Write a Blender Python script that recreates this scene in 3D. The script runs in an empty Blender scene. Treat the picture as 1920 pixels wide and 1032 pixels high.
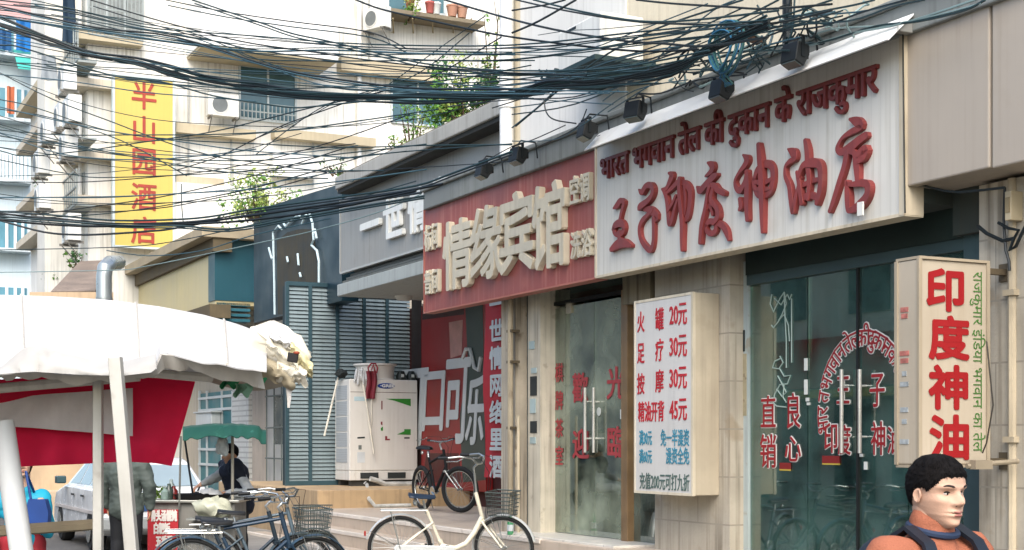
import bpy, bmesh, math, random
from mathutils import Vector, Matrix, noise
random.seed(7)
SC = bpy.context.scene
COL = SC.collection
# ---------------------------------------------------------------- camera, light, exposure
FPX, CX, HY, CAMH = 2700.0, 960.0, 830.0, 1.6          # focal length and horizon in photo pixels, eye height in metres
cd = bpy.data.cameras.new('camera'); cam = bpy.data.objects.new('camera', cd); COL.objects.link(cam)
cd.sensor_width = 36.0; cd.lens = FPX / 1920 * 36; cd.shift_y = (HY - 516) / 1920; cd.clip_start = .1; cd.clip_end = 2000
cam.location = (0, 0, CAMH); cam.rotation_euler = (math.radians(90), 0, 0); SC.camera = cam
SUN_EL, SUN_AZ = math.radians(46), math.radians(178)   # azimuth clockwise from +Y
wd = bpy.data.worlds.new('World'); SC.world = wd; wd.use_nodes = True
nt = wd.node_tree; bg = nt.nodes['Background']
sky = nt.nodes.new('ShaderNodeTexSky'); sky.sky_type = 'NISHITA'; sky.sun_disc = False
sky.sun_elevation = SUN_EL; sky.sun_rotation = SUN_AZ; sky.air_density = 1.0; sky.dust_density = 3.0; sky.ozone_density = 1.0
nt.links.new(sky.outputs[0], bg.inputs[0]); bg.inputs[1].default_value = 0.15
sl = bpy.data.lights.new('sun', 'SUN'); so = bpy.data.objects.new('sun', sl); COL.objects.link(so)
sl.energy = 1.1; sl.angle = math.radians(50); sl.color = (1.0, .985, .96)
sdir = Vector((math.sin(SUN_AZ) * math.cos(SUN_EL), math.cos(SUN_AZ) * math.cos(SUN_EL), math.sin(SUN_EL)))
so.rotation_euler = sdir.to_track_quat('Z', 'Y').to_euler()
SC.view_settings.view_transform = 'Standard'; SC.view_settings.look = 'None'
SC.view_settings.exposure = 1.35; SC.view_settings.gamma = 1.0
SC.cycles.max_bounces = 8; SC.cycles.transparent_max_bounces = 16
# ---------------------------------------------------------------- the street frame: u along the shop row (to the right), v into the shops, z up
RV = Vector((1360, -2700, 0)).normalized(); NV = Vector((-RV.y * -1, -RV.x, 0)); NV = Vector((RV.y, -RV.x, 0))
P0 = Vector((43 / 2700 * 15.34, 15.34, 0))
FM = Matrix(((RV.x, -NV.x, 0, P0.x), (RV.y, -NV.y, 0, P0.y), (0, 0, 1, 0), (0, 0, 0, 1)))
FI = FM.inverted()
CL = FI @ Vector((0, 0, CAMH))
WM = Matrix.Identity(4)
def ray(px, py): return Vector(((px - CX) / FPX, 1, (HY - py) / FPX))
def at(px, py, Y): return Vector((0, 0, CAMH)) + ray(px, py) * Y
def lray(px, py): return FI.to_3x3() @ ray(px, py)
def fac(px, py, v=0.0):                 # a pixel on a plane parallel to the shop fronts -> (u, z)
    d = lray(px, py); t = (v - CL.y) / d.y; return CL.x + d.x * t, CL.z + d.z * t
def fu(px, v=0.0): return fac(px, 830, v)[0]
def fz(px, py, v=0.0): return fac(px, py, v)[1]
def prp(px, py, u):                     # a pixel on a plane across the street -> (v, z)
    d = lray(px, py); t = (u - CL.x) / d.x; return CL.y + d.y * t, CL.z + d.z * t
def loc(px, py, Y): return FI @ at(px, py, Y)
def onz(px, py, z):                     # a pixel on a level plane -> world point
    d = ray(px, py); t = (z - CAMH) / d.z; return Vector((0, 0, CAMH)) + d * t
def frame(p, rz): return Matrix.Translation(p) @ Matrix.Rotation(rz, 4, 'Z')
# ---------------------------------------------------------------- mesh builder
class MB:
    def __init__(s): s.v = []; s.f = []; s.mi = []
    def add(s, vs, fs, mi=0):
        o = len(s.v); s.v += [Vector(p) for p in vs]
        for f in fs: s.f.append([i + o for i in f]); s.mi.append(mi)
        return s
    def box(s, x0, x1, y0, y1, z0, z1, mi=0):
        if x1 < x0: x0, x1 = x1, x0
        if y1 < y0: y0, y1 = y1, y0
        if z1 < z0: z0, z1 = z1, z0
        return s.add([(x0, y0, z0), (x1, y0, z0), (x1, y1, z0), (x0, y1, z0), (x0, y0, z1), (x1, y0, z1), (x1, y1, z1), (x0, y1, z1)],
                     [(0, 3, 2, 1), (4, 5, 6, 7), (0, 1, 5, 4), (1, 2, 6, 5), (2, 3, 7, 6), (3, 0, 4, 7)], mi)
    def obox(s, c, ax, ay, az, mi=0):   # box from a centre and three half axes
        c = Vector(c); ax = Vector(ax); ay = Vector(ay); az = Vector(az)
        P = [c + ax * i + ay * j + az * k for k in (-1, 1) for i, j in ((-1, -1), (1, -1), (1, 1), (-1, 1))]
        return s.add(P, [(0, 3, 2, 1), (4, 5, 6, 7), (0, 1, 5, 4), (1, 2, 6, 5), (2, 3, 7, 6), (3, 0, 4, 7)], mi)
    def quad(s, a, b, c, d, mi=0): return s.add([a, b, c, d], [(0, 1, 2, 3)], mi)
    def prism(s, pts, y0, y1, mi=0, plane='xz'):
        n = len(pts)
        def P(p, y): return (p[0], y, p[1]) if plane == 'xz' else ((y, p[0], p[1]) if plane == 'yz' else (p[0], p[1], y))
        vs = [P(p, y0) for p in pts] + [P(p, y1) for p in pts]
        fs = [tuple(range(n)), tuple(range(2 * n - 1, n - 1, -1))] + [(i, i + n, (i + 1) % n + n, (i + 1) % n) for i in range(n)]
        return s.add(vs, fs, mi)
    def tube(s, pts, r, n=6, mi=0, caps=True, closed=False):
        pts = [Vector(p) for p in pts]; k = len(pts)
        rs = r if isinstance(r, (list, tuple)) else [r] * k
        ref = None; vs = []
        for i, p in enumerate(pts):
            if closed: t = pts[(i + 1) % k] - pts[i - 1]
            else: t = pts[min(i + 1, k - 1)] - pts[max(i - 1, 0)]
            if t.length < 1e-9: t = Vector((0, 0, 1))
            t.normalize()
            if ref is None: ref = t.orthogonal().normalized()
            ref = ref - t * ref.dot(t)
            if ref.length < 1e-6: ref = t.orthogonal()
            ref.normalize(); b = t.cross(ref)
            for j in range(n):
                a = 2 * math.pi * j / n; vs.append(p + (ref * math.cos(a) + b * math.sin(a)) * rs[i])
        fs = []
        for i in range(k if closed else k - 1):
            i2 = (i + 1) % k
            for j in range(n): fs.append((i * n + j, i * n + (j + 1) % n, i2 * n + (j + 1) % n, i2 * n + j))
        if caps and not closed: fs += [tuple(range(n - 1, -1, -1)), tuple((k - 1) * n + j for j in range(n))]
        return s.add(vs, fs, mi)
    def lathe(s, prof, c=(0, 0, 0), n=16, mi=0, axis='z'):
        c = Vector(c); vs = []
        for r, h in prof:
            for j in range(n):
                a = 2 * math.pi * j / n; x, y = r * math.cos(a), r * math.sin(a)
                vs.append(c + (Vector((x, y, h)) if axis == 'z' else Vector((x, h, y)) if axis == 'y' else Vector((h, x, y))))
        k = len(prof); fs = []
        for i in range(k - 1):
            for j in range(n): fs.append((i * n + j, i * n + (j + 1) % n, (i + 1) * n + (j + 1) % n, (i + 1) * n + j))
        fs += [tuple(range(n - 1, -1, -1)), tuple((k - 1) * n + j for j in range(n))]
        return s.add(vs, fs, mi)
    def ell(s, c, r, n=14, m=9, mi=0, rot=None):
        c = Vector(c); vs = []; fs = []
        for i in range(m + 1):
            th = math.pi * i / m
            for j in range(n):
                a = 2 * math.pi * j / n
                p = Vector((r[0] * math.sin(th) * math.cos(a), r[1] * math.sin(th) * math.sin(a), r[2] * math.cos(th)))
                if rot is not None: p = rot @ p
                vs.append(c + p)
        for i in range(m):
            for j in range(n): fs.append((i * n + j, (i + 1) * n + j, (i + 1) * n + (j + 1) % n, i * n + (j + 1) % n))
        return s.add(vs, fs, mi)
    def grid(s, fn, nu, nv, mi=0, thick=0.0):   # a sheet from fn(a,b), given a real thickness along its normal
        P = [[Vector(fn(i / nu, j / nv)) for j in range(nv + 1)] for i in range(nu + 1)]
        w = nv + 1; idx = lambda i, j: i * w + j
        vs = [p for row in P for p in row]; fs = [(idx(i, j), idx(i + 1, j), idx(i + 1, j + 1), idx(i, j + 1)) for i in range(nu) for j in range(nv)]
        if thick:
            nn = []
            for i in range(nu + 1):
                for j in range(nv + 1):
                    a = P[min(i + 1, nu)][j] - P[max(i - 1, 0)][j]; b = P[i][min(j + 1, nv)] - P[i][max(j - 1, 0)]
                    q = a.cross(b); nn.append(q.normalized() if q.length > 1e-9 else Vector((0, 0, 1)))
            k = len(vs); vs = vs + [vs[q] - nn[q] * thick for q in range(k)]
            fs = fs + [tuple(reversed([q + k for q in f])) for f in fs]
            rim = [idx(i, 0) for i in range(nu + 1)] + [idx(nu, j) for j in range(1, nv + 1)] + [idx(i, nv) for i in range(nu - 1, -1, -1)] + [idx(0, j) for j in range(nv - 1, 0, -1)]
            for a, b in zip(rim, rim[1:] + rim[:1]): fs.append((b, a, a + k, b + k))
        return s.add(vs, fs, mi)
    def stroke(s, pts, y0, y1, mi=0, sub=5):    # brush stroke: (x, z, radius) points, flat prism with rounded ends
        P = [Vector(p) for p in pts]; Q = []
        for i in range(len(P) - 1):
            a, b, c, d = P[max(i - 1, 0)], P[i], P[i + 1], P[min(i + 2, len(P) - 1)]
            for k in range(sub):
                t = k / sub; Q.append(.5 * ((2 * b) + (c - a) * t + (2 * a - 5 * b + 4 * c - d) * t * t + (3 * b - a - 3 * c + d) * t ** 3))
        Q.append(P[-1]); k = len(Q); L = []; R = []
        for i in range(k):
            t = Q[min(i + 1, k - 1)] - Q[max(i - 1, 0)]; t = Vector((t.x, t.y, 0)); t.normalize(); nn = Vector((-t.y, t.x, 0)); r = max(Q[i].z, 1e-4)
            c = Vector((Q[i].x, Q[i].y, 0))
            if i == 0:
                for a in (150, 120): L.append(c + (t * math.cos(math.radians(a)) + nn * math.sin(math.radians(a))) * r); R.append(c + (t * math.cos(math.radians(a)) - nn * math.sin(math.radians(a))) * r)
            L.append(c + nn * r); R.append(c - nn * r)
            if i == k - 1:
                for a in (60, 30): L.append(c + (t * math.cos(math.radians(a)) + nn * math.sin(math.radians(a))) * r); R.append(c + (t * math.cos(math.radians(a)) - nn * math.sin(math.radians(a))) * r)
        n = len(L); vs = []
        for y in (y0, y1):
            vs += [(p.x, y, p.y) for p in L] + [(p.x, y, p.y) for p in R]
        fs = []
        for i in range(n - 1):
            fs.append((i, n + i, n + i + 1, i + 1)); fs.append((2 * n + i + 1, 3 * n + i + 1, 3 * n + i, 2 * n + i))
            fs.append((i, i + 1, 2 * n + i + 1, 2 * n + i)); fs.append((n + i + 1, n + i, 3 * n + i, 3 * n + i + 1))
        fs.append((n, 0, 2 * n, 3 * n)); fs.append((n - 1, 2 * n - 1, 4 * n - 1, 3 * n - 1))
        return s.add(vs, fs, mi)
    def xf(s, M, start=0):
        for i in range(start, len(s.v)): s.v[i] = M @ s.v[i]
        return s
    def leaves(s, c, r, n, size, seed=0, mi=0, shell=.35, droop=0):
        rr = random.Random(seed)
        for _ in range(n):
            while True:
                p = Vector((rr.uniform(-1, 1), rr.uniform(-1, 1), rr.uniform(-1, 1)))
                if shell < p.length < 1 and noise.noise(p * 2.3 + Vector((seed, 0, 0))) > -.18: break
            q = Vector(c) + Vector((p.x * r[0], p.y * r[1], p.z * r[2]))
            a = Vector((rr.gauss(0, 1), rr.gauss(0, 1), rr.gauss(0, .7) - droop)).normalized(); b = a.orthogonal().normalized(); k = rr.uniform(.6, 1.3) * size
            b = (b * math.cos(_) + a.cross(b) * math.sin(_))
            s.quad(q - a * k, q + b * k * .45, q + a * k, q - b * k * .45, mi)
        return s
BASE = {}
def _mesh(name, mb, mats, base, smooth=False, bevel=0.0, bseg=2):
    me = bpy.data.meshes.new(name); b = Vector(base)
    me.from_pydata([tuple(p - b) for p in mb.v], [], mb.f)
    for m in (mats if isinstance(mats, (list, tuple)) else [mats]): me.materials.append(m)
    if len(set(mb.mi)) > 1:
        for p, i in zip(me.polygons, mb.mi): p.material_index = i
    if smooth is not False:
        bm = bmesh.new(); bm.from_mesh(me)
        if len(bm.verts) < 60000: bmesh.ops.recalc_face_normals(bm, faces=bm.faces)
        for f in bm.faces: f.smooth = True
        lim = math.radians(smooth if not isinstance(smooth, bool) else 40)
        for e in bm.edges:
            if len(e.link_faces) == 2 and e.calc_face_angle(0) > lim: e.smooth = False
        bm.to_mesh(me); bm.free()
    me.update(); o = bpy.data.objects.new(name, me); COL.objects.link(o)
    if bevel:
        md = o.modifiers.new('bevel', 'BEVEL'); md.width = bevel; md.segments = bseg; md.limit_method = 'ANGLE'; md.angle_limit = math.radians(40)
    return o
def tag(o, label=None, cat=None, group=None, kind=None):
    if label: o['label'] = label
    if cat: o['category'] = cat
    if group: o['group'] = group
    if kind: o['kind'] = kind
    return o
def thing(name, label, cat, base=(0, 0, 0), fr=None, group=None):
    o = bpy.data.objects.new(name, None); COL.objects.link(o); fr = FM if fr is None else fr
    o.empty_display_size = .2; o.matrix_world = fr @ Matrix.Translation(Vector(base)); BASE[o.name] = Vector(base)
    return tag(o, label, cat, group)
def part(name, mb, mat, parent, smooth=False, bevel=0.0, label=None, bseg=2):
    b = BASE[parent.name]; o = _mesh(name, mb, mat, b, smooth, bevel, bseg); o.parent = parent; BASE[o.name] = b
    if label: o['label'] = label
    return o
def solo(name, label, cat, mb, mat, base=(0, 0, 0), fr=None, group=None, kind=None, smooth=False, bevel=0.0):
    o = _mesh(name, mb, mat, base, smooth, bevel); o.matrix_world = (FM if fr is None else fr) @ Matrix.Translation(Vector(base)); BASE[o.name] = Vector(base)
    return tag(o, label, cat, group, kind)
def dup(root, mw, label=None, group=None):      # a copy of a thing with copies of its parts and sub-parts
    def cp(o, par):
        c = o.copy(); COL.objects.link(c); c.parent = par
        for ch in o.children: cp(ch, c)
        return c
    r = cp(root, None); r.matrix_world = mw
    if label: r['label'] = label
    if group: r['group'] = group
    return r
# ---------------------------------------------------------------- materials
def hx(h):
    h = h.lstrip('#'); return tuple(((int(h[i:i + 2], 16) / 255) / 12.92 if int(h[i:i + 2], 16) / 255 < .04045 else ((int(h[i:i + 2], 16) / 255 + .055) / 1.055) ** 2.4) for i in (0, 2, 4)) + (1,)
MC = {}
def mat(name, col, rough=.7, metal=0., var=.18, scale=2.5, streak=0., scol=None, bump=.0, bscale=60., spec=.4, planks=0., wear=0., wcol=None, emit=0, lines=None, pl2=0.):
    if name in MC: return MC[name]
    m = bpy.data.materials.new(name); m.use_nodes = True; n = m.node_tree.nodes; l = m.node_tree.links; p = n['Principled BSDF']
    c = hx(col) if isinstance(col, str) else tuple(col) + (1,)
    p.inputs['Roughness'].default_value = rough; p.inputs['Metallic'].default_value = metal; p.inputs['Specular IOR Level'].default_value = spec
    tc = n.new('ShaderNodeTexCoord')
    def noisetex(sc, vec=None, det=5, mp=None):
        t = n.new('ShaderNodeTexNoise'); t.inputs['Scale'].default_value = sc; t.inputs['Detail'].default_value = det
        if mp:
            q = n.new('ShaderNodeMapping'); q.inputs['Scale'].default_value = mp; l.new(tc.outputs['Object'], q.inputs[0]); l.new(q.outputs[0], t.inputs[0])
        else: l.new(tc.outputs['Object'], t.inputs[0])
        return t
    def mixc(a, b, fac, mode='MIX'):
        x = n.new('ShaderNodeMix'); x.data_type = 'RGBA'; x.blend_type = mode
        for i, v in ((6, a), (7, b), (0, fac)):
            if hasattr(v, 'links'): l.new(v, x.inputs[i])
            elif isinstance(v, (int, float)): x.inputs[i].default_value = v
            else: x.inputs[i].default_value = v
        return x.outputs[2]
    def ramp(sock, a, b, lo=0., hi=1.):
        r = n.new('ShaderNodeMapRange'); r.inputs[1].default_value = a; r.inputs[2].default_value = b; r.inputs[3].default_value = lo; r.inputs[4].default_value = hi; l.new(sock, r.inputs[0]); return r.outputs[0]
    t = noisetex(scale)
    dark = tuple(x * (1 - var) for x in c[:3]) + (1,); lite = tuple(min(x * (1 + var * .6), .95) for x in c[:3]) + (1,)
    out = mixc(dark, lite, ramp(t.outputs[0], .3, .7))
    fine = noisetex(scale * 9); out = mixc(out, tuple(x * (1 - var * .7) for x in c[:3]) + (1,), ramp(fine.outputs[0], .5, .85, 0, .6))
    if streak:
        t2 = noisetex(1.0, det=7, mp=(17, 17, .55)); t3 = noisetex(1.1)
        f = n.new('ShaderNodeMath'); f.operation = 'MULTIPLY'; l.new(ramp(t2.outputs[0], .48, .72, 0, streak), f.inputs[0]); l.new(ramp(t3.outputs[0], .35, .6), f.inputs[1])
        out = mixc(out, hx(scol or '#4a4034'), f.outputs[0])
    if wear:
        t4 = noisetex(scale * 2.2, det=9); out = mixc(out, hx(wcol or '#6b5a48'), ramp(t4.outputs[0], .62, .7, 0, wear))
    bs = None
    if planks:                          # vertical board joints every `planks` metres
        q = n.new('ShaderNodeSeparateXYZ'); l.new(tc.outputs['Object'], q.inputs[0])
        md = n.new('ShaderNodeMath'); md.operation = 'PINGPONG'; md.inputs[1].default_value = planks / 2; l.new(q.outputs[0], md.inputs[0])
        g = ramp(md.outputs[0], 0, .006, 1, 0); out = mixc(out, tuple(x * .84 for x in c[:3]) + (1,), g)
    if lines:                           # masonry joints: (block width, block height)
        b = n.new('ShaderNodeTexBrick'); q = n.new('ShaderNodeMapping'); q.inputs['Rotation'].default_value = (math.radians(90), 0, 0)
        l.new(tc.outputs['Object'], q.inputs[0]); l.new(q.outputs[0], b.inputs[0]); b.inputs['Scale'].default_value = 1; b.inputs['Brick Width'].default_value = lines[0]; b.inputs['Row Height'].default_value = lines[1]
        b.inputs['Mortar Size'].default_value = .006 if len(lines) < 3 else lines[2]; b.inputs['Mortar Smooth'].default_value = .3
        out = mixc(out, tuple(x * .66 for x in c[:3]) + (1,), b.outputs['Fac']); bs = b.outputs['Fac']
    l.new(out, p.inputs['Base Color'])
    rr = ramp(t.outputs[0], .3, .7, max(rough - .12, .03), min(rough + .1, 1)); l.new(rr, p.inputs['Roughness'])
    if bump:
        tb = noisetex(bscale, det=3); bp = n.new('ShaderNodeBump'); bp.inputs['Strength'].default_value = bump; bp.inputs['Distance'].default_value = .01
        l.new(tb.outputs[0], bp.inputs['Height']); l.new(bp.outputs[0], p.inputs['Normal'])
    if emit:
        p.inputs['Emission Color'].default_value = c; p.inputs['Emission Strength'].default_value = emit
    MC[name] = m; return m
def thin_cloth(name, col, tl=.5, **k):          # cloth that lets light through
    m = mat(name, col, .8, **k); n = m.node_tree.nodes; l = m.node_tree.links; p = n['Principled BSDF']
    if 'Translucent BSDF' in n: return m
    t = n.new('ShaderNodeBsdfTranslucent'); x = n.new('ShaderNodeMixShader'); x.inputs[0].default_value = tl
    l.new(p.inputs['Base Color'].links[0].from_socket, t.inputs[0]); l.new(p.outputs[0], x.inputs[1]); l.new(t.outputs[0], x.inputs[2]); l.new(x.outputs[0], n['Material Output'].inputs[0]); return m
def glass(name, tint='#c8dcd4', refl=.12, rough=.02, painted_refl=0., fcol='#8a9a8c'):
    if name in MC: return MC[name]
    m = bpy.data.materials.new(name); m.use_nodes = True; n = m.node_tree.nodes; l = m.node_tree.links; n.remove(n['Principled BSDF'])
    tr = n.new('ShaderNodeBsdfTransparent'); tr.inputs[0].default_value = hx(tint)
    gl = n.new('ShaderNodeBsdfGlossy'); gl.inputs['Roughness'].default_value = rough; gl.inputs[0].default_value = (.9, .95, .93, 1)
    lw = n.new('ShaderNodeLayerWeight'); lw.inputs[0].default_value = .35
    mr = n.new('ShaderNodeMapRange'); mr.inputs[3].default_value = refl; mr.inputs[4].default_value = .9; l.new(lw.outputs['Fresnel'], mr.inputs[0])
    mx = n.new('ShaderNodeMixShader'); l.new(mr.outputs[0], mx.inputs[0]); l.new(tr.outputs[0], mx.inputs[1]); l.new(gl.outputs[0], mx.inputs[2])
    outp = mx.outputs[0]
    if painted_refl:  # mottled diffuse layer: milky reflections painted into the pane colour
        d = n.new('ShaderNodeBsdfDiffuse'); d.inputs[0].default_value = hx(fcol); t = n.new('ShaderNodeTexNoise'); t.inputs['Scale'].default_value = 1.7; t.inputs['Detail'].default_value = 6
        tc = n.new('ShaderNodeTexCoord'); l.new(tc.outputs['Object'], t.inputs[0]); r = n.new('ShaderNodeMapRange'); r.inputs[1].default_value = .35; r.inputs[2].default_value = .75; r.inputs[4].default_value = painted_refl; l.new(t.outputs[0], r.inputs[0])
        m2 = n.new('ShaderNodeMixShader'); l.new(r.outputs[0], m2.inputs[0]); l.new(outp, m2.inputs[1]); l.new(d.outputs[0], m2.inputs[2]); outp = m2.outputs[0]
    l.new(outp, n['Material Output'].inputs[0]); MC[name] = m; return m
# ---------------------------------------------------------------- lettering
_TC = {}
def glyphs(s):
    if s in _TC: return _TC[s]
    c = bpy.data.curves.new('lettering', 'FONT'); c.body = s; c.size = 1; c.extrude = .5; c.resolution_u = 3
    o = bpy.data.objects.new('lettering', c); COL.objects.link(o); bpy.context.view_layer.update()
    me = bpy.data.meshes.new_from_object(o.evaluated_get(bpy.context.evaluated_depsgraph_get()))
    r = ([v.co.copy() for v in me.vertices], [tuple(p.vertices) for p in me.polygons])
    bpy.data.objects.remove(o); bpy.data.meshes.remove(me); bpy.data.curves.remove(c); _TC[s] = r; return r
def text(mb, s, u0, u1, z0, z1, y, depth=.004, bold=0., em=True, mi=0, shear=0., vert=False, keep=False):
    """letters in the box u0..u1 x z0..z1 on the plane y (facing -y), raised by depth; bold thickens the strokes by that many metres"""
    vs, fs = glyphs(s)
    xs = [p.x for p in vs]; ys = [p.y for p in vs]
    if em: ax, bx, ay, by = 0, float(len(s)), -.12, .88
    else: ax, bx, ay, by = min(xs), max(xs), min(ys), max(ys)
    sx = (u1 - u0) / (bx - ax); sz = (z1 - z0) / (by - ay)
    offs = [(0, 0)]
    if bold: offs += [(bold * math.cos(a), bold * math.sin(a)) for a in [i * math.pi / 4 for i in range(8)]]
    for k, (ox, oz) in enumerate(offs):
        P = []
        for p in vs:
            x = u0 + (p.x - ax) * sx + ox; z = z0 + (p.y - ay) * sz + oz; x += shear * (z - z0)
            P.append((x, y - depth * (p.z + .5) - (k * .0004), z))
        mb.add(P, fs, mi)
    return mb
def rows(mb, chars, u0, u1, ztop, zbot, y, depth=.004, bold=0., mi=0, gap=.12):
    n = len(chars); h = (ztop - zbot) / n
    for i, ch in enumerate(chars): text(mb, ch, u0, u1, ztop - (i + 1) * h + h * gap / 2, ztop - i * h - h * gap / 2, y, depth, bold, True, mi)
    return mb
# ================================================================ setting
R90 = Matrix.Rotation(math.pi / 2, 4, 'Z')
def sheet(x0, x1, y0, y1, z): return MB().quad((x0, y0, z), (x1, y0, z), (x1, y1, z), (x0, y1, z))
A_ = mat('asphalt', '#55534f', .85, var=.3, scale=1.2, bump=.5, bscale=90, wear=.5, wcol='#6d6a63')
solo('ground', None, None, sheet(-400, 400, -300, 500, -.012), mat('dirt_ground', '#5b5750', .9, var=.2), fr=WM, kind='structure')
solo('street', None, None, sheet(-40, 30, -13.5, -.9, 0), A_, kind='structure')
stn = mat('step_stone', '#b9aa98', .55, var=.14, scale=2, streak=.25, wear=.25, wcol='#8d7f70', spec=.5)
solo('pavement', None, None, MB().box(-22, 9, -2.1, .03, -.01, .15), mat('pavement_slab', '#8a857c', .8, var=.2, scale=1.5, lines=(.5, .5, .012), wear=.3, bump=.2), kind='structure', bevel=.01)
edge = mat('step_edge', '#d8cfc2', .5, var=.12, scale=3, wear=.35, wcol='#9a8c7c')
riser = mat('tan_riser', '#a88b66', .6, var=.2, scale=2, streak=.3, lines=(.9, 5))
LZ = .57; PZ = .855; UP = -7.76
U_END = fu(800, -.3)
mb = MB().box(UP, 6.5, .02, 4.2, -.01, LZ)
solo('terrace', None, None, mb, stn, base=(0, 0, 0), kind='structure', bevel=.012)
mb = MB(); mb.box(UP - .6, U_END - .15, -.3, .02, -.01, .38); mb.box(UP - .9, U_END - .1, -.6, -.3, -.01, .185)
solo('steps', None, None, mb, stn, kind='structure', bevel=.012)
mb = MB()
for v, z, e in ((.02, LZ, 0), (-.3, .38, -.6), (-.6, .185, -.9)): mb.box(UP + e, (U_END - .15) if e else fu(1010, 0), v - .012, v + .05, z - .045, z + .006)
solo('step_nosing', None, None, mb, edge, kind='structure', bevel=.006)
mb = MB().box(-13.5, UP, .25, 4.6, -.01, PZ)
solo('plinth_floor', None, None, mb, mat('tan_plinth', '#b49a76', .6, var=.2, scale=1.5, streak=.4, wear=.3, lines=(1.15, 5, .008)), kind='structure', bevel=.012)
# ================================================================ the right-hand building (oil shop + hotel entrance)
VD = .55                                             # door plane
cream = mat('cream_wall', '#d2c7ae', .8, var=.12, scale=.8, streak=.35, scol='#7d6f5a', wear=.12, wcol='#a08f74', bump=.2, bscale=25)
white_w = mat('white_wall', '#d8d6cf', .8, var=.08, scale=.7, streak=.3, scol='#8a8578')
stone = mat('stone_blocks', '#aea695', .7, var=.24, scale=1.5, streak=.8, scol='#5a4f3e', wear=.5, wcol='#8a7a60', lines=(.62, .43, .008), bump=.25, bscale=40)
conc = mat('grey_concrete', '#8e8c86', .85, var=.2, scale=1.3, streak=.6, scol='#4c4740', bump=.3, bscale=40)
darkm = mat('dark_metal', '#23282a', .45, .6, var=.25)
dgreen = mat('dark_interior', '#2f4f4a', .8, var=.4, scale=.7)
u_l = fu(938, .62); u_r = fu(1990, 0)
bd = thing('shop_building', 'cream building carrying the white and red shop signs, stone pillars below', 'building', (0, VD, 0))
mb = MB(); mb.box(u_l, u_r + 3, .62, 7, 4.4, 12)
part('upper_wall', mb, cream, bd)
mb = MB(); x0 = fu(1128, .62); x1 = fu(1225, .62); mb.box(fu(975, .6), fu(1172, .6), .605, .62, 5.05, 12); 
part('white_wall_patch', mb, white_w, bd)
# coping above the signs
zc1 = fz(1120, 230, 0); mb = MB(); mb.box(fu(796, 0), u_r + 3, -.02, .62, 4.5, 4.72); mb.box(fu(796, 0) - .02, u_r + 3, -.06, .64, 4.72, 4.77)
part('coping', mb, mat('coping_grey', '#7f837f', .75, var=.18, scale=1.2, streak=.5, scol='#3c3a34'), bd, bevel=.012)
# lintel / box behind signs
mb = MB(); mb.box(u_l, fu(1697, 0), .16, 4.2, 3.32, 4.5); mb.box(fu(1697, 0), u_r + 3, .45, 4.2, 3.1, 4.5)
part('lintel', mb, mat('dark_soffit', '#3a423e', .8, var=.3, scale=1.2, streak=.3), bd)
# pillars
P1 = (fu(940, .3), fu(966, .3)); mb = MB(); mb.box(P1[0], P1[1], .3, 1.2, LZ, 3.32)
part('stained_pillar', mb, mat('stained_pillar', '#b5ab98', .8, var=.25, scale=2.2, streak=1.0, scol='#4b4033', wear=.6, wcol='#6f6352', bump=.3), bd)
mb = MB(); mb.box(fu(966, .45), fu(990, .45), .45, .9, LZ, 3.32)
part('dark_gap', mb, mat('gap_wall', '#5d625d', .85, var=.3, streak=.6), bd)
mb = MB(); mb.box(fu(990, .38), fu(1013, .38), .38, .9, LZ, 3.32)
part('cream_pillar', mb, mat('ad_pillar', '#c5bda9', .75, var=.14, streak=.6, wear=.3, scale=4), bd)
for px, y0, y1, cc in ((1001, 706, 742, 0), (1001, 748, 775, 1), (1001, 790, 812, 0), (999, 640, 655, 1), (1003, 690, 700, 1), (1001, 820, 832, 1)):
    z0, z1 = fz(px, y1, .38), fz(px, y0, .38); mb = MB(); mb.box(fu(px - 6, .38), fu(px + 6 - 2 * cc, .38), .372 - .002 * cc, .379, z0, z1); part('peeling_sticker', mb, (mat('black_sticker', '#2b2f2e', .7), mat('pale_sticker', '#9fb0ae', .7))[cc], bd)
# middle stone pier behind the price sign, right stone wall
mb = MB(); mb.box(fu(1228, .4), fu(1368, .4), .4, 1.1, LZ - .3, 3.32)
part('stone_pier', mb, stone, bd)
mb = MB(); mb.box(fu(1836, .35), u_r + 3, .35, 1.3, -.01, 3.4)
part('stone_wall', mb, stone, bd)
mb = MB(); mb.tube([(fu(1890, .3), .34, 0), (fu(1890, .3), .34, 3.4)], .03, 8)
for k in range(3): mb.box(fu(1890, .3) - .05, fu(1890, .3) + .05, .3, .35, .6 + k * 1.0, .64 + k * 1.0)
part('wall_pipe', mb, mat('pipe_cream', '#b9ac92', .6, streak=.4), bd, smooth=True)
# fascia panels right of the sign
zb = fz(1705, 349, 0.02); mb = MB(); us = fu(1857, .02)
mb.box(fu(1697.5, .02), us - .012, .02, .45, zb, 4.6); mb.box(us + .012, u_r + 3, .02, .45, zb - .01, 4.6)
pn = mat('beige_panel', '#a69c8e', .5, var=.09, scale=.8, streak=.28, scol='#6f6047', wear=.16, wcol='#8f836d', spec=.4)
part('fascia_panel', mb, pn, bd, bevel=.012)
mb = MB(); mb.box(us - .012, us + .012, .05, .3, zb, 4.6); part('panel_joint', mb, mat('joint_brown', '#6f5f45', .8, streak=.8), bd)
mb = MB().box(fu(1697.5, .02) - .045, fu(1697.5, .02) - .004, -.03, .1, 3.2, 4.62)
# downpipe at the corner of the upper wall
xp = fu(950, .5); mb = MB(); mb.tube([(xp, .5, 4.72), (xp, .5, 12)], .085, 12); 
for z in (5.6, 7.4, 9.2): mb.lathe([(.1, -.04), (.1, .04)], (xp, .5, z), 12); 
part('downpipe', mb, mat('white_pvc', '#d9d9d4', .5, var=.08, streak=.3), bd, smooth=True)
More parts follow.
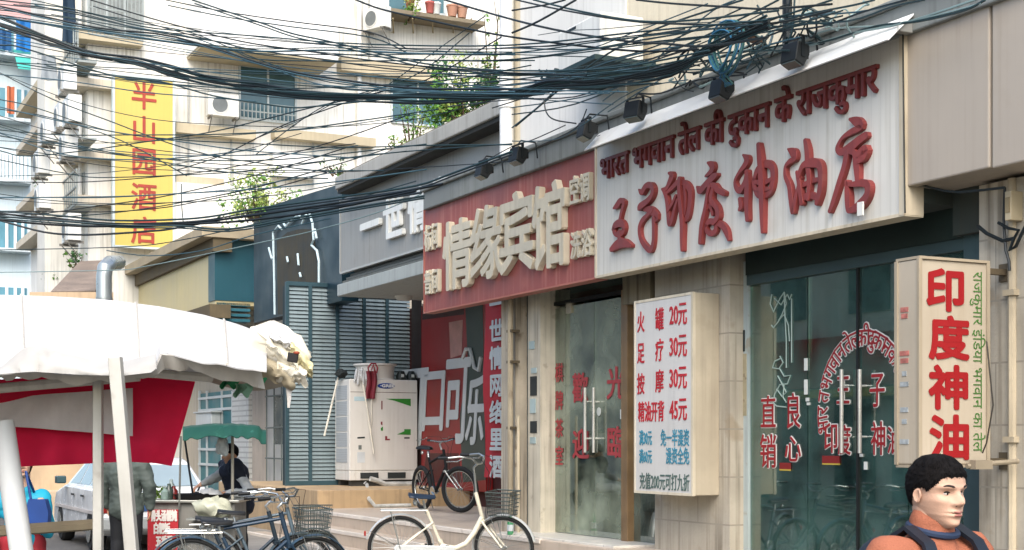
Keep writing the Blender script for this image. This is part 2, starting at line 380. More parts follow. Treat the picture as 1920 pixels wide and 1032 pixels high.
# window reveal with a dark vent and the ledge on the upper wall
# interior boxes
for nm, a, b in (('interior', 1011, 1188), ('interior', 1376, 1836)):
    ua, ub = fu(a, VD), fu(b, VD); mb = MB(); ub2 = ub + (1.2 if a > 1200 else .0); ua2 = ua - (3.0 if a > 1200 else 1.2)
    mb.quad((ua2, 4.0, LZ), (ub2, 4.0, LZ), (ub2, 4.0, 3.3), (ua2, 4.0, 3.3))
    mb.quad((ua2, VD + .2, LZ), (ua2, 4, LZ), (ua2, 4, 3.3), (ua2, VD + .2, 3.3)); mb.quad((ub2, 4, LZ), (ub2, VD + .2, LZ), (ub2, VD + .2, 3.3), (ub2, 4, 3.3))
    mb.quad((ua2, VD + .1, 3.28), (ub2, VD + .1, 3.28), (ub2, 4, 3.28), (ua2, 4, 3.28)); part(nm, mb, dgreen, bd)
# ---- oil shop glass front
gm = glass('shop_glass', '#b4d6ca', .2, painted_refl=.42, fcol='#5b8078')
gf = thing('glass_shop_entrance', 'green glass shop doors with red lettering and bar handles under the white sign', 'shop front', (fu(1375, VD), VD, LZ))
mb = MB(); mb.box(fu(1367, VD), fu(1376, VD), VD - .06, VD + .1, LZ, 3.32)
part('dark_post', mb, darkm, gf, bevel=.004)
ucol0, ucol1 = fu(1378, VD), fu(1403, VD)
mb = MB(); mb.box(ucol0, ucol1, VD + .0, VD + .14, LZ, fz(1390, 492, VD))
part('pale_strip', mb, mat('pale_blue_strip', '#a8b3b0', .6, var=.12, scale=3, streak=.3, wear=.55, wcol='#8c7c5e'), gf)
for px, y0, y1, mi in ((1389, 620, 660, 1), (1392, 664, 780, 0)): mb = MB().box(fu(px - 9, VD), fu(px + 8, VD), VD - .006, VD + .01, fz(px, y1, VD), fz(px, y0, VD)); part('torn_poster', mb, (mat('torn_paper', '#a3997c', .8, var=.3, scale=6, wear=.6), mat('torn_black', '#2a3130', .8, var=.3))[mi], gf)
dz1 = 3.0
ux = [fu(p, VD) for p in (1403, 1511, 1607, 1700, 1812)]
for k in range(4):
    a, b = ux[k], ux[k + 1]; mb = MB(); mb.box(a + .006, b - .006, VD + .02, VD + .03, LZ + .06, dz1)
    pane = part('fixed_pane' if k in (0, 3) else 'door_leaf', mb, gm, gf)
    if k in (1, 2):
        px = 1577 if k == 1 else 1611; hx_ = fu(px + 1, VD - .05); za, zb_ = fz(px, 850, VD - .05), fz(px, 693, VD - .05)
        h = MB().tube([(hx_, VD - .05, za), (hx_, VD - .05, zb_)], .016, 10); h2 = MB()
        for z in (za + .13, zb_ - .13): h.tube([(hx_, VD - .05, z), (hx_, VD + .02, z)], .009, 8)
        part('handle', h, mat('handle_steel', '#cfcdc4', .3, .6, var=.1), pane, smooth=True)
        h = MB().box(a + .006, b - .006, VD + .005, VD + .045, LZ + .02, LZ + .1); part('bottom_rail', h, darkm, pane)
mb = MB(); mb.box(ux[0], ux[4], VD - .02, VD + .08, dz1, dz1 + .09); mb.box(ux[4], ux[4] + .16, VD - .03, VD + .12, LZ, 3.32)
part('head_rail', mb, mat('teal_frame', '#44585a', .5, .3, var=.2), gf, bevel=.004)
mb = MB(); mb.box(ux[2] - .012, ux[2] + .012, VD + .0, VD + .05, LZ, dz1); part('meeting_stile', mb, mat('black_rubber', '#101413', .6), gf)
mb = MB(); mb.box(ux[0], ux[4], VD - .03, VD + .1, dz1 + .09, 3.32); part('transom_panel', mb, mat('transom_dark', '#20302d', .6, var=.4, scale=1.5), gf)
redd = mat('decal_red', '#8e1a20', .5, var=.1); whd = mat('decal_white', '#d3d3cb', .5, var=.08)
def decal(ch, px0, px1, y0, y1, bold=.002, out=.010):
    mb = MB(); u0, u1 = fu(px0, VD), fu(px1, VD); pc = (px0 + px1) / 2; z0, z1 = fz(pc, y1, VD), fz(pc, y0, VD)
    text(mb, ch, u0, u1, z0, z1, VD + .016, .002, out, mi=0); text(mb, ch, u0, u1, z0, z1, VD + .01, .002, bold, mi=1)
    part('lettering', mb, [whd, redd], gf)
decal('直', 1424, 1454, 740, 806); decal('良', 1471, 1500, 735, 806); decal('销', 1423, 1455, 812, 880); decal('心', 1469, 1501, 815, 868)
decal('王', 1566, 1592, 700, 762); decal('子', 1628, 1658, 694, 766); decal('印', 1543, 1570, 790, 852); decal('度', 1569, 1594, 795, 855); decal('神', 1631, 1660, 788, 856); decal('油', 1661, 1689, 798, 853)
# arched Hindi line
syl = ['भा', 'र', 'त', 'भ', 'ग', 'वा', 'न', 'ते', 'ल', 'की', 'दु', 'का', 'न', 'के', 'रा', 'ज', 'कु', 'मा', 'र']
uc = fu(1617, VD); zcn = fz(1617, 775, VD); rx = uc - fu(1541, VD); rz = fz(1617, 634, VD) - zcn
mb = MB()
for i, sy in enumerate(syl):
    th = math.radians(188 - i * (196 / (len(syl) - 1))); c = Vector((uc + rx * math.cos(th), 0, zcn + rz * math.sin(th)))
    tx, tz = rx * math.sin(th), -rz * math.cos(th); ang = math.atan2(tz, tx)
    g, f = glyphs(sy); w = max(p.x for p in g)
    for mi, bold, y in ((0, .010, VD + .016), (1, .0015, VD + .011)):
        for kk in range(9):
            ox, oz = (0, 0) if kk == 0 else (bold * math.cos(kk * math.pi / 4), bold * math.sin(kk * math.pi / 4))
            P = []
            for p in g:
                x = (p.x - w / 2) * .165 + ox; z = (p.y - .3) * .2 + oz; P.append((c.x + x * math.cos(ang) - z * math.sin(ang), y - .002 * (p.z + .5) - kk * .0003, c.z + x * math.sin(ang) + z * math.cos(ang)))
            mb.add(P, f, mi)
part('arched_lettering', mb, [whd, redd], gf)
# white scrawled outline characters on the left pane
def scrawl(pts, r=.006):
    return [(fu(x, VD + .01), VD + .012, fz(x, y, VD + .01)) for x, y in pts]
mb = MB()
for pts in ([(1447, 552), (1444, 570), (1450, 585), (1462, 560), (1470, 548), (1474, 570), (1466, 590), (1458, 605), (1450, 615), (1446, 610)], [(1452, 560), (1464, 572), (1476, 552), (1480, 562), (1484, 552)], [(1470, 548), (1471, 580), (1474, 640), (1474, 690)], [(1460, 600), (1470, 590), (1478, 610), (1480, 640)], [(1484, 560), (1484, 680)],
            [(1462, 668), (1468, 680), (1460, 692), (1448, 690), (1452, 678), (1464, 672)], [(1462, 692), (1470, 706), (1482, 704), (1476, 720), (1462, 722), (1452, 740), (1450, 756), (1456, 762), (1474, 764)], [(1458, 705), (1466, 720), (1474, 736), (1466, 744), (1456, 730)], [(1470, 720), (1468, 745), (1474, 755)]):
    mb.tube(scrawl(pts), .006, 5)
part('outline_lettering', mb, mat('faded_white_line', '#9db0a6', .6, var=.2), gf)
for px, y0, y1 in ((1509, 672, 695), (1509, 712, 740), (1512, 746, 753), (1514, 755, 760), (1621, 866, 881), (1613, 851, 857)): mb = MB().box(fu(px - 3, VD), fu(px + 3, VD), VD + .008, VD + .015, fz(px, y1, VD), fz(px, y0, VD)); part('small_sticker', mb, mat('white_sticker', '#c9ccc4', .6), gf)
for px, y0, y1, w in ((1556, 855, 869, 16), (1470, 868, 880, 10)): mb = MB().box(fu(px - w, VD), fu(px + w, VD), VD + .008, VD + .016, fz(px, y1, VD), fz(px, y0, VD), 0); mb.box(fu(px - w, VD), fu(px + w, VD), VD + .008, VD + .016, fz(px, y1 + 3, VD), fz(px, y1, VD), 1); part('red_notice', mb, [mat('notice_red', '#7a1c1a', .6), mat('notice_yellow', '#b09a3c', .6)], gf)
# inside the oil shop: display cabinets, an air conditioner, small boxes on shelves
cabw = mat('cabinet_white', '#bcd2ca', .5, var=.15)
mb = MB(); 
CV = 1.15; c0 = fu(1425, CV); t = thing('display_cabinet', 'pale glass counter cabinet inside the oil shop behind the lower door panes', 'cabinet', (c0, CV, LZ))
mb = MB(); mb.box(c0, c0 + 2.0, CV, CV + .5, LZ, LZ + .5); part('cabinet_base', mb, cabw, t, bevel=.01)
mb = MB(); mb.box(c0, c0 + 2.0, CV, CV + .5, LZ + .5, LZ + .53); mb.box(c0, c0 + 2.0, CV, CV + .5, LZ + 1.0, LZ + 1.03); mb.box(c0, c0 + 2.0, CV + .47, CV + .5, LZ + .53, LZ + 1.0)
for q in (0, .66, 1.32, 1.97): mb.box(c0 + q, c0 + q + .03, CV, CV + .03, LZ + .53, LZ + 1.0)
part('shelf_frame', mb, mat('aluminium', '#a8b0ac', .4, .5), t)
rnd = random.Random(3)
for k in range(14):
    b = MB(); u = c0 + .1 + k * .13; h = rnd.uniform(.1, .2); b.box(u, u + .1, CV + .1, CV + .2, LZ + .532, LZ + .53 + h)
    solo('medicine_box', 'small medicine boxes standing in the glass counter inside the oil shop', 'box', b, mat('box%d' % (k % 4), ['#8f2a24', '#c8b98a', '#3b6f5c', '#c9c9c0'][k % 4], .6), (u, CV + .1, LZ + .53), group='boxes in the shop counter')
mb = MB(); u = fu(1500, 3.2); mb.box(u, u + 1.4, 3.2, 3.9, LZ, LZ + 1.7); mb.box(u, u + 1.4, 3.18, 3.2, LZ + .8, LZ + .84)
solo('wall_cupboard', 'dark teal cupboard at the back of the oil shop', 'cupboard', mb, mat('cupboard_teal', '#4f8582', .5, var=.3), (u, 3.2, LZ), bevel=.01)
# ---- hotel glass doors
hd = thing('hotel_doors', 'glass doors of the hotel entrance under the red sign, with red welcome characters and chrome handles', 'door', (fu(1013, VD), VD, LZ))
gm2 = glass('door_glass', '#b9cbbd', .26, painted_refl=.8, fcol='#9fa994')
ux = [fu(p, VD) for p in (1013, 1058, 1111, 1178)]
ztop = [3.32, fz(1080, 575, VD), fz(1140, 560, VD)]
for k in range(3):
    mb = MB(); mb.box(ux[k] + .004, ux[k + 1] - .004, VD + .02, VD + .03, LZ + .03, fz(1013 + 60, 573, VD))
    pane = part('side_pane' if k == 0 else 'door_leaf', mb, gm2, hd)
    if k:
        px = 1097 if k == 1 else 1113; hx_ = fu(px, VD - .05); za, zb_ = fz(px, 849, VD - .05), fz(px, 727, VD - .05)
        h = MB().tube([(hx_, VD - .05, za), (hx_, VD - .05, zb_)], .017, 10)
        for z in (za + .15, zb_ - .15): h.tube([(hx_, VD - .05, z), (hx_, VD + .02, z)], .01, 8)
        part('handle', h, mat('handle_steel', '#cfcdc4', .3, .6, var=.1), pane, smooth=True)
        h = MB(); pu = fu(1063 if k == 1 else 1176, VD); zt = fz(1063, 573, VD); h.box(pu - .03, pu + .09 - .06 * (k - 1), VD + .0, VD + .05, zt - .09, zt + .04); part('corner_clamp', h, mat('clamp_steel', '#b9b3a2', .4, .5), pane, bevel=.004)
zt = fz(1073, 573, VD)
mb = MB(); mb.box(ux[0], ux[3], VD, VD + .06, zt + .03, zt + .07); part('head_rail', mb, darkm, hd)
mb = MB(); mb.box(ux[0], ux[3], VD + .02, VD + .03, zt + .07, 3.32); part('transom_pane', mb, glass('transom_glass', '#8fa79b', .14, painted_refl=.35), hd)
mb = MB(); mb.box(fu(1172, VD), fu(1184, VD), VD - .05, VD + .09, LZ, zt + .06); part('wooden_post', mb, mat('gold_wood', '#7a6244', .5, var=.25, scale=5, streak=.4), hd, bevel=.005)
mb = MB(); mb.box(fu(1184, VD), fu(1232, VD), VD + .03, VD + .12, LZ + .02, zt - .1); part('red_strip_pane', mb, glass('red_pane', '#9a8f86', .18, painted_refl=.5), hd)
mb = MB(); mb.box(fu(1180, VD), fu(1232, VD), VD - .08, VD + .1, zt - .1, 3.32); part('plywood_infill', mb, mat('weathered_ply', '#857d68', .85, var=.25, scale=1.5, streak=.8, scol='#453d2f', planks=.24), hd)
mb = MB(); mb.box(ux[0] - .05, fu(1232, VD), VD - .5, VD + .06, LZ - .02, LZ + .025); part('marble_sill', mb, mat('marble_white', '#c9c5ba', .4, var=.2, scale=5, wear=.6, wcol='#6b675c'), hd, bevel=.008)
redf = mat('faded_red_vinyl', '#9e3a3c', .6, var=.18, scale=9, wear=.35, wcol='#7d5b50')
mb = MB()
for ch, a, b, y0, y1 in (('歡', 1071, 1101, 698, 756), ('迎', 1071, 1103, 803, 862), ('光', 1135, 1173, 686, 750), ('臨', 1135, 1173, 798, 860)):
    pc = (a + b) / 2; text(mb, ch, fu(a, VD), fu(b, VD), fz(pc, y1, VD), fz(pc, y0, VD), VD + .014, .002, .007)
part('welcome_lettering', mb, redf, hd)
mb = MB()
for chs, px in (('休闲娱乐', 1025), ('棋牌茶室', 1047)):
    for i, ch in enumerate(chs):
        y = 680 + i * 52; text(mb, ch, fu(px - 8, VD), fu(px + 7, VD), fz(px, y + 38, VD), fz(px, y, VD), VD + .014, .002, .003)
part('side_lettering', mb, redf, hd)
mb = MB()
mb.lathe([(.045, 0), (.045, .004)], (fu(1121, VD), VD + .01, fz(1121, 772, VD)), 16, axis='y'); mb.box(fu(1161, VD), fu(1172, VD), VD + .01, VD + .016, fz(1165, 786, VD), fz(1165, 768, VD))
part('round_sticker', mb, mat('white_sticker', '#c9ccc4', .6), hd)
# things seen inside the hotel entrance
mb = MB(); u = fu(1100, 2.2); mb.box(u - .5, u + .9, 2.2, 2.8, LZ, LZ + 1.05); mb.box(u - .55, u + .95, 2.12, 2.85, LZ + 1.05, LZ + 1.1)
solo('reception_desk', 'teal reception desk seen dimly through the hotel doors', 'desk', mb, mat('desk_teal', '#3b6a68', .5, var=.25), (u, 2.2, LZ), bevel=.01)
b = MB(); b.lathe([(.0, 0), (.12, 0), (.15, .24), (.14, .245), (.11, .02)], (fu(1108, 1.2), 1.2, LZ), 14)
solo('blue_bucket', 'small bright blue bucket behind the hotel door glass', 'bucket', b, mat('blue_plastic', '#1f6fb0', .4), (fu(1108, 1.2), 1.2, LZ), smooth=True)
# ================================================================ signs
wpan = mat('white_sign_panel', '#c6c4bb', .55, var=.07, scale=1.1, streak=.5, scol='#80785f', wear=.14, wcol='#a39a84', planks=.102)
u0, u1 = fu(1117.5, 0), fu(1697, 0); zb, zt = 3.235, 4.56
ws = thing('oil_shop_sign', 'long white shop sign with raised red calligraphy characters and a red Hindi line', 'sign', ((u0 + u1) / 2, 0, zb))
mb = MB(); mb.box(u0, u1, 0, .16, zb, zt); part('panel', mb, wpan, ws, bevel=.004)
fr_ = mat('sign_edge', '#c5b9a0', .5, var=.15, streak=.5)
mb = MB(); mb.box(u1 - .05, u1 + .004, -.012, .17, zb - .01, zt); mb.box(u0 - .012, u0 + .012, -.01, .17, zb - .01, zt); mb.box(u0, u1, -.008, .17, zb - .02, zb + .004)
part('edge_trim', mb, fr_, ws)
redl = mat('raised_red', '#823734', .55, var=.25, scale=4, streak=.5, scol='#5a2420', wear=.3, wcol='#7e4a42')
dk = mat('letter_shadow_edge', '#5b2622', .7, var=.2)
Z1 = lambda p: (1120 + p[0] / 4.913, 280 + p[1] / 4.913, p[2] / 4.913)
Z2 = lambda p: (1370 + p[0] / 3.97, 200 + p[1] / 3.97, p[2] / 3.97)
CAL = {
 '王': (Z1, [[(150, 545, 9), (185, 515, 30), (215, 475, 26), (252, 488, 16)], [(248, 500, 20), (228, 570, 18), (212, 640, 18), (206, 690, 24)], [(150, 740, 18), (170, 700, 30), (220, 680, 34), (250, 715, 26), (235, 770, 26), (190, 790, 22), (160, 765, 20), (158, 735, 18)], [(205, 770, 24), (215, 840, 30)], [(135, 925, 22), (190, 880, 40), (250, 865, 40), (315, 890, 18)]]),
 '子': (Z1, [[(395, 375, 8), (420, 400, 26), (455, 345, 26), (495, 330, 26), (520, 370, 26), (510, 430, 24), (470, 480, 26), (405, 530, 30), (392, 555, 14)], [(430, 555, 14), (490, 560, 34), (545, 620, 36), (520, 650, 26)], [(500, 560, 24), (470, 600, 20), (415, 660, 24), (390, 730, 24), (400, 820, 22), (440, 890, 26), (490, 930, 26), (515, 860, 22), (520, 740, 22), (518, 640, 24)]]),
 '印': (Z1, [[(660, 220, 10), (690, 240, 32), (670, 300, 28), (640, 360, 20), (600, 370, 12)], [(610, 375, 14), (640, 440, 24), (655, 560, 24), (668, 680, 28), (690, 660, 22), (715, 560, 18), (740, 470, 14)], [(650, 400, 14), (710, 345, 22), (750, 300, 22)], [(655, 570, 16), (700, 500, 16), (730, 430, 14)], [(765, 275, 24), (765, 400, 24), (780, 560, 26), (790, 700, 26), (788, 830, 22), (790, 930, 16)], [(770, 300, 20), (820, 325, 30), (855, 390, 30), (850, 520, 28), (830, 620, 30), (795, 660, 16)], [(800, 330, 14), (812, 450, 16), (805, 600, 14)]]),
 '度': (Z1, [[(1020, 125, 10), (1060, 150, 36), (1055, 200, 28), (1000, 250, 10)], [(925, 350, 12), (950, 385, 30), (1010, 320, 30), (1070, 260, 32), (1105, 235, 18)], [(1050, 330, 16), (1085, 340, 30), (1120, 380, 26), (1175, 410, 24)], [(1040, 340, 22), (1020, 430, 18), (1000, 560, 22), (970, 700, 26), (955, 860, 22)], [(1070, 380, 20), (1060, 470, 28), (1110, 540, 26), (1120, 620, 30), (1080, 680, 22)], [(1005, 560, 14), (1035, 520, 18), (1060, 600, 16)], [(1005, 700, 20), (1035, 665, 26), (1085, 680, 26), (1090, 750, 26), (1045, 780, 24), (1008, 750, 20), (1003, 705, 18)], [(1090, 670, 24), (1150, 700, 28), (1190, 760, 30), (1212, 835, 14)]]),
 '神': (Z2, [[(98, 362, 8), (125, 390, 28), (115, 430, 24), (70, 490, 14), (38, 550, 12), (45, 600, 20), (75, 625, 24), (110, 560, 18), (125, 495, 20)], [(125, 490, 22), (128, 600, 26), (125, 720, 26), (130, 840, 20)], [(75, 690, 16), (85, 740, 24), (72, 770, 12)], [(215, 285, 18), (225, 380, 26), (235, 520, 28), (240, 680, 26), (242, 820, 20), (245, 935, 12)], [(175, 540, 16), (200, 470, 22), (265, 425, 28), (310, 460, 26), (312, 560, 26), (285, 640, 26), (215, 660, 26), (180, 610, 20), (172, 550, 18)], [(185, 560, 14), (240, 570, 18), (305, 540, 14)], [(180, 610, 12), (240, 620, 16), (290, 610, 12)]]),
 '油': (Z2, [[(432, 318, 8), (470, 345, 34), (485, 385, 20), (445, 410, 20), (412, 450, 14), (412, 520, 18), (440, 590, 22), (452, 680, 24), (465, 790, 18), (480, 720, 20), (505, 600, 12), (525, 530, 10)], [(560, 255, 18), (575, 330, 26), (580, 430, 26), (590, 560, 22), (580, 690, 16)], [(500, 490, 14), (515, 560, 20), (525, 640, 20), (535, 720, 20)], [(515, 520, 18), (550, 440, 24), (620, 420, 34), (670, 440, 30), (680, 540, 26), (672, 640, 26), (650, 720, 20)], [(530, 590, 16), (600, 555, 20), (665, 540, 14)], [(530, 690, 20), (590, 660, 26), (660, 690, 20)]]),
 '店': (Z2, [[(890, 95, 10), (945, 115, 36), (975, 150, 24), (900, 190, 22), (840, 230, 14), (808, 280, 16), (800, 320, 22), (830, 340, 26), (900, 300, 34), (960, 250, 30), (1010, 215, 26)], [(870, 345, 26), (850, 450, 24), (815, 560, 24), (775, 690, 22), (742, 780, 16)], [(900, 340, 16), (930, 350, 24), (945, 450, 30), (950, 540, 22)], [(950, 360, 20), (1010, 320, 34), (990, 380, 30), (950, 410, 16)], [(872, 560, 14), (880, 660, 26), (885, 760, 22), (905, 775, 20), (975, 730, 34), (1025, 660, 28), (1030, 590, 30), (990, 570, 26), (920, 580, 18), (880, 575, 16)]]),
}
k = 0
for ch, (zm, ss) in CAL.items():
    mb = MB()
    for st in ss:
        k += 1; P = []
        for p in st:
            x, y, r = zm(p); u, z = fac(x, y, -.03); s = (x + 400) * .12545; P.append((u, z, r / s * 1.06))
        mb.stroke(P, -.034 - (k % 7) * .0025, .002)
    part('raised_character', mb, redl, ws, bevel=.006)
mb = MB(); line = 'भारत भगवान तेल की दुकान के राजकुमार'
zl = 4.354; g, f = glyphs(line); wtot = max(p.x for p in g); ua, ub = fu(1129, 0), fu(1649, 0); sc = .30
tops = max(p.y for p in glyphs('र')[0]); 
P0_ = [(ua + p.x / wtot * (ub - ua), zl + (p.y - tops) * sc * 1.04) for p in g]
for kk in range(9):
    ox, oz = (0, 0) if kk == 0 else (.0055 * math.cos(kk * math.pi / 4), .0055 * math.sin(kk * math.pi / 4))
    mb.add([(x + ox, .002 - .032 * (p.z + .5) - kk * .0006, z + oz) for (x, z), p in zip(P0_, g)], f)
part('hindi_lettering', mb, mat('raised_red_dark', '#6a2825', .55, var=.16, scale=3, streak=.3, scol='#4a1a18'), ws)
mb = MB(); uu, zz = fac(1613, 392, -.08); mb.box(uu - .03, uu + .03, -.085, -.07, zz - .05, zz + .05); part('paper_scrap', mb, whd, ws)
# fluorescent trough along the top of the white sign
uA, uB = fu(1098, -.25), fu(1668, -.25)
tl = thing('trough_light', 'long white fluorescent trough slanting along the top of the white sign', 'lamp', (uA, -.15, 4.5))
zA = fz(1112, 277, -.26); zB = zA + .17
mb = MB(); mb.prism([(-.27, zA), (-.26, zA - .006), (-.09, zB - .02), (-.03, zB + .03), (-.03, zB + .045), (-.1, zB + .01)], uA, uB, plane='yz')
part('shade', mb, mat('white_enamel', '#dcdedb', .4, var=.05, scale=2, wear=.08), tl)
mb = MB(); mb.tube([(uA + .06, -.11, zB - .06), (uB - .06, -.11, zB - .06)], .022, 10); part('tube', mb, mat('tube_white', '#b5b5ae', .3), tl, smooth=True)
for x in (uA + .05, uB - .05, (uA + uB) / 2): mb = MB().box(x - .03, x + .03, -.14, -.02, zB - .09, zB - .02); part('lamp_holder', mb, mat('holder_grey', '#8b8b86', .5), tl, bevel=.005)
# red hotel sign
u0, u1 = fu(796, .03), fu(1116.5, .03); zt = 4.5; zb = fz(1117, 520, .03)
rs = thing('hotel_sign', 'faded red hotel sign with large cream block characters', 'sign', ((u0 + u1) / 2, .03, zb))
mb = MB(); mb.box(u0, u1, .03, .16, zb, zt)
part('panel', mb, mat('faded_red_panel', '#94504a', .6, var=.22, scale=1.2, streak=.5, scol='#c78f7e', wear=.2, wcol='#b8786a'), rs, bevel=.006)
mb = MB(); t_ = .02; mb.box(u0 - t_, u0, .02, .17, zb - t_, zt + t_); mb.box(u0, u1, .02, .17, zb - t_, zb); part('edge_trim', mb, mat('rusty_trim', '#a8685a', .6, wear=.5), rs)
lc = mat('cream_letter', '#c8c0aa', .55, var=.12, scale=3, streak=.35, scol='#7d6c50')
for ch, a, b, y0, y1 in (('情', 828, 884, 412, 540), ('缘', 879, 940, 386, 523), ('宾', 932, 1001, 360, 510), ('馆', 995, 1060, 342, 503)):
    mb = MB(); pc = (a + b) / 2; text(mb, ch, fu(a, -.05), fu(b, -.05), fz(pc, y1 + 4, -.05), fz(pc, y0 - 4, -.05), .029, .07, .02); part('raised_character', mb, lc, rs)
for ch, a, b, y0, y1 in (('标间', 795, 822, 418, 470), ('普间', 795, 822, 504, 552), ('空调', 1067, 1106, 325, 382), ('洗浴', 1069, 1110, 430, 484)):
    mb = MB(); pc = (a + b) / 2; text(mb, ch, fu(a, -.02), fu(b, -.02), fz(pc, y1, -.02), fz(pc, y0, -.02), .029, .05, .006); part('small_lettering', mb, lc, rs)
# price sign (a shallow light box on the stone pier)
vs_ = fu(1000, 0)
vF = .12; u0, u1 = fu(1191, vF), fu(1300, vF); zt, zb = fz(1295, 549, vF), fz(1300, 930, vF)
ps = thing('price_sign', 'white light box listing massage prices in red and blue characters on the stone pier', 'sign', ((u0 + u1) / 2, vF, zb))
lt = mat('lightbox_white', '#c4c2bc', .4, var=.05, streak=.15, spec=.5); lb = mat('lightbox_side', '#b3a892', .5, var=.12, streak=.3, wear=.2, wcol='#93866d')
mb = MB(); mb.box(u0, u1, vF, .4, zb, zt); part('box', mb, lb, ps, bevel=.008)
mb = MB(); mb.box(u0 + .015, u1 - .02, vF - .006, vF + .01, zb + .02, zt - .02); part('face', mb, lt, ps)
mb = MB(); mb.box(u0 - .004, u0 + .015, vF - .012, vF + .02, zb, zt); mb.box(u1 - .022, u1 + .006, vF - .012, vF + .02, zb, zt); mb.box(u0, u1, vF - .011, vF + .02, zt - .02, zt + .004); mb.box(u0, u1, vF - .011, vF + .02, zb - .004, zb + .02); part('frame', mb, mat('frame_cream', '#cbc1aa', .5, var=.12, streak=.4), ps)
rp = mat('price_red', '#a8232b', .6, var=.12); bp = mat('price_blue', '#3f7f93', .6, var=.15); gp = mat('price_grey', '#4e625c', .6, var=.15)
def pr(s, m, a, b, yl0, yl1, yr0, yr1, bold=.003):
    mb = MB(); pc = (a + b) / 2; f_ = (pc - 1195) / 100.; y0 = yl0 + (yr0 - yl0) * f_; y1 = yl1 + (yr1 - yl1) * f_
    text(mb, s, fu(a, vF), fu(b, vF), fz(pc, y1, vF), fz(pc, y0, vF), vF - .006, .003, bold, em=len(s) < 3 or ord(s[0]) > 256); part('price_lettering', mb, m, ps)
for i, (a, b, c) in enumerate((('火', '罐', '20元'), ('足', '疗', '30元'), ('按', '摩', '30元'), ('', '', '45元'))):
    y = 583 + i * 57 + i; yr = 568 + i * 59.5
    if a: pr(a, rp, 1196, 1210, y, y + 42, y, y + 42); pr(b, rp, 1230, 1246, y - 7, y + 38, y - 7, y + 38)
    mb = MB(); f0 = yr; text(mb, c, fu(1257, vF), fu(1289, vF), fz(1273, f0 + 42, vF), fz(1273, f0 + 2, vF), vF - .006, .003, .003, em=False); part('price_lettering', mb, rp, ps)
pr('精油开背', rp, 1198, 1247, 752, 792, 750, 792)
pr('满30元', bp, 1200, 1232, 806, 836, 806, 836, .002); pr('免一半澡资', bp, 1240, 1294, 804, 838, 804, 838, .002)
pr('满60元', bp, 1200, 1232, 842, 870, 842, 870, .002); pr('澡资全免', bp, 1250, 1294, 838, 872, 838, 872, .002)
mb = MB(); text(mb, '充值200元可打九折', fu(1201, vF), fu(1294, vF), fz(1247, 919, vF), fz(1247, 888, vF), vF - .006, .003, .0015, em=False); part('price_lettering', mb, gp, ps)
# blade sign
d = lray(1908, 600); vw = .35; tt = (vw - CL.y) / d.y; uBl = CL.x + d.x * tt
v0, zt = prp(1722, 485, uBl); v1 = prp(1853, 490, uBl)[0]; zb = prp(1760, 872, uBl)[1]; th = .21
bs = thing('blade_sign', 'tall cream projecting light box with big red characters and a green Hindi line, on brackets', 'sign', (uBl, (v0 + v1) / 2, zb))
mb = MB(); mb.box(uBl - th, uBl, v0, v1, zb, zt); part('box', mb, mat('blade_cream', '#ada28f', .45, var=.1, scale=1.5, streak=.4, scol='#86745a', wear=.15, wcol='#978871'), bs, bevel=.012)
e = .022; mb = MB(); mb.box(uBl - .01, uBl + .012, v0 - .006, v0 + e, zb, zt); mb.box(uBl - .01, uBl + .012, v1 - e, v1 + .006, zb, zt); mb.box(uBl - th, uBl + .013, v0 - .004, v1 + .004, zt, zt + .018); mb.box(uBl - th, uBl + .013, v0 - .004, v1 + .004, zb - .018, zb); mb.box(uBl - th - .006, uBl - th + .02, v0 - .012, v0 + .01, zb, zt)
part('frame', mb, mat('blade_frame', '#9c907b', .5, var=.15, streak=.4), bs)
br = mat('blade_red', '#8e1016', .5, var=.06); bg_ = mat('blade_green', '#3f6a2c', .6, var=.1)
def blade(s, xa, xb, ya, yb, m, bold, nm='raised_character', **k):
    va, vb = prp(xa, 600, uBl)[0], prp(xb, 600, uBl)[0]; za, zb2 = prp((xa + xb) / 2, yb, uBl)[1], prp((xa + xb) / 2, ya, uBl)[1]
    mb = MB(); text(mb, s, va, vb, za, zb2, 0, .003, bold, **k); mb.xf(Matrix.Translation((uBl + .001, 0, 0)) @ R90); part(nm, mb, m, bs)
for s, xa, xb, ya, yb in (('印', 1734, 1811, 502, 585), ('度', 1740, 1818, 592, 676), ('神', 1740, 1818, 684, 769), ('油', 1741, 1820, 777, 864)): blade(s, xa, xb, ya, yb, br, .012, 'lettering')
# the green line is turned a quarter clockwise: build it level, then turn
mb = MB(); s = 'राजकुमार इंिडया भगवान का तेल'; va = prp(1833, 600, uBl)[0]; zs, ze = prp(1833, 510, uBl)[1], prp(1833, 848, uBl)[1]
g, f = glyphs(s); w = max(p.x for p in g); tops = max(p.y for p in glyphs('र')[0])
for kk in range(1):
    ox, oz = (0, 0) if kk == 0 else (.003 * math.cos(kk * math.pi / 2), .003 * math.sin(kk * math.pi / 2))
    mb.add([(uBl + .0015 + .002 * (p.z + .5) + kk * .0002, va + (p.y - tops) * .12 + .035 + oz, zs - p.x / w * (zs - ze) + ox) for p in g], f)
part('hindi_lettering', mb, bg_, bs)
rnd = random.Random(5)
for y in (580, 592, 662, 676, 700, 720, 768, 790, 828):
    z = fz(1700, y, v0); a = uBl - th * .62; w = rnd.uniform(.02, .045); mb = MB().box(a - w, a + w, v0 - .004, v0 + .002, z - .018, z + .014); part('sticker', mb, rnd.choice((mat('sticker_grey', '#9aa0a0', .6, var=.4, scale=40), MC['sticker_grey'], mat('sticker_red', '#a9675c', .6, var=.4, scale=40))), bs)
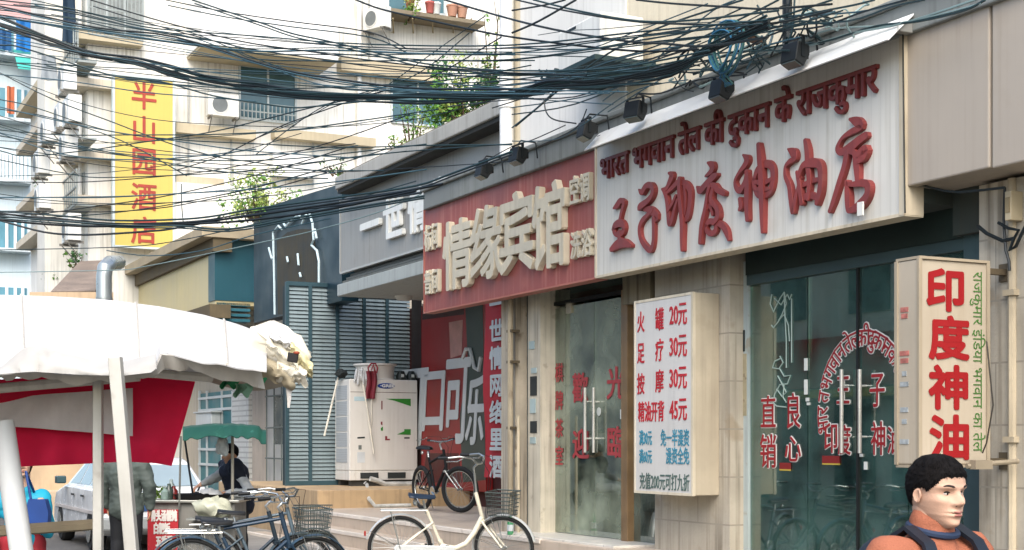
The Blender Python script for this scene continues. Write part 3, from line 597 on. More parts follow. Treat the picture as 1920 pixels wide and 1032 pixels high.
for z in (zt - .035, zb + .02): mb = MB(); mb.box(uBl - th * .6, uBl - th * .6 + .04, v1 - .05, .36, z - .02, z + .02); mb.box(uBl - th * .6 - .03, uBl - th * .6 + .07, .335, .352, z - .06, z + .06); part('bracket', mb, mat('rusty_bracket', '#5d5240', .7, .3, var=.3), bs)
mb = MB(); z = zb - .01; mb.tube([(uBl + .03, v1 - .22, z), (uBl + .05, v1 + .02, z + .02), (uBl + .05, .3, z + .03)], .017, 8); mb.box(uBl + .03, uBl + .09, v1 - .2, v1 - .05, z - .02, z + .04)
part('taped_tube', mb, mat('taped_white', '#8f8470', .7, var=.3, wear=.4), bs, smooth=True)
# floodlights on arms above the signs
fl0 = None
fb = mat('flood_black', '#171b1c', .5, .2, var=.3); fgls = mat('flood_glass', '#3b4a48', .15, .0, var=.2, spec=.8)
names = ['largest black floodlight, over the right end of the white sign', 'black floodlight over the middle of the white sign, below the blue wire coil', 'tilted black floodlight over the left part of the white sign', 'black floodlight where the red sign meets the white sign', 'black floodlight over the middle of the red sign, beside a white clip', 'black floodlight over the left half of the red sign']
for (px, py, rzz), lab in zip(((1490, 100, .1), (1352, 166, .0), (1191, 206, .35), (1099, 243, -.1), (971, 290, .1), (906, 318, .0)), names):
    u, z = fac(px, py, -.32); z += .0
    if fl0 is None:
        fl0 = thing('floodlight', lab, 'floodlight', (0, 0, 0), group='floodlights above the signs')
        mb = MB(); mb.prism([(-.1, -.1), (.02, -.15), (.1, -.03), (.1, .07), (-.06, .1)], -.115, .115, plane='yz'); part('housing', mb, fb, fl0, bevel=.01)
        mb = MB(); mb.obox((0, -.042, -.128), (.1, 0, 0), (0, .052, -.022), (0, .002, .005)); part('lens', mb, fgls, fl0)
        mb = MB(); 
        for x in (-.122, .122): mb.box(x - .006, x + .006, -.02, .02, -.06, .13)
        mb.box(-.128, .128, -.02, .02, .13, .142); mb.tube([(0, 0, .14), (0, .05, .2), (0, .3, .2), (0, .33, -.02)], .012, 6); part('bracket', mb, darkm, fl0)
        mb = MB(); mb.box(-.05, .05, .1, .15, -.05, .05); part('ballast_box', mb, fb, fl0, bevel=.006)
        o = fl0
    else: o = dup(fl0, Matrix.Identity(4), lab)
    o.matrix_world = FM @ Matrix.Translation((u, -.32, z)) @ Matrix.Rotation(rzz, 4, 'Z') @ Matrix.Scale(.74, 4)
# ================================================================ the left shop with the grey sign
VG = 1.0; US = -10.3; VE = prp(768, 700, US)[0]
gy = mat('grey_fascia', '#8b8b86', .5, var=.08, scale=1.1, streak=.35, scol='#55524a', wear=.08)
slab_ = mat('pale_slab', '#a09f98', .75, var=.15, scale=1.4, streak=.6, scol='#55513f')
uL = fu(638, VG); uR = fu(950, VG)
ks = thing('recessed_shop', 'grey shop with a deep entrance, concrete cornice and louvred metal wall, left of the hotel', 'building', (uL, VG, PZ))
ztop = fz(640, 375, VG); zlow = fz(639, 512, VG)
zs = fz(628, 333, .7); mb = MB(); mb.box(fu(628, .7), fu(950, .7) + 2, .7, 5.5, zs - .2, zs)
part('cornice', mb, slab_, ks, bevel=.015)
mb = MB(); mb.box(fu(628, .7) + .02, fu(950, .7) + 2, .74, 1.06, zs - .26, zs - .2); part('cornice_shade', mb, mat('soffit_shade_black', '#2b2c29', .85, var=.3), ks)  # added near-black slab: the shade under the cornice put into its colour
mb = MB(); mb.box(uL + .1, uR + 1, 1.05, 5.5, ztop - .1, zs - .2); part('shaded_frieze', mb, mat('frieze_shade', '#33322e', .8, var=.3, streak=.7), ks)  # dark base colour paints the shade below the cornice; the streaks are grime
mb = MB()
for k in range(3): mb.box(uL + .05, uR + 1, .93 + k * .03, 1.06, ztop + .12 + k * .13, ztop + .16 + k * .13)
part('frieze_strip', mb, mat('strip_brown', '#7e776a', .7, streak=.6), ks)
zc0 = fz(633, 556, .95); zc1 = fz(633, 534, .95)
mb = MB(); mb.box(fu(632, .95), uR + 1, .95, 5.2, zc0, zc1); part('canopy', mb, mat('canopy_grey', '#9aa09c', .6, var=.12, streak=.4), ks, bevel=.01)
mb = MB()
for k in range(4): mb.box(uL + .1 * k + .05, uR + 1, 1.02 + .03 * k, 1.3, zc1 + .02 + k * (zlow - zc1) / 4, zc1 + .02 + (k + .7) * (zlow - zc1) / 4)
part('shutter_housing', mb, mat('housing_dark', '#5c5f5a', .6, var=.25, streak=.6), ks)
mb = MB(); uu, zz = fac(757, 540, 2.0); mb.lathe([(.0, 0), (.11, .0), (.14, .05), (.15, .07)], (fu(757, 1.9), 1.9, zc0 - .07), 16); part('ceiling_lamp', mb, mat('opal_lamp', '#c9cac2', .4), ks, smooth=True)
mb = MB(); mb.box(US - .3, fu(940, VE) + .8, VE, VE + .3, LZ, zc0); part('back_wall', mb, mat('back_wall_dark', '#4a2522', .8, var=.35, scale=1.2), ks)
# louvred metal wall facing along the street
v0 = prp(538, 700, US)[0]; zt = prp(560, 533, US)[1]; v1 = VE
sl_ = mat('louvre_blue_grey', '#7c8b8e', .45, .25, var=.16, scale=1.2, streak=.4, scol='#4a5a5c', wear=.12)
mb = MB(); n = 50; h = (zt - PZ - .1) / n
for k in range(n):
    z = PZ + .05 + k * h; mb.obox((US, (v0 + v1) / 2, z + h / 2), (.012, 0, -h * .40), (0, (v1 - v0) / 2, 0), (.003, 0, .002))
part('louvre_slats', mb, sl_, ks)
mb = MB()
for px in (538, 581, 632, 682, 725):
    v = prp(px, 700, US)[0]; mb.box(US - .03, US + .035, v - .03, v + .03, PZ, zt + .03)
mb.box(US - .03, US + .03, v0, v1, zt - .03, zt + .04); mb.box(US - .03, US + .03, v0, v1, PZ, PZ + .08); part('louvre_frame', mb, mat('louvre_frame', '#334d55', .5, .2, var=.2), ks)
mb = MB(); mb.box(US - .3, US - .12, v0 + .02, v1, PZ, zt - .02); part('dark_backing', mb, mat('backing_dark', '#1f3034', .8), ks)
# grey fascia sign
gs = thing('grey_sign', 'grey fascia sign with three raised white characters, partly hidden by the red hotel sign', 'sign', (uL, VG, zlow))
mb = MB(); mb.box(uL, uR + .5, VG, VG + .05, zlow, ztop); part('panel', mb, gy, gs)
mb = MB(); mb.box(uL - .02, uL + .012, VG - .01, VG + .055, zlow, ztop); mb.box(uL, uR + .5, VG - .01, VG + .055, zlow - .02, zlow + .012); part('edge_trim', mb, mat('alu_trim', '#aaa9a2', .4, .3), gs)
wl = mat('raised_white', '#d7d9d3', .5, var=.06, streak=.15)
for ch, a, b, y0, y1 in (('一', 670, 707, 374, 470), ('世', 713, 752, 364, 452), ('情', 760, 796, 350, 436), ('缘', 800, 838, 330, 415)):
    mb = MB(); pc = (a + b) / 2; text(mb, ch, fu(a, VG - .1), fu(b, VG - .1), fz(pc, y1, VG - .1), fz(pc, y0, VG - .1), VG - .005, .06, .02); part('raised_character', mb, wl, gs)
# cola panel and red banner deep in the entrance
VC = v1 - .14
u0, u1 = max(fu(772, VC), US + .05), fu(911, VC); zb = LZ + .25; zt = zc0 - .05
cp = thing('cola_panel', 'red and dark cola advertising panel with slanted white characters at the back of the entrance', 'panel', (u0, VC, zb))
mb = MB(); mb.box(u0, u1, VC, VC + .12, zb, zt); part('panel', mb, mat('cola_red', '#861a1b', .4, var=.3, scale=.9, wear=.25, wcol='#4c1513', spec=.5), cp)
mb = MB()
def cpx(pts, y0, y1): mb.prism([(fu(x, VC), fz(x, y, VC)) for x, y in pts], VC - y0, VC - y1)
mb = MB(); cpx([(872, 560), (905, 555), (911, 900), (868, 905), (862, 780), (878, 690)], .004, -.01); part('dark_bottle_shape', mb, mat('bottle_dark', '#2e3a34', .4, var=.5, scale=1.5), cp)
mb = MB(); cpx([(842, 605), (868, 600), (866, 665), (845, 672)], .003, -.01); part('pale_patch', mb, mat('pale_pink', '#b0837a', .5, var=.3, scale=4, wear=.4, wcol='#5c2622'), cp)
mb = MB(); cpx([(792, 570), (870, 560), (870, 590), (792, 600)], .003, -.01); part('dark_band', mb, mat('band_dark', '#43211e', .5, var=.4), cp)
cwm = mat('cola_white', '#b9bebc', .5, var=.1)
mb = MB(); cpx([(772, 560), (790, 557), (790, 905), (772, 905)], .003, -.01); part('dark_edge', mb, mat('edge_dark', '#2a1a18', .5, var=.4), cp)
mb = MB(); cpx([(800, 850), (860, 850), (866, 905), (792, 905)], .0035, -.01); part('dark_base', mb, mat('base_dark_red', '#4e1714', .5, var=.4), cp)
for ch, a, b, y0, y1 in (('可', 738, 800, 676, 850), ('口', 786, 836, 680, 815), ('可', 829, 878, 655, 838), ('乐', 872, 907, 700, 838)):
    mb = MB(); pc = (a + b) / 2; text(mb, ch, fu(a, VC), fu(b, VC), fz(pc, y1, VC), fz(pc, y0, VC), VC - .006, .008, .022, shear=.12); part('slanted_character', mb, cwm, cp)
mb = MB(); mb.tube([(fu(x, VC), VC - .02, fz(x, y, VC)) for x, y in ((870, 672), (876, 655), (884, 655), (892, 690), (900, 695), (904, 670))], .035, 6); part('flourish', mb, cwm, cp)
VB = 1.6; u0, u1 = fu(908, VB), fu(948, VB)
rb = thing('vertical_banner', 'narrow vertical red banner with white characters beside the stained pillar', 'banner', (u0, VB, LZ))
mb = MB(); mb.grid(lambda a, b: (u0 + (u1 - u0) * a, VB + .02 * math.sin(b * 9), fz(908, 895, VB) + b * (fz(908, 552, VB) - fz(908, 895, VB))), 4, 20, thick=.004); part('cloth', mb, mat('banner_red', '#a8202a', .7, var=.14, scale=2), rb)
mb = MB(); rows(mb, '一世情网络里酒', fu(921, VB), fu(947, VB), fz(930, 545, VB), fz(930, 900, VB), VB - .025, .004, .012); part('lettering', mb, cwm, rb)
# ================================================================ navy board, yellow shop and the far shop fronts
VN = 1.3; u0, u1 = fu(476, VN), fu(641, VN) - .0
zt = fz(480, 394, VN); zt2 = fz(641, 344, VN); zb = fz(476, 606, VN)
nb = thing('navy_board', 'tall dark navy facade board with a broken white neon outline around a brown patch', 'signboard', (u0, VN, zb))
mb = MB(); mb.prism([(u0, zb), (u1, zb), (u1, zt2), (u0, zt)], VN, VN + .3); part('board', mb, mat('navy_board', '#0b2731', .45, var=.2, scale=1.3, streak=.2, scol='#27474f'), nb)
mb = MB(); mb.prism([(fu(x, VN), fz(x, y, VN)) for x, y in ((520, 452), (540, 436), (562, 430), (588, 430), (592, 470), (598, 500), (598, 580), (540, 590), (522, 590))], VN - .012, VN + .1); part('brown_patch', mb, mat('brown_patch', '#3f3a2c', .7, var=.5, scale=3, streak=.8, scol='#16262a'), nb)
neon = mat('neon_white', '#b9cdd0', .4, var=.1)
for pts in ([(515, 590), (514, 520), (512, 436), (522, 424), (528, 430)], [(532, 420), (536, 425), (548, 412), (560, 404), (566, 410)], [(566, 420), (574, 402)], [(580, 400), (586, 420), (588, 450), (584, 460), (594, 470), (598, 490), (598, 530)], [(504, 465), (508, 480), (510, 486)], [(538, 482), (540, 492)], [(558, 476), (560, 498)], [(562, 512), (564, 520)], [(532, 545), (533, 585)], [(590, 430), (594, 448)]):
    mb = MB(); mb.tube([(fu(x, VN - .05), VN - .05, fz(x, y, VN - .05)) for x, y in pts], .022, 6); part('neon_tube', mb, neon, nb)
VY = .9; u0, u1 = fu(223, VY), fu(404, VY); zt, zb = fz(223, 519, VY), fz(415, 568, VY)
yh = thing('yellow_shop', 'shop with a pale yellow fascia and a dark teal end, left of the navy board', 'building', (u1, VY, zb))
mb = MB(); mb.box(u0, u1, VY, VY + 4, zb, zt - .25); part('fascia', mb, mat('pale_yellow', '#c0b284', .5, var=.12, scale=.9, streak=.3, scol='#9c8a58', planks=1.3, spec=.5), yh)
mb = MB(); mb.box(u0 - .1, u1 + .25, VY - .35, VY + 4, zt - .22, zt); part('eave', mb, mat('eave_tan', '#a2947a', .7, var=.2, streak=.15), yh, bevel=.01)
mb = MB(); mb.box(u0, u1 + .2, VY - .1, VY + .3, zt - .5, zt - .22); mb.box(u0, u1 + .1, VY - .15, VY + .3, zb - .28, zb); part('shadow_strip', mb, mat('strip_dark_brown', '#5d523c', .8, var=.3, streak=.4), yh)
mb = MB(); va, vb = prp(410, 500, u1)[0], prp(478, 500, u1)[0]; mb.box(u1 - .5, u1 + .02, VY - .02, vb, prp(440, 565, u1)[1], zt - .2); part('teal_end', mb, mat('teal_end', '#1c4a54', .45, var=.15, scale=1.2, streak=.25, scol='#143c45'), yh)
mb = MB(); z = prp(440, 565, u1)[1]
for k in range(4): mb.box(u1 - .4, u1 + .0, VY + .02, vb - .1, z - .1 - k * .11, z - .04 - k * .11)
part('teal_louvre', mb, mat('teal_louvre', '#2d6470', .5), yh)
fw = mat('shop_wall_cream', '#b7ad9b', .8, var=.15, scale=1.1, streak=.5, scol='#6f675a')
VW = 2.0; fs = thing('street_shop', 'plain shop fronts with a teal window and a barred door behind the cook', 'building', (fu(430, VW), VW, 0))
mb = MB(); mb.box(-40, fu(548, VW), VW + .02, VW + 3, -.01, zb + .2); part('front_wall', mb, fw, fs)
tl_ = mat('teal_paint', '#1f6a70', .5, var=.18, streak=.2); wf = mat('white_frame', '#c2c8c6', .5, var=.1, streak=.2)
ua, ub = fu(376, VW), fu(441, VW); mb = MB(); mb.box(ua, ub, VW - .03, VW + .02, .05, fz(410, 735, VW)); f_ = part('teal_window', mb, tl_, fs)
mb = MB()
for px in (378, 392, 420, 440): mb.box(fu(px, VW) - .03, fu(px, VW) + .03, VW - .07, VW - .02, .05, fz(px, 733, VW))
for y in (745, 768, 843, 872): z = fz(410, y, VW); mb.box(ua, ub, VW - .066, VW - .025, z - .03, z + .03)
part('frame', mb, wf, f_)
mb = MB(); mb.box(fu(390, VW), fu(420, VW), VW - .3, VW - .08, fz(405, 800, VW), fz(405, 775, VW)); mb.box(fu(388, VW), fu(422, VW), VW - .34, VW - .07, fz(405, 775, VW), fz(405, 772, VW)); part('shelf_box', mb, wf, fs, bevel=.01)
mb = MB(); mb.box(fu(445, VW), fu(476, VW), VW - .12, VW + .1, -.01, zb); part('brick_pier', mb, mat('white_brick', '#c4c5c0', .7, var=.14, lines=(1.2, .115, .02)), fs)
mb = MB(); k = 0
while fu(478, VW) + k * .09 < fu(503, VW): mb.box(fu(478, VW) + k * .09, fu(478, VW) + k * .09 + .05, VW - .06, VW + .1, -.01, 3.2); k += 1
part('ribbed_panel', mb, mat('ribbed_cream', '#b5ab9f', .6, var=.12, streak=.4), fs)
mb = MB(); mb.box(fu(503, VW), fu(548, VW), VW - .02, VW + .1, -.01, 3.4); d_ = part('barred_door', mb, mat('door_white', '#bcbab2', .6, var=.12, streak=.4), fs)
mb = MB(); mb.box(fu(516, VW), fu(537, VW), VW - .03, VW, fz(527, 833, VW), fz(527, 742, VW)); part('door_window', mb, mat('door_dark', '#1f3236', .3), d_)
mb = MB()
for px in (500, 514, 528, 545): mb.tube([(fu(px, VW - .15), VW - .15, .1), (fu(px, VW - .15), VW - .15, 3.3)], .016, 6)
for y in (742, 802, 860): z = fz(520, y, VW - .15); mb.tube([(fu(498, VW - .15), VW - .15, z), (fu(548, VW - .15), VW - .15, z)], .018, 6)
part('door_bars', mb, mat('bars_grey', '#6f7773', .5, .3), d_)
mb = MB(); z0 = fz(455, 640, 1.2); mb.prism([(.9, z0 - .35), (2.1, z0 + .1), (2.1, z0 + .16), (.9, z0 - .29)], fu(425, 1.2), fu(530, 1.2), plane='yz'); part('small_awning', mb, mat('awning_grey', '#7b746a', .7, var=.2, streak=.4), fs)
# plants on the roofs
def bush(name, lab, px, py, Y, w, h, n, size, cols, seed, group=None, wild=1.0):
    c = loc(px, py, Y); t = thing(name, lab, 'plant', (c.x, c.y, c.z - h * .5), group=group); rr = random.Random(seed)
    mb = MB(); fl = MB(); nb = max(7, int(10 * w)); b0 = Vector((c.x, c.y, c.z - h * .62))
    for k in range(nb):         # many stems fanning out of the base, each with its own tufts
        a = rr.uniform(0, 6.28); q = rr.random() ** .6; e = Vector((c.x + math.cos(a) * w * .5 * q, c.y + math.sin(a) * w * .32 * q, c.z + h * (rr.uniform(-.25, .5) - .28 * q * q)))
        s = Vector((c.x + math.cos(a) * w * .2 * q, c.y + math.sin(a) * w * .1 * q, b0.z)); m_ = s.lerp(e, .55) + Vector((rr.gauss(0, .04), rr.gauss(0, .04), h * .1)); mb.tube([s, m_, e], [.016, .010, .004], 5)
        for f in (.45, .7, .88, 1.0):
            if rr.random() < .18: continue
            p_ = s.lerp(e, f) + Vector((rr.gauss(0, .05), rr.gauss(0, .05), rr.gauss(0, .05))) * w; r_ = rr.uniform(.08, .19) * min(w, h * 1.6)
            fl.leaves(p_, (r_ * rr.uniform(.8, 1.5), r_, r_ * rr.uniform(.6, 1.1)), max(4, int(n / nb / 3.4 * rr.uniform(.5, 1.5))), size * rr.uniform(.75, 1.25), seed * 31 + k * 5 + int(f * 9), k % len(cols), 0, rr.uniform(0, .5))
    part('stem', mb, mat('stem_brown', '#5a4a36', .8), t); part('foliage', fl, cols, t)
lf = [mat('leaf_green', '#5d8a34', .6, var=.35, scale=5), mat('leaf_yellow', '#9bab55', .6, var=.3, scale=5)]
lfd = [mat('leaf_dark', '#35612c', .6, var=.4, scale=5), mat('leaf_green', '#5d8a34', .6)]
bush('roof_shrub', 'dense green shrub on the roof behind the grey cornice, beside the white downpipe', 868, 158, 26, 1.75, 1.35, 3400, .045, lfd + [lf[1]], 1)
bush('roof_shrub', 'sparse pale shrub on the roof, left of the dense green shrub', 772, 222, 26.5, .9, 1.0, 420, .035, lf, 2)
bush('roof_shrub', 'tiny tuft growing at the top edge of the grey cornice', 742, 266, 25, .5, .28, 120, .03, lf, 3)
bush('roof_shrub', 'wispy climber hanging beside the white downpipe near the top', 922, 62, 26, .5, 1.5, 260, .035, lf, 9)
bush('roof_shrub', 'bright yellow-green shrub on the roof behind the navy board', 484, 368, 29, 2.3, .8, 2200, .04, [lf[1], lf[0], lf[1]], 4)
bush('roof_shrub', 'low green creeper on the roof edge between the navy board and the cornice', 634, 312, 26.5, 1.0, .28, 260, .035, lfd, 5)
# ================================================================ apartment block across the end of the row
UB = -23.5
aw = mat('apartment_white', '#dedcd3', .85, var=.10, scale=.6, streak=.7, scol='#8f8878', wear=.15, wcol='#b3ac9c'); tan = mat('tan_trim', '#b3a78c', .8, var=.15, scale=1, streak=.12, wear=.2, wcol='#8f846c'); win = mat('window_teal', '#43646a', .2, var=.3, scale=.8, spec=.6); wfr = mat('window_frame', '#b9c0be', .5, .1)
def pv(px, u=UB): return prp(px, 400, u)[0]
def pz(px, py, u=UB): return prp(px, py, u)[1]
ab = thing('apartment_block', 'cream white apartment block behind the shops, carrying the yellow hotel banner', 'building', (UB, pv(330), 0))
vC = pv(165); mb = MB(); mb.box(-33, UB, vC, pv(1100), -.01, 17); part('walls', mb, aw, ab)
def ab_box(name, xa, xb, ya, yb, du, m, par=None, xr=None, back=.05, **k):
    u = UB + du; mb = MB(); xr = xr or (xa + xb) / 2; mb.box(UB - back, u, pv(xa, u), pv(xb, u), pz(xr, yb, u), pz(xr, ya, u)); return part(name, mb, m, par or ab, **k)
for xa, xb, ya, yb in ((163, 268, 64, 80), (163, 214, 149, 165), (163, 214, 284, 298), (163, 214, 368, 384), (330, 480, 237, 255), (515, 705, 250, 266), (640, 830, 118, 143), (330, 420, 332, 346)):
    b = MB(); u = UB + .35; xr = (xa + xb) / 2; z0, z1 = pz(xr, yb, u), pz(xr, ya, u); b.box(-33, u, pv(xa, u) - (.35 if xa < 170 else 0), pv(xb, u), z0, z1); part('string_course', b, tan if xa > 300 or ya < 100 else mat('pale_trim', '#c2b8a4', .8, var=.1, streak=.3), ab)
# balcony
u = UB + 1.5; mb = MB(); va, vb = pv(377, u), pv(634, u); zb0 = pz(500, 98, u); mb.box(UB, u, va, vb, zb0 + .02, zb0 + 2.2); part('balcony', mb, mat('balcony_white', '#dddcd6', .8, var=.04, streak=.15), ab)
mb = MB(); mb.box(UB, u - .03, va + .03, vb - .03, zb0 - .04, zb0 + .02); part('balcony_soffit', mb, mat('soffit_tan', '#b0a488', .85, var=.15, wear=.2, wcol='#948a72'), ab)
def window(xa, xb, ya, yb, du=.03, bars=2, m=win):
    w = ab_box('window', xa, xb, ya, yb, du, m); u = UB + du + .04; mb = MB(); xr = (xa + xb) / 2; za, zb_ = pz(xr, yb, u), pz(xr, ya, u); t = .05
    va, vb = pv(xa, u), pv(xb, u)
    for k in range(bars + 1): v = va + (vb - va) * k / bars; mb.box(UB, u, v - t / 2, v + t / 2, za, zb_)
    mb.box(UB, u - .004, va, vb, za - t, za); mb.box(UB, u - .004, va, vb, zb_, zb_ + t); part('window_frame', mb, wfr, w)
window(166, 268, -60, 64, bars=3, m=mat('window_grey', '#8f938f', .3, var=.2)); window(450, 555, 130, 224); window(735, 832, 147, 232); window(728, 766, -60, 22, bars=1); window(806, 834, -60, 24, bars=1)
mb = MB(); u = UB + .8; mb.box(UB, u, pv(722, u), pv(910, u), pz(815, 34, u), pz(815, 27, u)); sh = part('plant_shelf', mb, mat('shelf_brown', '#7b705c', .8, streak=.4), ab)
mb = MB()
for px in (738, 775, 812, 850, 885): mb.tube([(UB, pv(px), pz(px, 62)), (u - .05, pv(px, u), pz(px, 34, u))], .02, 5)
part('bracket', mb, mat('bracket_tan', '#8f8264', .7), sh)
mb = MB(); mb.tube([(UB + .1, pv(671), -.01), (UB + .1, pv(671), 17)], .07, 8); part('downpipe', mb, mat('white_pvc', '#d9d9d4', .5), ab, smooth=True)
mb = MB(); u = UB + .6; mb.box(UB - .05, u, pv(330, u), pv(480, u), 3, pz(400, 347, u)); part('low_wing', mb, aw, ab)
ab_box('white_sheet', 512, 590, 288, 332, .3, mat('balcony_white', '#dddcd6', .8))
# pots on the shelf
rr = random.Random(8)
for k, (px, c) in enumerate(((769, '#a5664e'), (806, '#a4554d'), (818, '#c7c9c4'), (848, '#a77a63'), (866, '#a87f68'))):
    u = UB + .55; v = pv(px, u); z = pz(815, 27, u); mb = MB(); r = .13 if k < 3 else .16; mb.lathe([(r * .7, 0), (r, .26), (r * 1.08, .27), (r * 1.05, .32), (r * .85, .32), (r * .8, .28)], (u, v, z), 12)
    solo('flower_pot', ['terracotta pot with a leafy plant at the left end of the high plant shelf', 'red pot on the high shelf, second pot from the left', 'white pot in the middle of the high plant shelf', 'tan pot on the right half of the high shelf', 'tan pot at the right end of the high plant shelf'][k], 'plant pot', mb, mat('pot_%s' % c[1:], c, .7), (u, v, z), group='pots on the high shelf', smooth=True)
u = UB + .55; c = FM @ Vector((u, pv(769, u), pz(815, 27, u) + .55))
bush('potted_plant', 'bushy yellow-green plant growing in the left terracotta pot on the high shelf', 770, 8, c.y, .9, .7, 260, .05, lf, 12)
# air conditioner outdoor units
ac0 = None; acw = mat('unit_white', '#cfcfc8', .5, var=.06, streak=.25); acd = mat('unit_grille', '#6b706f', .6, var=.3); 
def acunit(M, lab, w=.8, h=.58):
    global ac0
    if ac0 is None:
        ac0 = thing('air_conditioner', lab, 'air conditioner', (0, 0, 0), WM, 'wall air conditioners'); mb = MB(); mb.box(-.4, .4, -.14, .14, 0, .58); part('casing', mb, acw, ac0, bevel=.015)
        mb = MB(); mb.lathe([(.22, -.152), (.235, -.152), (.235, -.139), (.2, -.139)], (-.1, 0, .29), 20, axis='y')
        part('fan_ring', mb, acw, ac0)
        mb = MB(); mb.lathe([(.2, -.158), (.2, -.142)], (-.1, 0, .29), 20, axis='y'); part('fan_grille', mb, acd, ac0)
        mb = MB()
        for x in (-.32, .32): mb = MB(); mb.box(x - .02, x + .02, -.2, .2, -.05, -.0); mb.tube([(x, .17, -.4), (x, -.15, -.04)], .014, 5); part('bracket', mb, mat('bracket_grey', '#6f6c64', .6), ac0)
        o = ac0
    else: o = dup(ac0, WM, lab)
    o.matrix_world = M; return o
acunit(FM @ Matrix.Translation((UB + .5, pv(417, UB + .5), pz(417, 220, UB + .5))) @ R90, 'white air conditioner beside the teal window, under the white balcony')
acunit(FM @ Matrix.Translation((UB + .5, pv(707, UB + .5), pz(707, 56, UB + .5))) @ Matrix.Rotation(math.radians(25), 4, 'Z'), 'white air conditioner turned sideways at the left end of the plant shelf')
# receding side of the block
sb = mat('bay_cream', '#d2cfc4', .85, var=.08, streak=.3)
def sd(px): return fu(px, vC)
for (xa, xb, ya, yb) in ((70, 84, 20, 470),):
    mb = MB(); mb.box(fu(xa, vC - .9), fu(xb, vC - .9), vC - .9, vC, 3, 16); part('bay', mb, sb, ab)
for xa, xb, ya, yb in ((142, 160, -40, 60), (143, 160, 100, 140), (143, 160, 200, 270), (143, 160, 330, 370), (101, 111, 60, 130), (101, 111, 190, 260), (101, 111, 330, 400)):
    mb = MB(); xm = (xa + xb) / 2; mb.box(sd(xa), sd(xb), vC - .04, vC, fz(xm, yb, vC), fz(xm, ya, vC)); w_ = part('window', mb, mat('window_grey', '#8f938f', .3), ab)
for i, (px, py) in enumerate(((126, 175), (128, 300), (118, 245), (78, 330), (80, 395), (135, 235), (92, 270), (134, 455))):
    p = loc(px, py, 36 + (163 - px) * .075); vv = vC - (.9 if px < 102 or 112 < px < 140 else .0) - .35
    u_, z_ = fac(px, py, vv); acunit(FM @ Matrix.Translation((u_, vv, z_)), 'small air conditioner unit bracketed on the receding side of the cream apartment block')
for i, (px, y0, y1) in enumerate(((118, -20, 520), (150, -20, 540), (98, -20, 520))):
    mb = MB(); mb.tube([(fu(px, vC - .1), vC - .1, 2), (fu(px, vC - .1), vC - .1, 16)], .05, 6); part('downpipe', mb, MC['white_pvc'], ab, smooth=True)
for i, (xa, xb, ya, yb) in enumerate(((120, 146, 195, 270), (118, 144, 330, 392), (118, 146, 60, 130), (88, 108, 210, 280), (90, 108, 330, 390))):
    mb = MB(); xm = (xa + xb) / 2; v_ = vC - .45; ua, ub = fu(xa, v_), fu(xb, v_); z0, z1 = fz(xm, yb, v_), fz(xm, ya, v_)
    for k in range(8): u_ = ua + (ub - ua) * k / 7; mb.box(u_ - .015, u_ + .015, v_ - .015, v_ + .015, z0, z1)
    for z in (z0, (z0 + z1) / 2, z1): mb.box(ua, ub, v_ - .02, v_ + .02, z - .02, z + .02)
    mb.box(ua, ub, v_, vC, z0 - .05, z0); part('window_cage', mb, mat('cage_grey', '#8f9692', .5, .2), ab)
bush('balcony_plant', 'dark plant on a ledge of the block side, highest of the ledge plants', 84, 338, 39, .8, .5, 180, .06, lfd, 21); bush('balcony_plant', 'dark plant on the low ledge left of the silver duct', 105, 512, 37, .9, .5, 180, .06, lfd, 22); bush('balcony_plant', 'dark plant on a low ledge of the block side, next to the yellow banner', 142, 485, 35.5, .8, .4, 160, .06, lfd, 23)
for lab, px, py, w, h, c in (('dark blue trousers hanging from the top left corner of the cream block', 130, 38, .35, 1.1, '#1d3346'), ('grey shirt hanging on the side of the cream block above the air conditioners', 92, 128, .4, .6, '#8b9296')):
    u_ = UB + .4; v_, z_ = prp(px, py, u_); mb = MB(); mb.grid(lambda a, b: (u_ + .05 * math.sin(a * 8 + b * 2), v_ + (a - .5) * w * (1 - .2 * b), z_ + (b - .5) * h), 8, 8, thick=.03); solo('hanging_clothes', lab, 'laundry', mb, mat('cloth_%s' % c[1:], c, .85), (u_, v_, z_), smooth=60)
for xa, xb, ya, yb in ((166, 268, -30, 70), (450, 555, 196, 228)):
    mb = MB(); u = UB + .35; va, vb = pv(xa, u), pv(xb, u); z0, z1 = pz((xa + xb) / 2, yb, u), pz((xa + xb) / 2, ya, u)
    for k in range(15): v = va + (vb - va) * k / 14; mb.box(u - .012, u + .012, v - .012, v + .012, z0, z1)
    for z in (z0, (z0 + z1) / 2, z1): mb.box(u - .015, u + .015, va, vb, z - .015, z + .015)
    for v in (va, vb): mb.box(UB, u, v - .015, v + .015, z0 - .01, z0 + .02)
    part('window_cage', mb, mat('cage_grey', '#8f9692', .5, .2), ab)
for px, y0, y1 in ((352, 150, 350), (690, -40, 118), (432, 255, 350), (585, 268, 350)):
    mb = MB(); mb.tube([(UB + .07, pv(px), pz(px, y1)), (UB + .07, pv(px), pz(px, y0))], .03, 6); part('conduit', mb, mat('conduit_grey', '#a9aaa4', .6, streak=.4), ab, smooth=True)
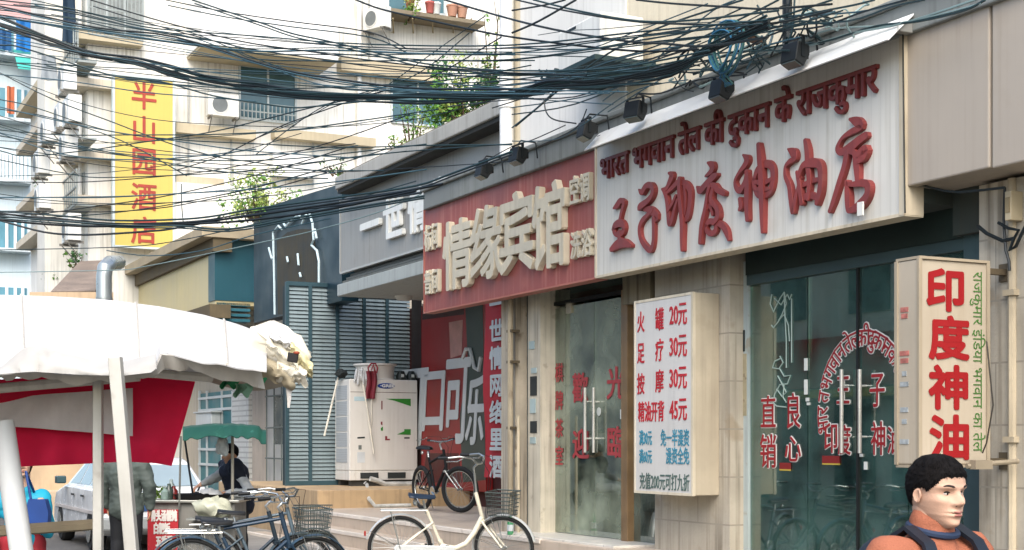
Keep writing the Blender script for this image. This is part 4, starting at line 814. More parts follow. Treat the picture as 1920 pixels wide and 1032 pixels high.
# yellow hotel banner
u = UB + .5; va, vb = pv(213, u), pv(326, u); zt, zb = pz(270, 147, u), pz(270, 463, u)
yb_ = thing('yellow_banner', 'tall yellow hotel banner with five red characters on the cream apartment block', 'sign', (u, va, zb))
mb = MB(); mb.box(u - .1, u, va, vb, zb, zt); part('panel', mb, mat('banner_yellow', '#bfab58', .6, var=.06, scale=.8, streak=.1), yb_)
mb = MB()
for v in (va, vb): mb.box(u - .15, u + .02, v - .03, v + .03, zb - .05, zt + .05)
mb.box(u - .15, u + .02, va, vb, zb - .05, zb); mb.box(u - .15, u + .02, va, vb, zt, zt + .05); part('frame', mb, mat('frame_pale', '#b9c4c4', .5), yb_)
for i, ch in enumerate('半山园酒店'):
    yc = (180, 243, 303, 369, 432)[i]; mb = MB(); text(mb, ch, pv(245, u), pv(295, u), pz(270, yc + 27, u), pz(270, yc - 27, u), 0, .01, .012); mb.xf(Matrix.Translation((u + .002, 0, 0)) @ R90); part('lettering', mb, mat('banner_letter_red', '#9c3c2c', .6), yb_)
# far block at the left edge
U2 = -54; fb2 = thing('far_block', 'pale bluish apartment block at the left edge with blue laundry and a teal awning', 'building', (U2, prp(20, 500, U2)[0], 0))
v0, v1 = prp(-160, 500, U2)[0], prp(63, 500, U2)[0]; mb = MB(); mb.box(U2 - 8, U2, v0, v1, -.01, 28); part('walls', mb, mat('far_white', '#c3d0d2', .85, var=.06, scale=.4, streak=.2), fb2)
mb = MB(); mb.box(U2, U2 + .1, v0, v1, pz(30, 36, U2), 28); part('pink_tiles', mb, mat('pink_tile', '#c49c98', .7, var=.1, lines=(.5, .25, .02)), fb2)
for ya, yb in ((56, 106), (168, 226), (292, 340), (412, 468), (540, 556)):
    b = MB(); b.box(U2, U2 + .06, prp(-60, 500, U2)[0], prp(50, 500, U2)[0], pz(30, yb, U2), pz(30, ya, U2)); w_ = part('window', b, mat('window_blue', '#5d8a97', .25, var=.4, scale=.5), fb2)
    b = MB()
    for px in (-30, -10, 12, 28, 42) if ya != 292 else range(-30, 50, 7): v = prp(px, 500, U2)[0]; b.box(U2 + .06, U2 + .14, v - .06, v + .06, pz(30, yb, U2), pz(30, ya, U2))
    part('window_frame', b, mat('far_frame', '#d3dadb', .5), w_)
    b = MB(); b.box(U2, U2 + .8, prp(-60, 500, U2)[0], prp(55, 500, U2)[0], pz(30, yb + 8, U2), pz(30, yb + 2, U2)); part('window_ledge', b, mat('far_ledge', '#bdc7c8', .7, streak=.3), fb2)
mb = MB(); mb.prism([(U2 + .1, pz(45, 95, U2)), (U2 + 1.6, pz(45, 145, U2)), (U2 + 1.6, pz(45, 147, U2)), (U2 + .1, pz(45, 98, U2))], prp(24, 500, U2)[0], prp(66, 500, U2)[0], plane='xz'); mb.v = [Vector((p.x, p.y, p.z)) for p in mb.v]
part('teal_awning', mb, mat('awning_teal', '#3fa396', .6, var=.15), fb2)
for k, (px, py, w, h, c) in enumerate(((38, 76, .6, 1.4, '#1668a8'), (4, 84, .5, .9, '#1f4f7a'), (14, 196, .3, 1.2, '#b36a4a'))):
    v, z = prp(px, py, U2); mb = MB(); mb.grid(lambda a, b: (U2 + .9 + .08 * math.sin(a * 7), v + (a - .5) * w, z + (b - .5) * h), 8, 6, thick=.03)
    solo('hanging_laundry', ['bright blue garment hanging below the pink tiles of the far block', 'dark blue garment hanging at the left edge of the far block', 'orange cloth hanging in the second window row of the far block'][k], 'laundry', mb, mat('cloth_%s' % c[1:], c, .8), (U2 + .9, v, z), group='laundry on the far block')
# silver duct and low roof wall
mb = MB(); a = loc(195, 575, 26); d = Vector((a.x, a.y, 3)); ztp = loc(195, 505, 26).z
lw = thing('low_roof_wall', 'low beige parapet wall with a tiled roof just above the white tent', 'wall', (a.x, a.y, 3)); W0 = loc(55, 548, 27); W1 = loc(180, 545, 27)
mb.prism([(W0.x, W0.y), (W1.x, W1.y), (W1.x + .1, W1.y + .3), (W0.x + .1, W0.y + .3)], 0, W0.z, plane='xy'); part('parapet', mb, mat('beige_wall', '#b8a081', .8, var=.15, streak=.3), lw)
mb = MB(); A0, A1 = loc(95, 547, 27.3), loc(178, 545, 27.3); B0, B1 = loc(150, 490, 31), loc(225, 487, 31); mb.grid(lambda p, q: (A0.lerp(A1, p)).lerp(B0.lerp(B1, p), q), 10, 6, thick=.05); part('tiled_roof', mb, mat('roof_brown', '#7d6f62', .8, var=.3, streak=.5), lw)
mb = MB(); p = [a, loc(195, 520, 26), loc(197, 503, 26), loc(206, 494, 26.2), loc(222, 492, 26.8)]; p[0] = Vector((p[1].x, p[1].y, 0)); mb.tube(p, .14, 14)
for z in (1.5, 2.6, 3.6, 4.2): mb.lathe([(.15, -.02), (.15, .02)], (p[1].x, p[1].y, z), 14)
solo('exhaust_duct', 'round silver exhaust duct with an elbow beside the yellow fascia', 'duct', mb, mat('galvanised', '#a9b0ae', .35, .7, var=.15), (p[0].x, p[0].y, 0), smooth=True)
# ================================================================ the row across the street (seen only as reflections in the glass)
ob = thing('opposite_shop', 'plain shop row with a brown red fascia across the street, mirrored in the shop glass', 'building', (-4, -14, 0))
mb = MB(); mb.box(-30, 8, -20, -14, -.01, 6.5); part('walls', mb, mat('opposite_wall', '#b5b3a6', .8, var=.3, scale=.5, streak=.5), ob)
mb = MB(); mb.box(-20, -2, -14, -13.8, 2.9, 4.1); part('fascia', mb, mat('opposite_red', '#8c4436', .6, var=.25), ob)
for k in range(9): mb = MB().box(-19.5 + k * 2, -18.1 + k * 2, -14, -13.95, .2, 2.6); part('shop_window', mb, mat('opposite_teal%d' % (k % 3), ('#2f4c4c', '#5f8480', '#8a9a90')[k % 3], .3, var=.3), ob)
mb = MB(); mb.box(-20, -2, -14, -13.75, 2.66, 2.86); part('yellow_strip', mb, mat('opposite_yellow', '#a08f3e', .6), ob)
mb = MB()
for k in range(6): mb.box(-19 + k * 3, -17.6 + k * 3, -14, -13.96, 4.6, 5.9)
part('upper_window', mb, mat('opposite_teal0', '#2f4c4c', .3), ob)
# ================================================================ the white market tent on the left
Yt = 7.0
def interp(tab, x):
    for (a, b), (c, d) in zip(tab, tab[1:]):
        if x <= c: return b + (d - b) * (x - a) / (c - a)
    return tab[-1][1]
top = [(-300, 548), (0, 553), (100, 556), (200, 562), (300, 575), (380, 590), (440, 606), (500, 628)]
bot = [(-300, 705), (0, 699), (60, 694), (150, 700), (230, 702), (290, 695), (300, 664), (330, 666), (400, 678), (462, 694), (500, 696)]
tn = thing('market_tent', 'white canvas market stall tent with slanted poles at the left, red cloth below it', 'tent', (at(200, 830, Yt).x, Yt, 0), WM)
cv = mat('canvas_white', '#b9b8b4', .8, var=.07, scale=2, streak=.0, wear=.10, wcol='#a8a498')
def canopy(a, b):
    x = -300 + 800 * a; yt, yb = interp(top, x), interp(bot, x); bb = b ** 1.15; Y = 8.0 - 1.5 * b - .3 * max(0, x - 300) / 200 * b
    y = yt + (yb - yt) * bb + 9 * noise.noise(Vector((x * .022, 2, b))) * b * b + 9 * noise.noise(Vector((x * .012, 5, 2 * b))) * b
    return at(x, y, Y + .05 * noise.noise(Vector((x * .012, b * 3, 0))) + (.12 * noise.noise(Vector((x * .02, b * 2, 3))) * b) + .07 * b * abs(noise.noise(Vector((x * .018 + b * 2.2, b * 1.2, 8)))) - .05 * b * abs(noise.noise(Vector((x * .045 - b * 3, b * 2, 5)))))
mb = MB(); mb.grid(canopy, 60, 16, thick=-.006); part('canopy', mb, cv, tn, smooth=60)
def valance(a, b):
    x = -300 + 790 * a; yb = interp(bot, x); p = at(x, yb, 6.5); l = .02 + .05 * abs(noise.noise(Vector((x * .011, 0, 4)))) + .025 * noise.noise(Vector((x * .05, 1, 4))) + (.03 if x > 300 else 0); p.z -= max(l, .01) * b; p.y += .05 * noise.noise(Vector((x * .06, 3, 1))) * b + .05 * b; return p
mb = MB(); mb.grid(valance, 80, 4, thick=.005); part('valance', mb, mat('canvas_grey', '#bab5aa', .85, var=.12, scale=4, streak=.2), tn, smooth=60)
ft = [(-300, 688), (0, 690), (40, 656), (58, 648), (80, 650), (120, 662), (170, 674), (220, 680), (292, 664)]
def flap(a, b):
    x = -300 + 592 * a; y0, y1 = interp(ft, x), interp(bot, x) + 3; return at(x, y0 + (y1 - y0) * b, 6.36 + .1 * (1 - b) ** 2 - .03 * noise.noise(Vector((x * .03, b * 2, 7))) * b + .02 * noise.noise(Vector((x * .09, b, 2))))
mb = MB(); mb.grid(flap, 70, 8, thick=-.006); part('folded_flap', mb, mat('canvas_flap', '#a5a39d', .85, var=.12, scale=4, wear=.2, wcol='#8c887c'), tn, smooth=60)
for x_ in (40, 255, 420):
    mb = MB(); mb.tube([canopy((x_ + 300 + 6 * b_) / 800, b_) + Vector((0, -.004, .004)) for b_ in [i / 10 for i in range(11)]], .007, 5); part('seam', mb, MC['canvas_grey'], tn, smooth=True)
def back(a, b):
    x = -300 + 700 * a; p = at(x, interp(top, x), 8.0); return Vector((p.x, p.y + 1.0 * b, p.z - .22 * b * b - .1 * b))
mb = MB(); mb.grid(back, 30, 6, thick=.006); part('back_slope', mb, cv, tn, smooth=60)
pm = mat('pole_metal', '#b5b3aa', .45, .35, var=.15, scale=4, streak=.35, wear=.2); pw = mat('pole_white', '#c6c2b6', .6, var=.12, scale=3, streak=.3, wear=.2)
def pole(p, q, Y0, Y1, r, m=pm, nm='pole', n=4, par=tn):
    a, b = at(*p, Y0), at(*q, Y1); d = (b - a); b2 = a + d * ((a.z) / (a.z - b.z)) if b.z > 0.02 and nm in ('pole', 'leaning_post') else b
    mb = MB(); mb.tube([a, b2], r, n); return part(nm, mb, m, par, bevel=.004 if n == 4 else 0, smooth=n > 4)
pole((184, 680), (184, 1032), 6.85, 6.85, .03); pole((216, 670), (247, 1032), 6.1, 6.1, .037)
pole((-20, 730), (262, 706), 6.9, 6.95, .024, pw, 'cross_bar', 8); pole((236, 696), (397, 709), 6.8, 7.05, .022, pw, 'cross_bar', 8); pole((-120, 690), (-120, 1032), 7.4, 7.4, .03)
pole((-40, 999), (176, 984), 7.3, 7.4, .03, mat('bar_wood', '#8c7f66', .8, var=.25, streak=.4), 'low_bar', 6)
pole((4, 790), (40, 1032), 6.9, 6.9, .055, mat('pvc_white', '#c9cbc8', .5, var=.08, streak=.15), 'leaning_post', 14)
# rolled canvas end with ties
mb = MB(); R0 = [at(480, 660, 7.2), at(505, 652, 7.15), at(530, 654, 7.1), at(552, 668, 7.05), at(566, 684, 7.0)]
mb.tube(R0, [.11, .125, .115, .09, .05], 20)
for i, v in enumerate(mb.v): mb.v[i] = v + Vector((noise.noise(v * 9), noise.noise(v * 9 + Vector((5, 0, 0))), noise.noise(v * 9 + Vector((0, 7, 0))))) * .05 + Vector((0, 0, .018 * noise.noise(v * 26))) + Vector((noise.noise(v * 19), 0, noise.noise(v * 17 + Vector((2, 2, 0))))) * .035
part('rolled_end', mb, mat('canvas_cream', '#d0c9b6', .85, var=.12, scale=5, wear=.3, wcol='#b9a878'), tn, smooth=70)
mb = MB(); mb.grid(lambda a, b: at(556 + 30 * a, 676 + 22 * a + 20 * b - 10 * a * b, 7.0 - .05 * math.sin(b * 6 + a * 4)), 8, 8, thick=.006); part('frayed_flap', mb, mat('canvas_yellowed', '#c9bf93', .85, var=.2, scale=6), tn, smooth=60)
rr = random.Random(6)
for k, (x0, y0, x1, y1, w, dn) in enumerate(((500, 640, 560, 690, 34, 0), (520, 690, 575, 700, 26, 10), (490, 680, 552, 706, 22, 14), (545, 650, 586, 692, 20, 6), (505, 632, 545, 646, 16, 0))):
    mb = MB(); mb.grid(lambda a, b: at(x0 + (x1 - x0) * a + 5 * noise.noise(Vector((a * 5, b * 4, k))), y0 + (y1 - y0) * a + w * (b - .5) + (dn + 7 * noise.noise(Vector((a * 9, k, 2)))) * b * b + 4 * math.sin(a * 14 + k) * b, 6.93 - .05 * math.sin(b * 3.1) - .03 * noise.noise(Vector((a * 4, b * 5, k + 3)))), 18, 10, thick=.005)
    part('loose_fold', mb, (MC['canvas_cream'], MC['canvas_cream'], mat('canvas_dull', '#a79c82', .85, var=.25, scale=5), MC['canvas_yellowed'], MC['canvas_white'])[k], tn, smooth=60)
mb = MB(); c = at(549, 671, 6.80); mb.obox(c, (.024, .006, -.004), (.0, .008, 0), (.003, 0, .022)); part('black_patch', mb, mat('patch_black', '#15110f', .7), tn, bevel=.004)
mb = MB(); c = at(556, 662, 6.8); mb.ell(c, (.016, .01, .008)); part('red_knot', mb, mat('knot_red', '#8a3a20', .7), tn, smooth=True)
for pts in ([(541, 695), (536, 715), (540, 728), (542, 745), (541, 765)], [(553, 690), (550, 710), (546, 728), (543, 740)], [(558, 700), (561, 716)], [(528, 698), (531, 712)]):
    mb = MB(); mb.tube([at(x, y, 6.95) for x, y in pts], [.012] * (len(pts) - 1) + [.006], 6); part('tie_ribbon', mb, mat('ribbon_white', '#d3cfc8', .8, var=.1), tn, smooth=True)
for k, (xa, xb, ya, yb) in enumerate(((415, 445, 706, 726), (440, 470, 720, 742), (466, 496, 700, 724))):
    mb = MB(); mb.grid(lambda a, b: at(xa + (xb - xa) * a + 4 * math.sin(b * 5), ya + (yb - ya) * b + 5 * math.sin(a * 9) * b, 7.3 + .03 * math.sin(a * 8)), 8, 5, thick=.004); part('torn_green_rag', mb, mat('rag_green', '#2d8a58', .8, var=.3, scale=6) if k != 1 else mat('rag_pale_green', '#7fae92', .8, var=.25), tn, smooth=60)
mb = MB(); mb.grid(lambda a, b: at(390 + 170 * a, 700 + 14 * b + (18 * b * math.sin(a * 3.14)), 7.5 + .1 * b), 16, 4, thick=.005); part('hem', mb, mat('hem_grey', '#a49c8c', .85, var=.25, scale=5, wear=.3, wcol='#6f6a52'), tn, smooth=60)
# red cloth with a white strip hung under the tent
rcl = thin_cloth('crimson_cloth', '#e62a58', .5, var=.12, scale=2.2, wear=.08, wcol='#c2506a')
rt = [(-300, 700), (0, 712), (180, 700), (262, 706), (366, 716)]; rbm = [(-300, 880), (0, 877), (120, 871), (240, 866), (290, 868), (322, 874)]
def redc(a, b):
    xt = -300 + 666 * a; xb = -300 + 622 * a; x = xt + (xb - xt) * b; y = interp(rt, xt) * (1 - b) + interp(rbm, xb) * b
    return at(x, y, 7.2 + .05 * math.sin(x * .05) * b + .04 * noise.noise(Vector((x * .02, b * 3, 1))) * (.3 + b))
rk = thing('red_cloth', 'crimson cloth with a white strip hanging under the white tent', 'cloth', at(100, 790, 7.2), WM)
mb = MB(); mb.grid(redc, 70, 16, thick=.004); part('cloth', mb, rcl, rk, smooth=60)
st = [(-300, 770), (0, 757), (60, 742), (150, 735), (247, 728)]; sbm = [(-300, 800), (0, 799), (80, 804), (180, 812), (251, 818)]
mb = MB(); mb.grid(lambda a, b: at(-300 + 549 * a, interp(st, -300 + 547 * a) * (1 - b) + interp(sbm, -300 + 551 * a) * b, 7.09 + .02 * math.sin(a * 30 + b * 3)), 50, 8, thick=.004); part('white_strip', mb, thin_cloth('strip_white', '#d6d2ce', .4, var=.12, scale=4, streak=.1), rk, smooth=60)
# ================================================================ snack cart with the green sunshade
Yc = 17.2; c0, c1 = at(283, 830, Yc).x, at(440, 830, Yc).x
ct = thing('snack_cart', 'grey snack cart with a red menu board, under the green sunshade', 'cart', ((c0 + c1) / 2, Yc + .3, 0), WM)
zt = at(300, 938, Yc).z
mb = MB(); mb.box(c0, c1, Yc, Yc + .75, .3, zt - .03); part('body', mb, mat('cart_grey', '#83827b', .6, .2, var=.25, streak=.5), ct, bevel=.01)
mb = MB(); mb.box(c0 - .04, c1 + .06, Yc - .06, Yc + .8, zt - .03, zt); part('counter', mb, mat('counter_steel', '#a5a59d', .35, .6, var=.2), ct, bevel=.006)
mb = MB(); s0, s1 = at(277, 830, Yc - .08).x, at(334, 830, Yc - .08).x; mb.box(s0, s1, Yc - .09, Yc - .05, .25, at(300, 956, Yc - .08).z); bd2 = part('menu_board', mb, mat('menu_red', '#b0282f', .6, var=.12, scale=3), ct)
mb = MB()
for i, s in enumerate(('骨头汤馄饨', '白粑饭', '五香蛋')):
    z = at(300, 978 + i * 24, Yc - .08).z; w = (s1 - s0) * (.86 if i == 0 else .55); mb2 = text(mb, s, s0 + .04 + i * .03, s0 + .04 + i * .03 + w, z, z + .14, Yc - .092, .003, .006)
part('menu_lettering', mb, mat('menu_white', '#d5cfc6', .6), bd2)
for wx in (c0 + .25, c1 - .25):
    mb = MB(); mb.lathe([(.02, -.02), (.29, -.02), (.31, 0), (.29, .02), (.02, .02)], (wx, Yc + .1, .31), 20, axis='y'); part('wheel', mb, mat('tyre_black', '#1b1b1b', .8), ct)
def on_cart(nm, lab, cat, mb, m, base, **k): return solo(nm, lab, cat, mb, m, base, WM, **k)
p = at(378, 938, Yc + .25); mb = MB(); mb.lathe([(.02, 0), (.3, .0), (.34, .06), (.35, .065), (.32, .02), (.05, .012)], (p.x, Yc + .3, zt), 20); on_cart('griddle_pan', 'wide dark griddle pan on the snack cart in front of the cook', 'pan', mb, mat('pan_black', '#232323', .45, .5), (p.x, Yc + .3, zt), smooth=True)
for k, (px, h, col) in enumerate(((309, .15, '#7b8d86'), (317, .19, '#39463f'), (326, .16, '#6b1f1c'), (321, .24, '#8c9a98'))):
    p = at(px, 940, Yc + .15 + .05 * k); mb = MB(); mb.lathe([(.045, 0), (.05, .01), (.05, h * .65), (.022, h * .85), (.022, h), (.0, h)], (p.x, p.y, zt), 10); on_cart('sauce_jar', ['pale green jar at the left of the sauce jars on the cart', 'dark jar among the sauce jars on the cart', 'dark red jar at the right of the sauce jars on the cart', 'tall pale bottle behind the sauce jars on the cart'][k], 'jar', mb, mat('jar_%s' % col[1:], col, .25), (p.x, p.y, zt), smooth=True, group='sauce jars on the cart')
p = at(290, 936, Yc + .25); mb = MB(); mb.leaves((p.x, p.y, zt + .09), (.2, .15, .09), 160, .035, 3, 0, 0); on_cart('vegetable_pile', 'heap of chopped greens at the left end of the cart', 'vegetables', mb, mat('greens', '#5f7d2c', .7, var=.4), (p.x, p.y, zt))
p = at(400, 965, Yc - .25); bp_ = mat('bag_plastic', '#aeb09c', .35, var=.12, scale=8, wear=.3, wcol='#b9a98e')
mb = MB(); mb.ell((p.x, p.y, at(400, 953, Yc - .25).z), (.22, .16, .12), 18, 12)
for i, v in enumerate(mb.v): mb.v[i] = v + Vector((noise.noise(v * 11), noise.noise(v * 11 + Vector((3, 0, 0))), noise.noise(v * 11 + Vector((0, 5, 0))))) * .07 + Vector((0, 0, .03 * noise.noise(v * 25)))
b_ = thing('bread_bag', 'plastic bag of pale flatbreads on a shelf at the front of the cart', 'bag', (p.x, p.y, zt - .2), WM); part('bag', mb, bp_, b_, smooth=60)
mb = MB(); mb.box(p.x - .3, p.x + .25, Yc - .35, Yc - .02, at(400, 972, Yc - .25).z - .02, at(400, 972, Yc - .25).z); part('front_shelf', mb, mat('shelf_steel', '#8f928c', .5, .3), ct)
p = at(398, 922, Yc + .55); mb = MB(); mb.grid(lambda a, b: (p.x - .16 + .34 * a, p.y - .15 + .3 * b, zt + .09 + .07 * math.sin(a * 3.1) * math.sin(b * 3.1) - .08 * a + .01 * math.sin(a * 20)), 12, 10, thick=.006); on_cart('white_cloth', 'white cloth draped over dough beside the cook on the cart', 'cloth', mb, mat('cloth_white', '#d3d2cb', .8), (p.x, p.y, zt), smooth=60)
# sunshade
Yu = 17.35; us_ = thing('green_sunshade', 'small green sunshade with a tattered edge over the snack cart', 'sunshade', (at(435, 830, Yu).x, Yu, 0), WM)
gcl = mat('shade_green', '#124638', .6, var=.2, scale=3, wear=.2, wcol='#5fae98')
def shade(a, b):
    x = 343 + 156 * a; yc = 800 - 6 * math.sin(a * 3.14); Y = Yu - .7 + 1.4 * b; d = at(x, yc + 2.5 * math.sin(a * 33 + 2 * math.sin(a * 9)) * (1 if b < .1 else .2) + (17 if b < .001 else 0) + 26 * (abs(b - .5) * 2) ** 2 * .3 + (6 if a > .93 else 0), Y); return d
mb = MB(); mb.grid(shade, 36, 8, thick=.008); part('canopy', mb, gcl, us_, smooth=60)
p = at(436, 812, Yu); mb = MB(); mb.tube([p, (p.x, Yu, 0)], .018, 8); part('pole', mb, mat('pole_cream', '#a9a596', .5, .2), us_, smooth=True)
for (a, b, c, d, nm) in ((339, 818, 336, 957, 'side_pole'), (346, 822, 362, 930, 'side_pole')):
    mb = MB(); mb.tube([at(a, b, Yu - .2), at(c, d, Yu - .2)], .014, 6); part(nm, mb, mat('pole_grey_dark', '#6d6f69', .5, .3) if a == 339 else darkm, us_, smooth=True)
mb = MB(); c = at(417, 830, Yu - .3); mb.ell(c, (.10, .05, .16), 20, 16)
for i, v in enumerate(mb.v): k = (c.z + .15 - v.z) / .3; mb.v[i] = Vector((c.x + (v.x - c.x) * (.12 + .95 * k), v.y, v.z)) + Vector((noise.noise(v * 17), noise.noise(v * 15 + Vector((0, 2, 0))), noise.noise(v * 14 + Vector((4, 0, 0))))) * .04
solo('plastic_bag', 'crumpled clear white plastic bag hanging under the green sunshade', 'bag', mb, mat('bag_white', '#a9b0ae', .3, var=.25, scale=10), c, WM, smooth=60)
# ================================================================ overhead cables
cbk = [mat('cable_black', '#141d1f', .5, var=.2), mat('cable_teal', '#1d3437', .5, var=.2), mat('cable_blue_grey', '#33505a', .5, var=.2), mat('cable_brown', '#2c2a22', .5, var=.2), mat('cable_pale', '#7f9594', .5, var=.2)]
def YF(px): return 2700 / ((px + 400) * .12545)
def smin(a, b): return (a ** -4 + b ** -4) ** -.25
def cpath(pts, ymax, fac_, sub=4, jit=0, rr=None):
    Q = []; n = len(pts)
    for i in range(n - 1):
        a, b, c, d = [Vector(pts[max(0, min(n - 1, j))]) for j in (i - 1, i, i + 1, i + 2)]
        for k in range(sub):
            t = k / sub; Q.append(.5 * ((2 * b) + (c - a) * t + (2 * a - 5 * b + 4 * c - d) * t * t + (3 * b - a - 3 * c + d) * t ** 3))
    Q.append(Vector(pts[-1]))
    return [at(q.x, q.y, smin(ymax, YF(max(q.x, -250)) * fac_)) for q in Q]
rc = random.Random(11)
def cable(pts, r=.010, m=0, lab='', grp='', ymax=None, f=None, dy=0, dx=0):
    pts = [(x + dx, y + dy) for x, y in pts]
    if pts[0][0] < 25: pts = [(-90, pts[0][1] - (pts[1][1] - pts[0][1]) / (pts[1][0] - pts[0][0] + 1e-6) * (pts[0][0] + 90))] + pts
    P = cpath(pts, ymax or rc.uniform(15, 20), f or rc.uniform(.90, .955))
    b = P[len(P) // 2]; mb = MB(); mb.tube(P, r * .78, 5)
    solo('overhead_cable', lab, 'cable', mb, cbk[m], b, WM, grp, smooth=True)
BUN = [(0, 45), (100, 80), (173, 103), (253, 117), (320, 135), (400, 153), (480, 165), (580, 179), (713, 183), (813, 182), (960, 180), (1027, 160), (1127, 152), (1260, 133), (1327, 97), (1440, 43)]
L1 = 'thick dark cable in the heavy bundle sagging above the yellow banner'
for k in range(9):
    j = rc.uniform(-8, 8); P = [(x + rc.uniform(-4, 4), y + j + rc.uniform(-3.5, 3.5) + (abs(x - 480) / 480) * rc.uniform(-5, 5)) for x, y in BUN]
    cable(P, rc.uniform(.011, .019), rc.choice((0, 0, 1)), L1, 'cables in the heavy bundle', 17.5, .93)
LA = 'thin cable in the fan running down from the top left over the white balcony'; GA = 'cables over the balcony'
SA = [[(20, 3), (133, 17), (267, 50), (367, 60), (480, 68), (680, 83), (960, 85), (1200, 60), (1440, 38)], [(170, 0), (267, 30), (350, 53), (417, 70), (480, 83), (580, 97), (690, 113), (800, 125), (960, 137), (1100, 142)],
      [(360, 0), (480, 40), (547, 63), (613, 77), (697, 97), (780, 117), (847, 125), (960, 133), (1150, 128), (1330, 95)], [(0, 8), (130, 24), (270, 56), (420, 80), (480, 100), (640, 103), (800, 102), (960, 100), (1150, 75), (1430, 45)],
      [(0, 28), (100, 43), (230, 62), (360, 80), (480, 92), (620, 90), (800, 97), (960, 98)], [(310, 0), (420, 22), (540, 40), (690, 60), (760, 90)], [(0, 12), (180, 52), (330, 70), (520, 128), (640, 150), (780, 166), (960, 168)], [(60, 0), (240, 40), (360, 62), (480, 110), (620, 155), (760, 160), (960, 150), (1180, 120)]]
for P in SA:
    for q in range(2): cable(P, rc.uniform(.007, .013), rc.choice((0, 1, 2)), LA, GA, dy=q * rc.uniform(4, 14), dx=q * 5)
LB = 'cable crossing the top edge in front of the cream wall beside the downpipe'; GB = 'cables at the top edge'
SB = [[(667, 0), (713, 17), (780, 33), (880, 55), (960, 70), (1093, 87), (1210, 97), (1310, 93)], [(833, 0), (960, 37), (1060, 60), (1177, 78), (1243, 82), (1323, 87), (1440, 70)], [(967, 0), (1043, 17), (1160, 37), (1260, 45), (1440, 45), (1560, 20)], [(1193, 0), (1260, 7), (1360, 13), (1440, 17), (1560, 8)], [(1000, 0), (1090, 22), (1200, 40), (1300, 38), (1460, 20)], [(960, 20), (1020, 10), (1060, 0)], [(960, 62), (1010, 40), (1080, 0)]]
for P in SB: cable(P, rc.uniform(.008, .014), rc.choice((0, 0, 1)), LB, GB)
LC = 'thin sagging cable in front of the yellow hotel banner'; GC = 'cables in front of the yellow banner'
SCB = [[(0, 137), (100, 187), (213, 230), (300, 263), (400, 293), (480, 305), (547, 315), (620, 323)], [(0, 137), (117, 183), (213, 210), (320, 228), (480, 237), (613, 238), (727, 230), (813, 217), (960, 178)], [(0, 85), (43, 90), (213, 143), (300, 153), (400, 180), (480, 193), (547, 202), (590, 200), (713, 187)], [(0, 140), (133, 153), (267, 173), (387, 183), (480, 190)],
       [(0, 277), (83, 293), (213, 313), (333, 320), (433, 323), (627, 323), (780, 315), (960, 303)], [(0, 300), (133, 327), (217, 333), (480, 320), (700, 290), (960, 270)], [(0, 371), (213, 369), (360, 362), (480, 355), (640, 340), (800, 318)], [(0, 187), (60, 200), (200, 245), (330, 262), (480, 270), (640, 277), (800, 273), (960, 272)], [(0, 250), (120, 290), (260, 300), (380, 292), (480, 280)], [(0, 205), (100, 222), (230, 265), (350, 330)]]
for P in SCB: cable(P, rc.uniform(.006, .011), rc.choice((0, 1, 1, 2)), LC, GC)
LD = 'cable climbing steeply to the right across the teal window of the apartment block'; GD = 'cables climbing past the teal window'
SD = [[(0, 283), (50, 293), (167, 282), (267, 267), (367, 253), (433, 240), (480, 228), (640, 190), (760, 178)], [(480, 260), (580, 218), (640, 187), (713, 167), (780, 122), (867, 60), (910, 30)], [(480, 290), (563, 227), (633, 188), (733, 160), (800, 128), (880, 62)], [(330, 320), (420, 290), (520, 240), (600, 210), (700, 176), (800, 150), (940, 70)]]
for P in SD: cable(P, rc.uniform(.006, .010), rc.choice((0, 1)), LD, GD)
LE = 'thick cable in the low bundle sagging past the foot of the yellow banner'; GE = 'cables in the low bundle'
SE = [[(0, 402), (100, 409), (213, 419), (333, 417), (400, 411), (480, 397), (647, 374), (780, 354), (850, 330), (960, 290)], [(0, 412), (67, 419), (150, 424), (213, 424), (327, 419), (413, 412), (560, 392), (720, 366), (830, 345)], [(0, 414), (83, 436), (150, 441), (213, 439), (283, 434), (327, 429), (480, 402), (640, 385), (790, 362)], [(0, 406), (213, 422), (340, 424), (430, 430), (560, 408), (700, 384), (795, 368)], [(0, 400), (120, 414), (240, 424), (360, 420), (480, 412), (620, 392), (780, 358)]]
for P in SE:
    for q in range(2): cable(P, rc.uniform(.010, .016), rc.choice((0, 1, 1)), LE, GE, dy=q * rc.uniform(-6, 6))
LF = 'single thin cable sagging low across the yellow fascia and the navy board'; GF = 'single low cables'
for P, m in (([(0, 511), (213, 507), (267, 501), (367, 481), (480, 457), (597, 431), (713, 397), (790, 364)], 4), ([(0, 469), (213, 464), (320, 454), (480, 420), (640, 380), (780, 340)], 1), ([(200, 470), (280, 480), (380, 470), (480, 440), (620, 410)], 2), ([(340, 345), (341, 390), (345, 430)], 1)): cable(P, .008, m, LF, GF)
LG = 'cable in the loose fan between the white downpipe and the floodlights'; GG = 'cables fanning above the signs'
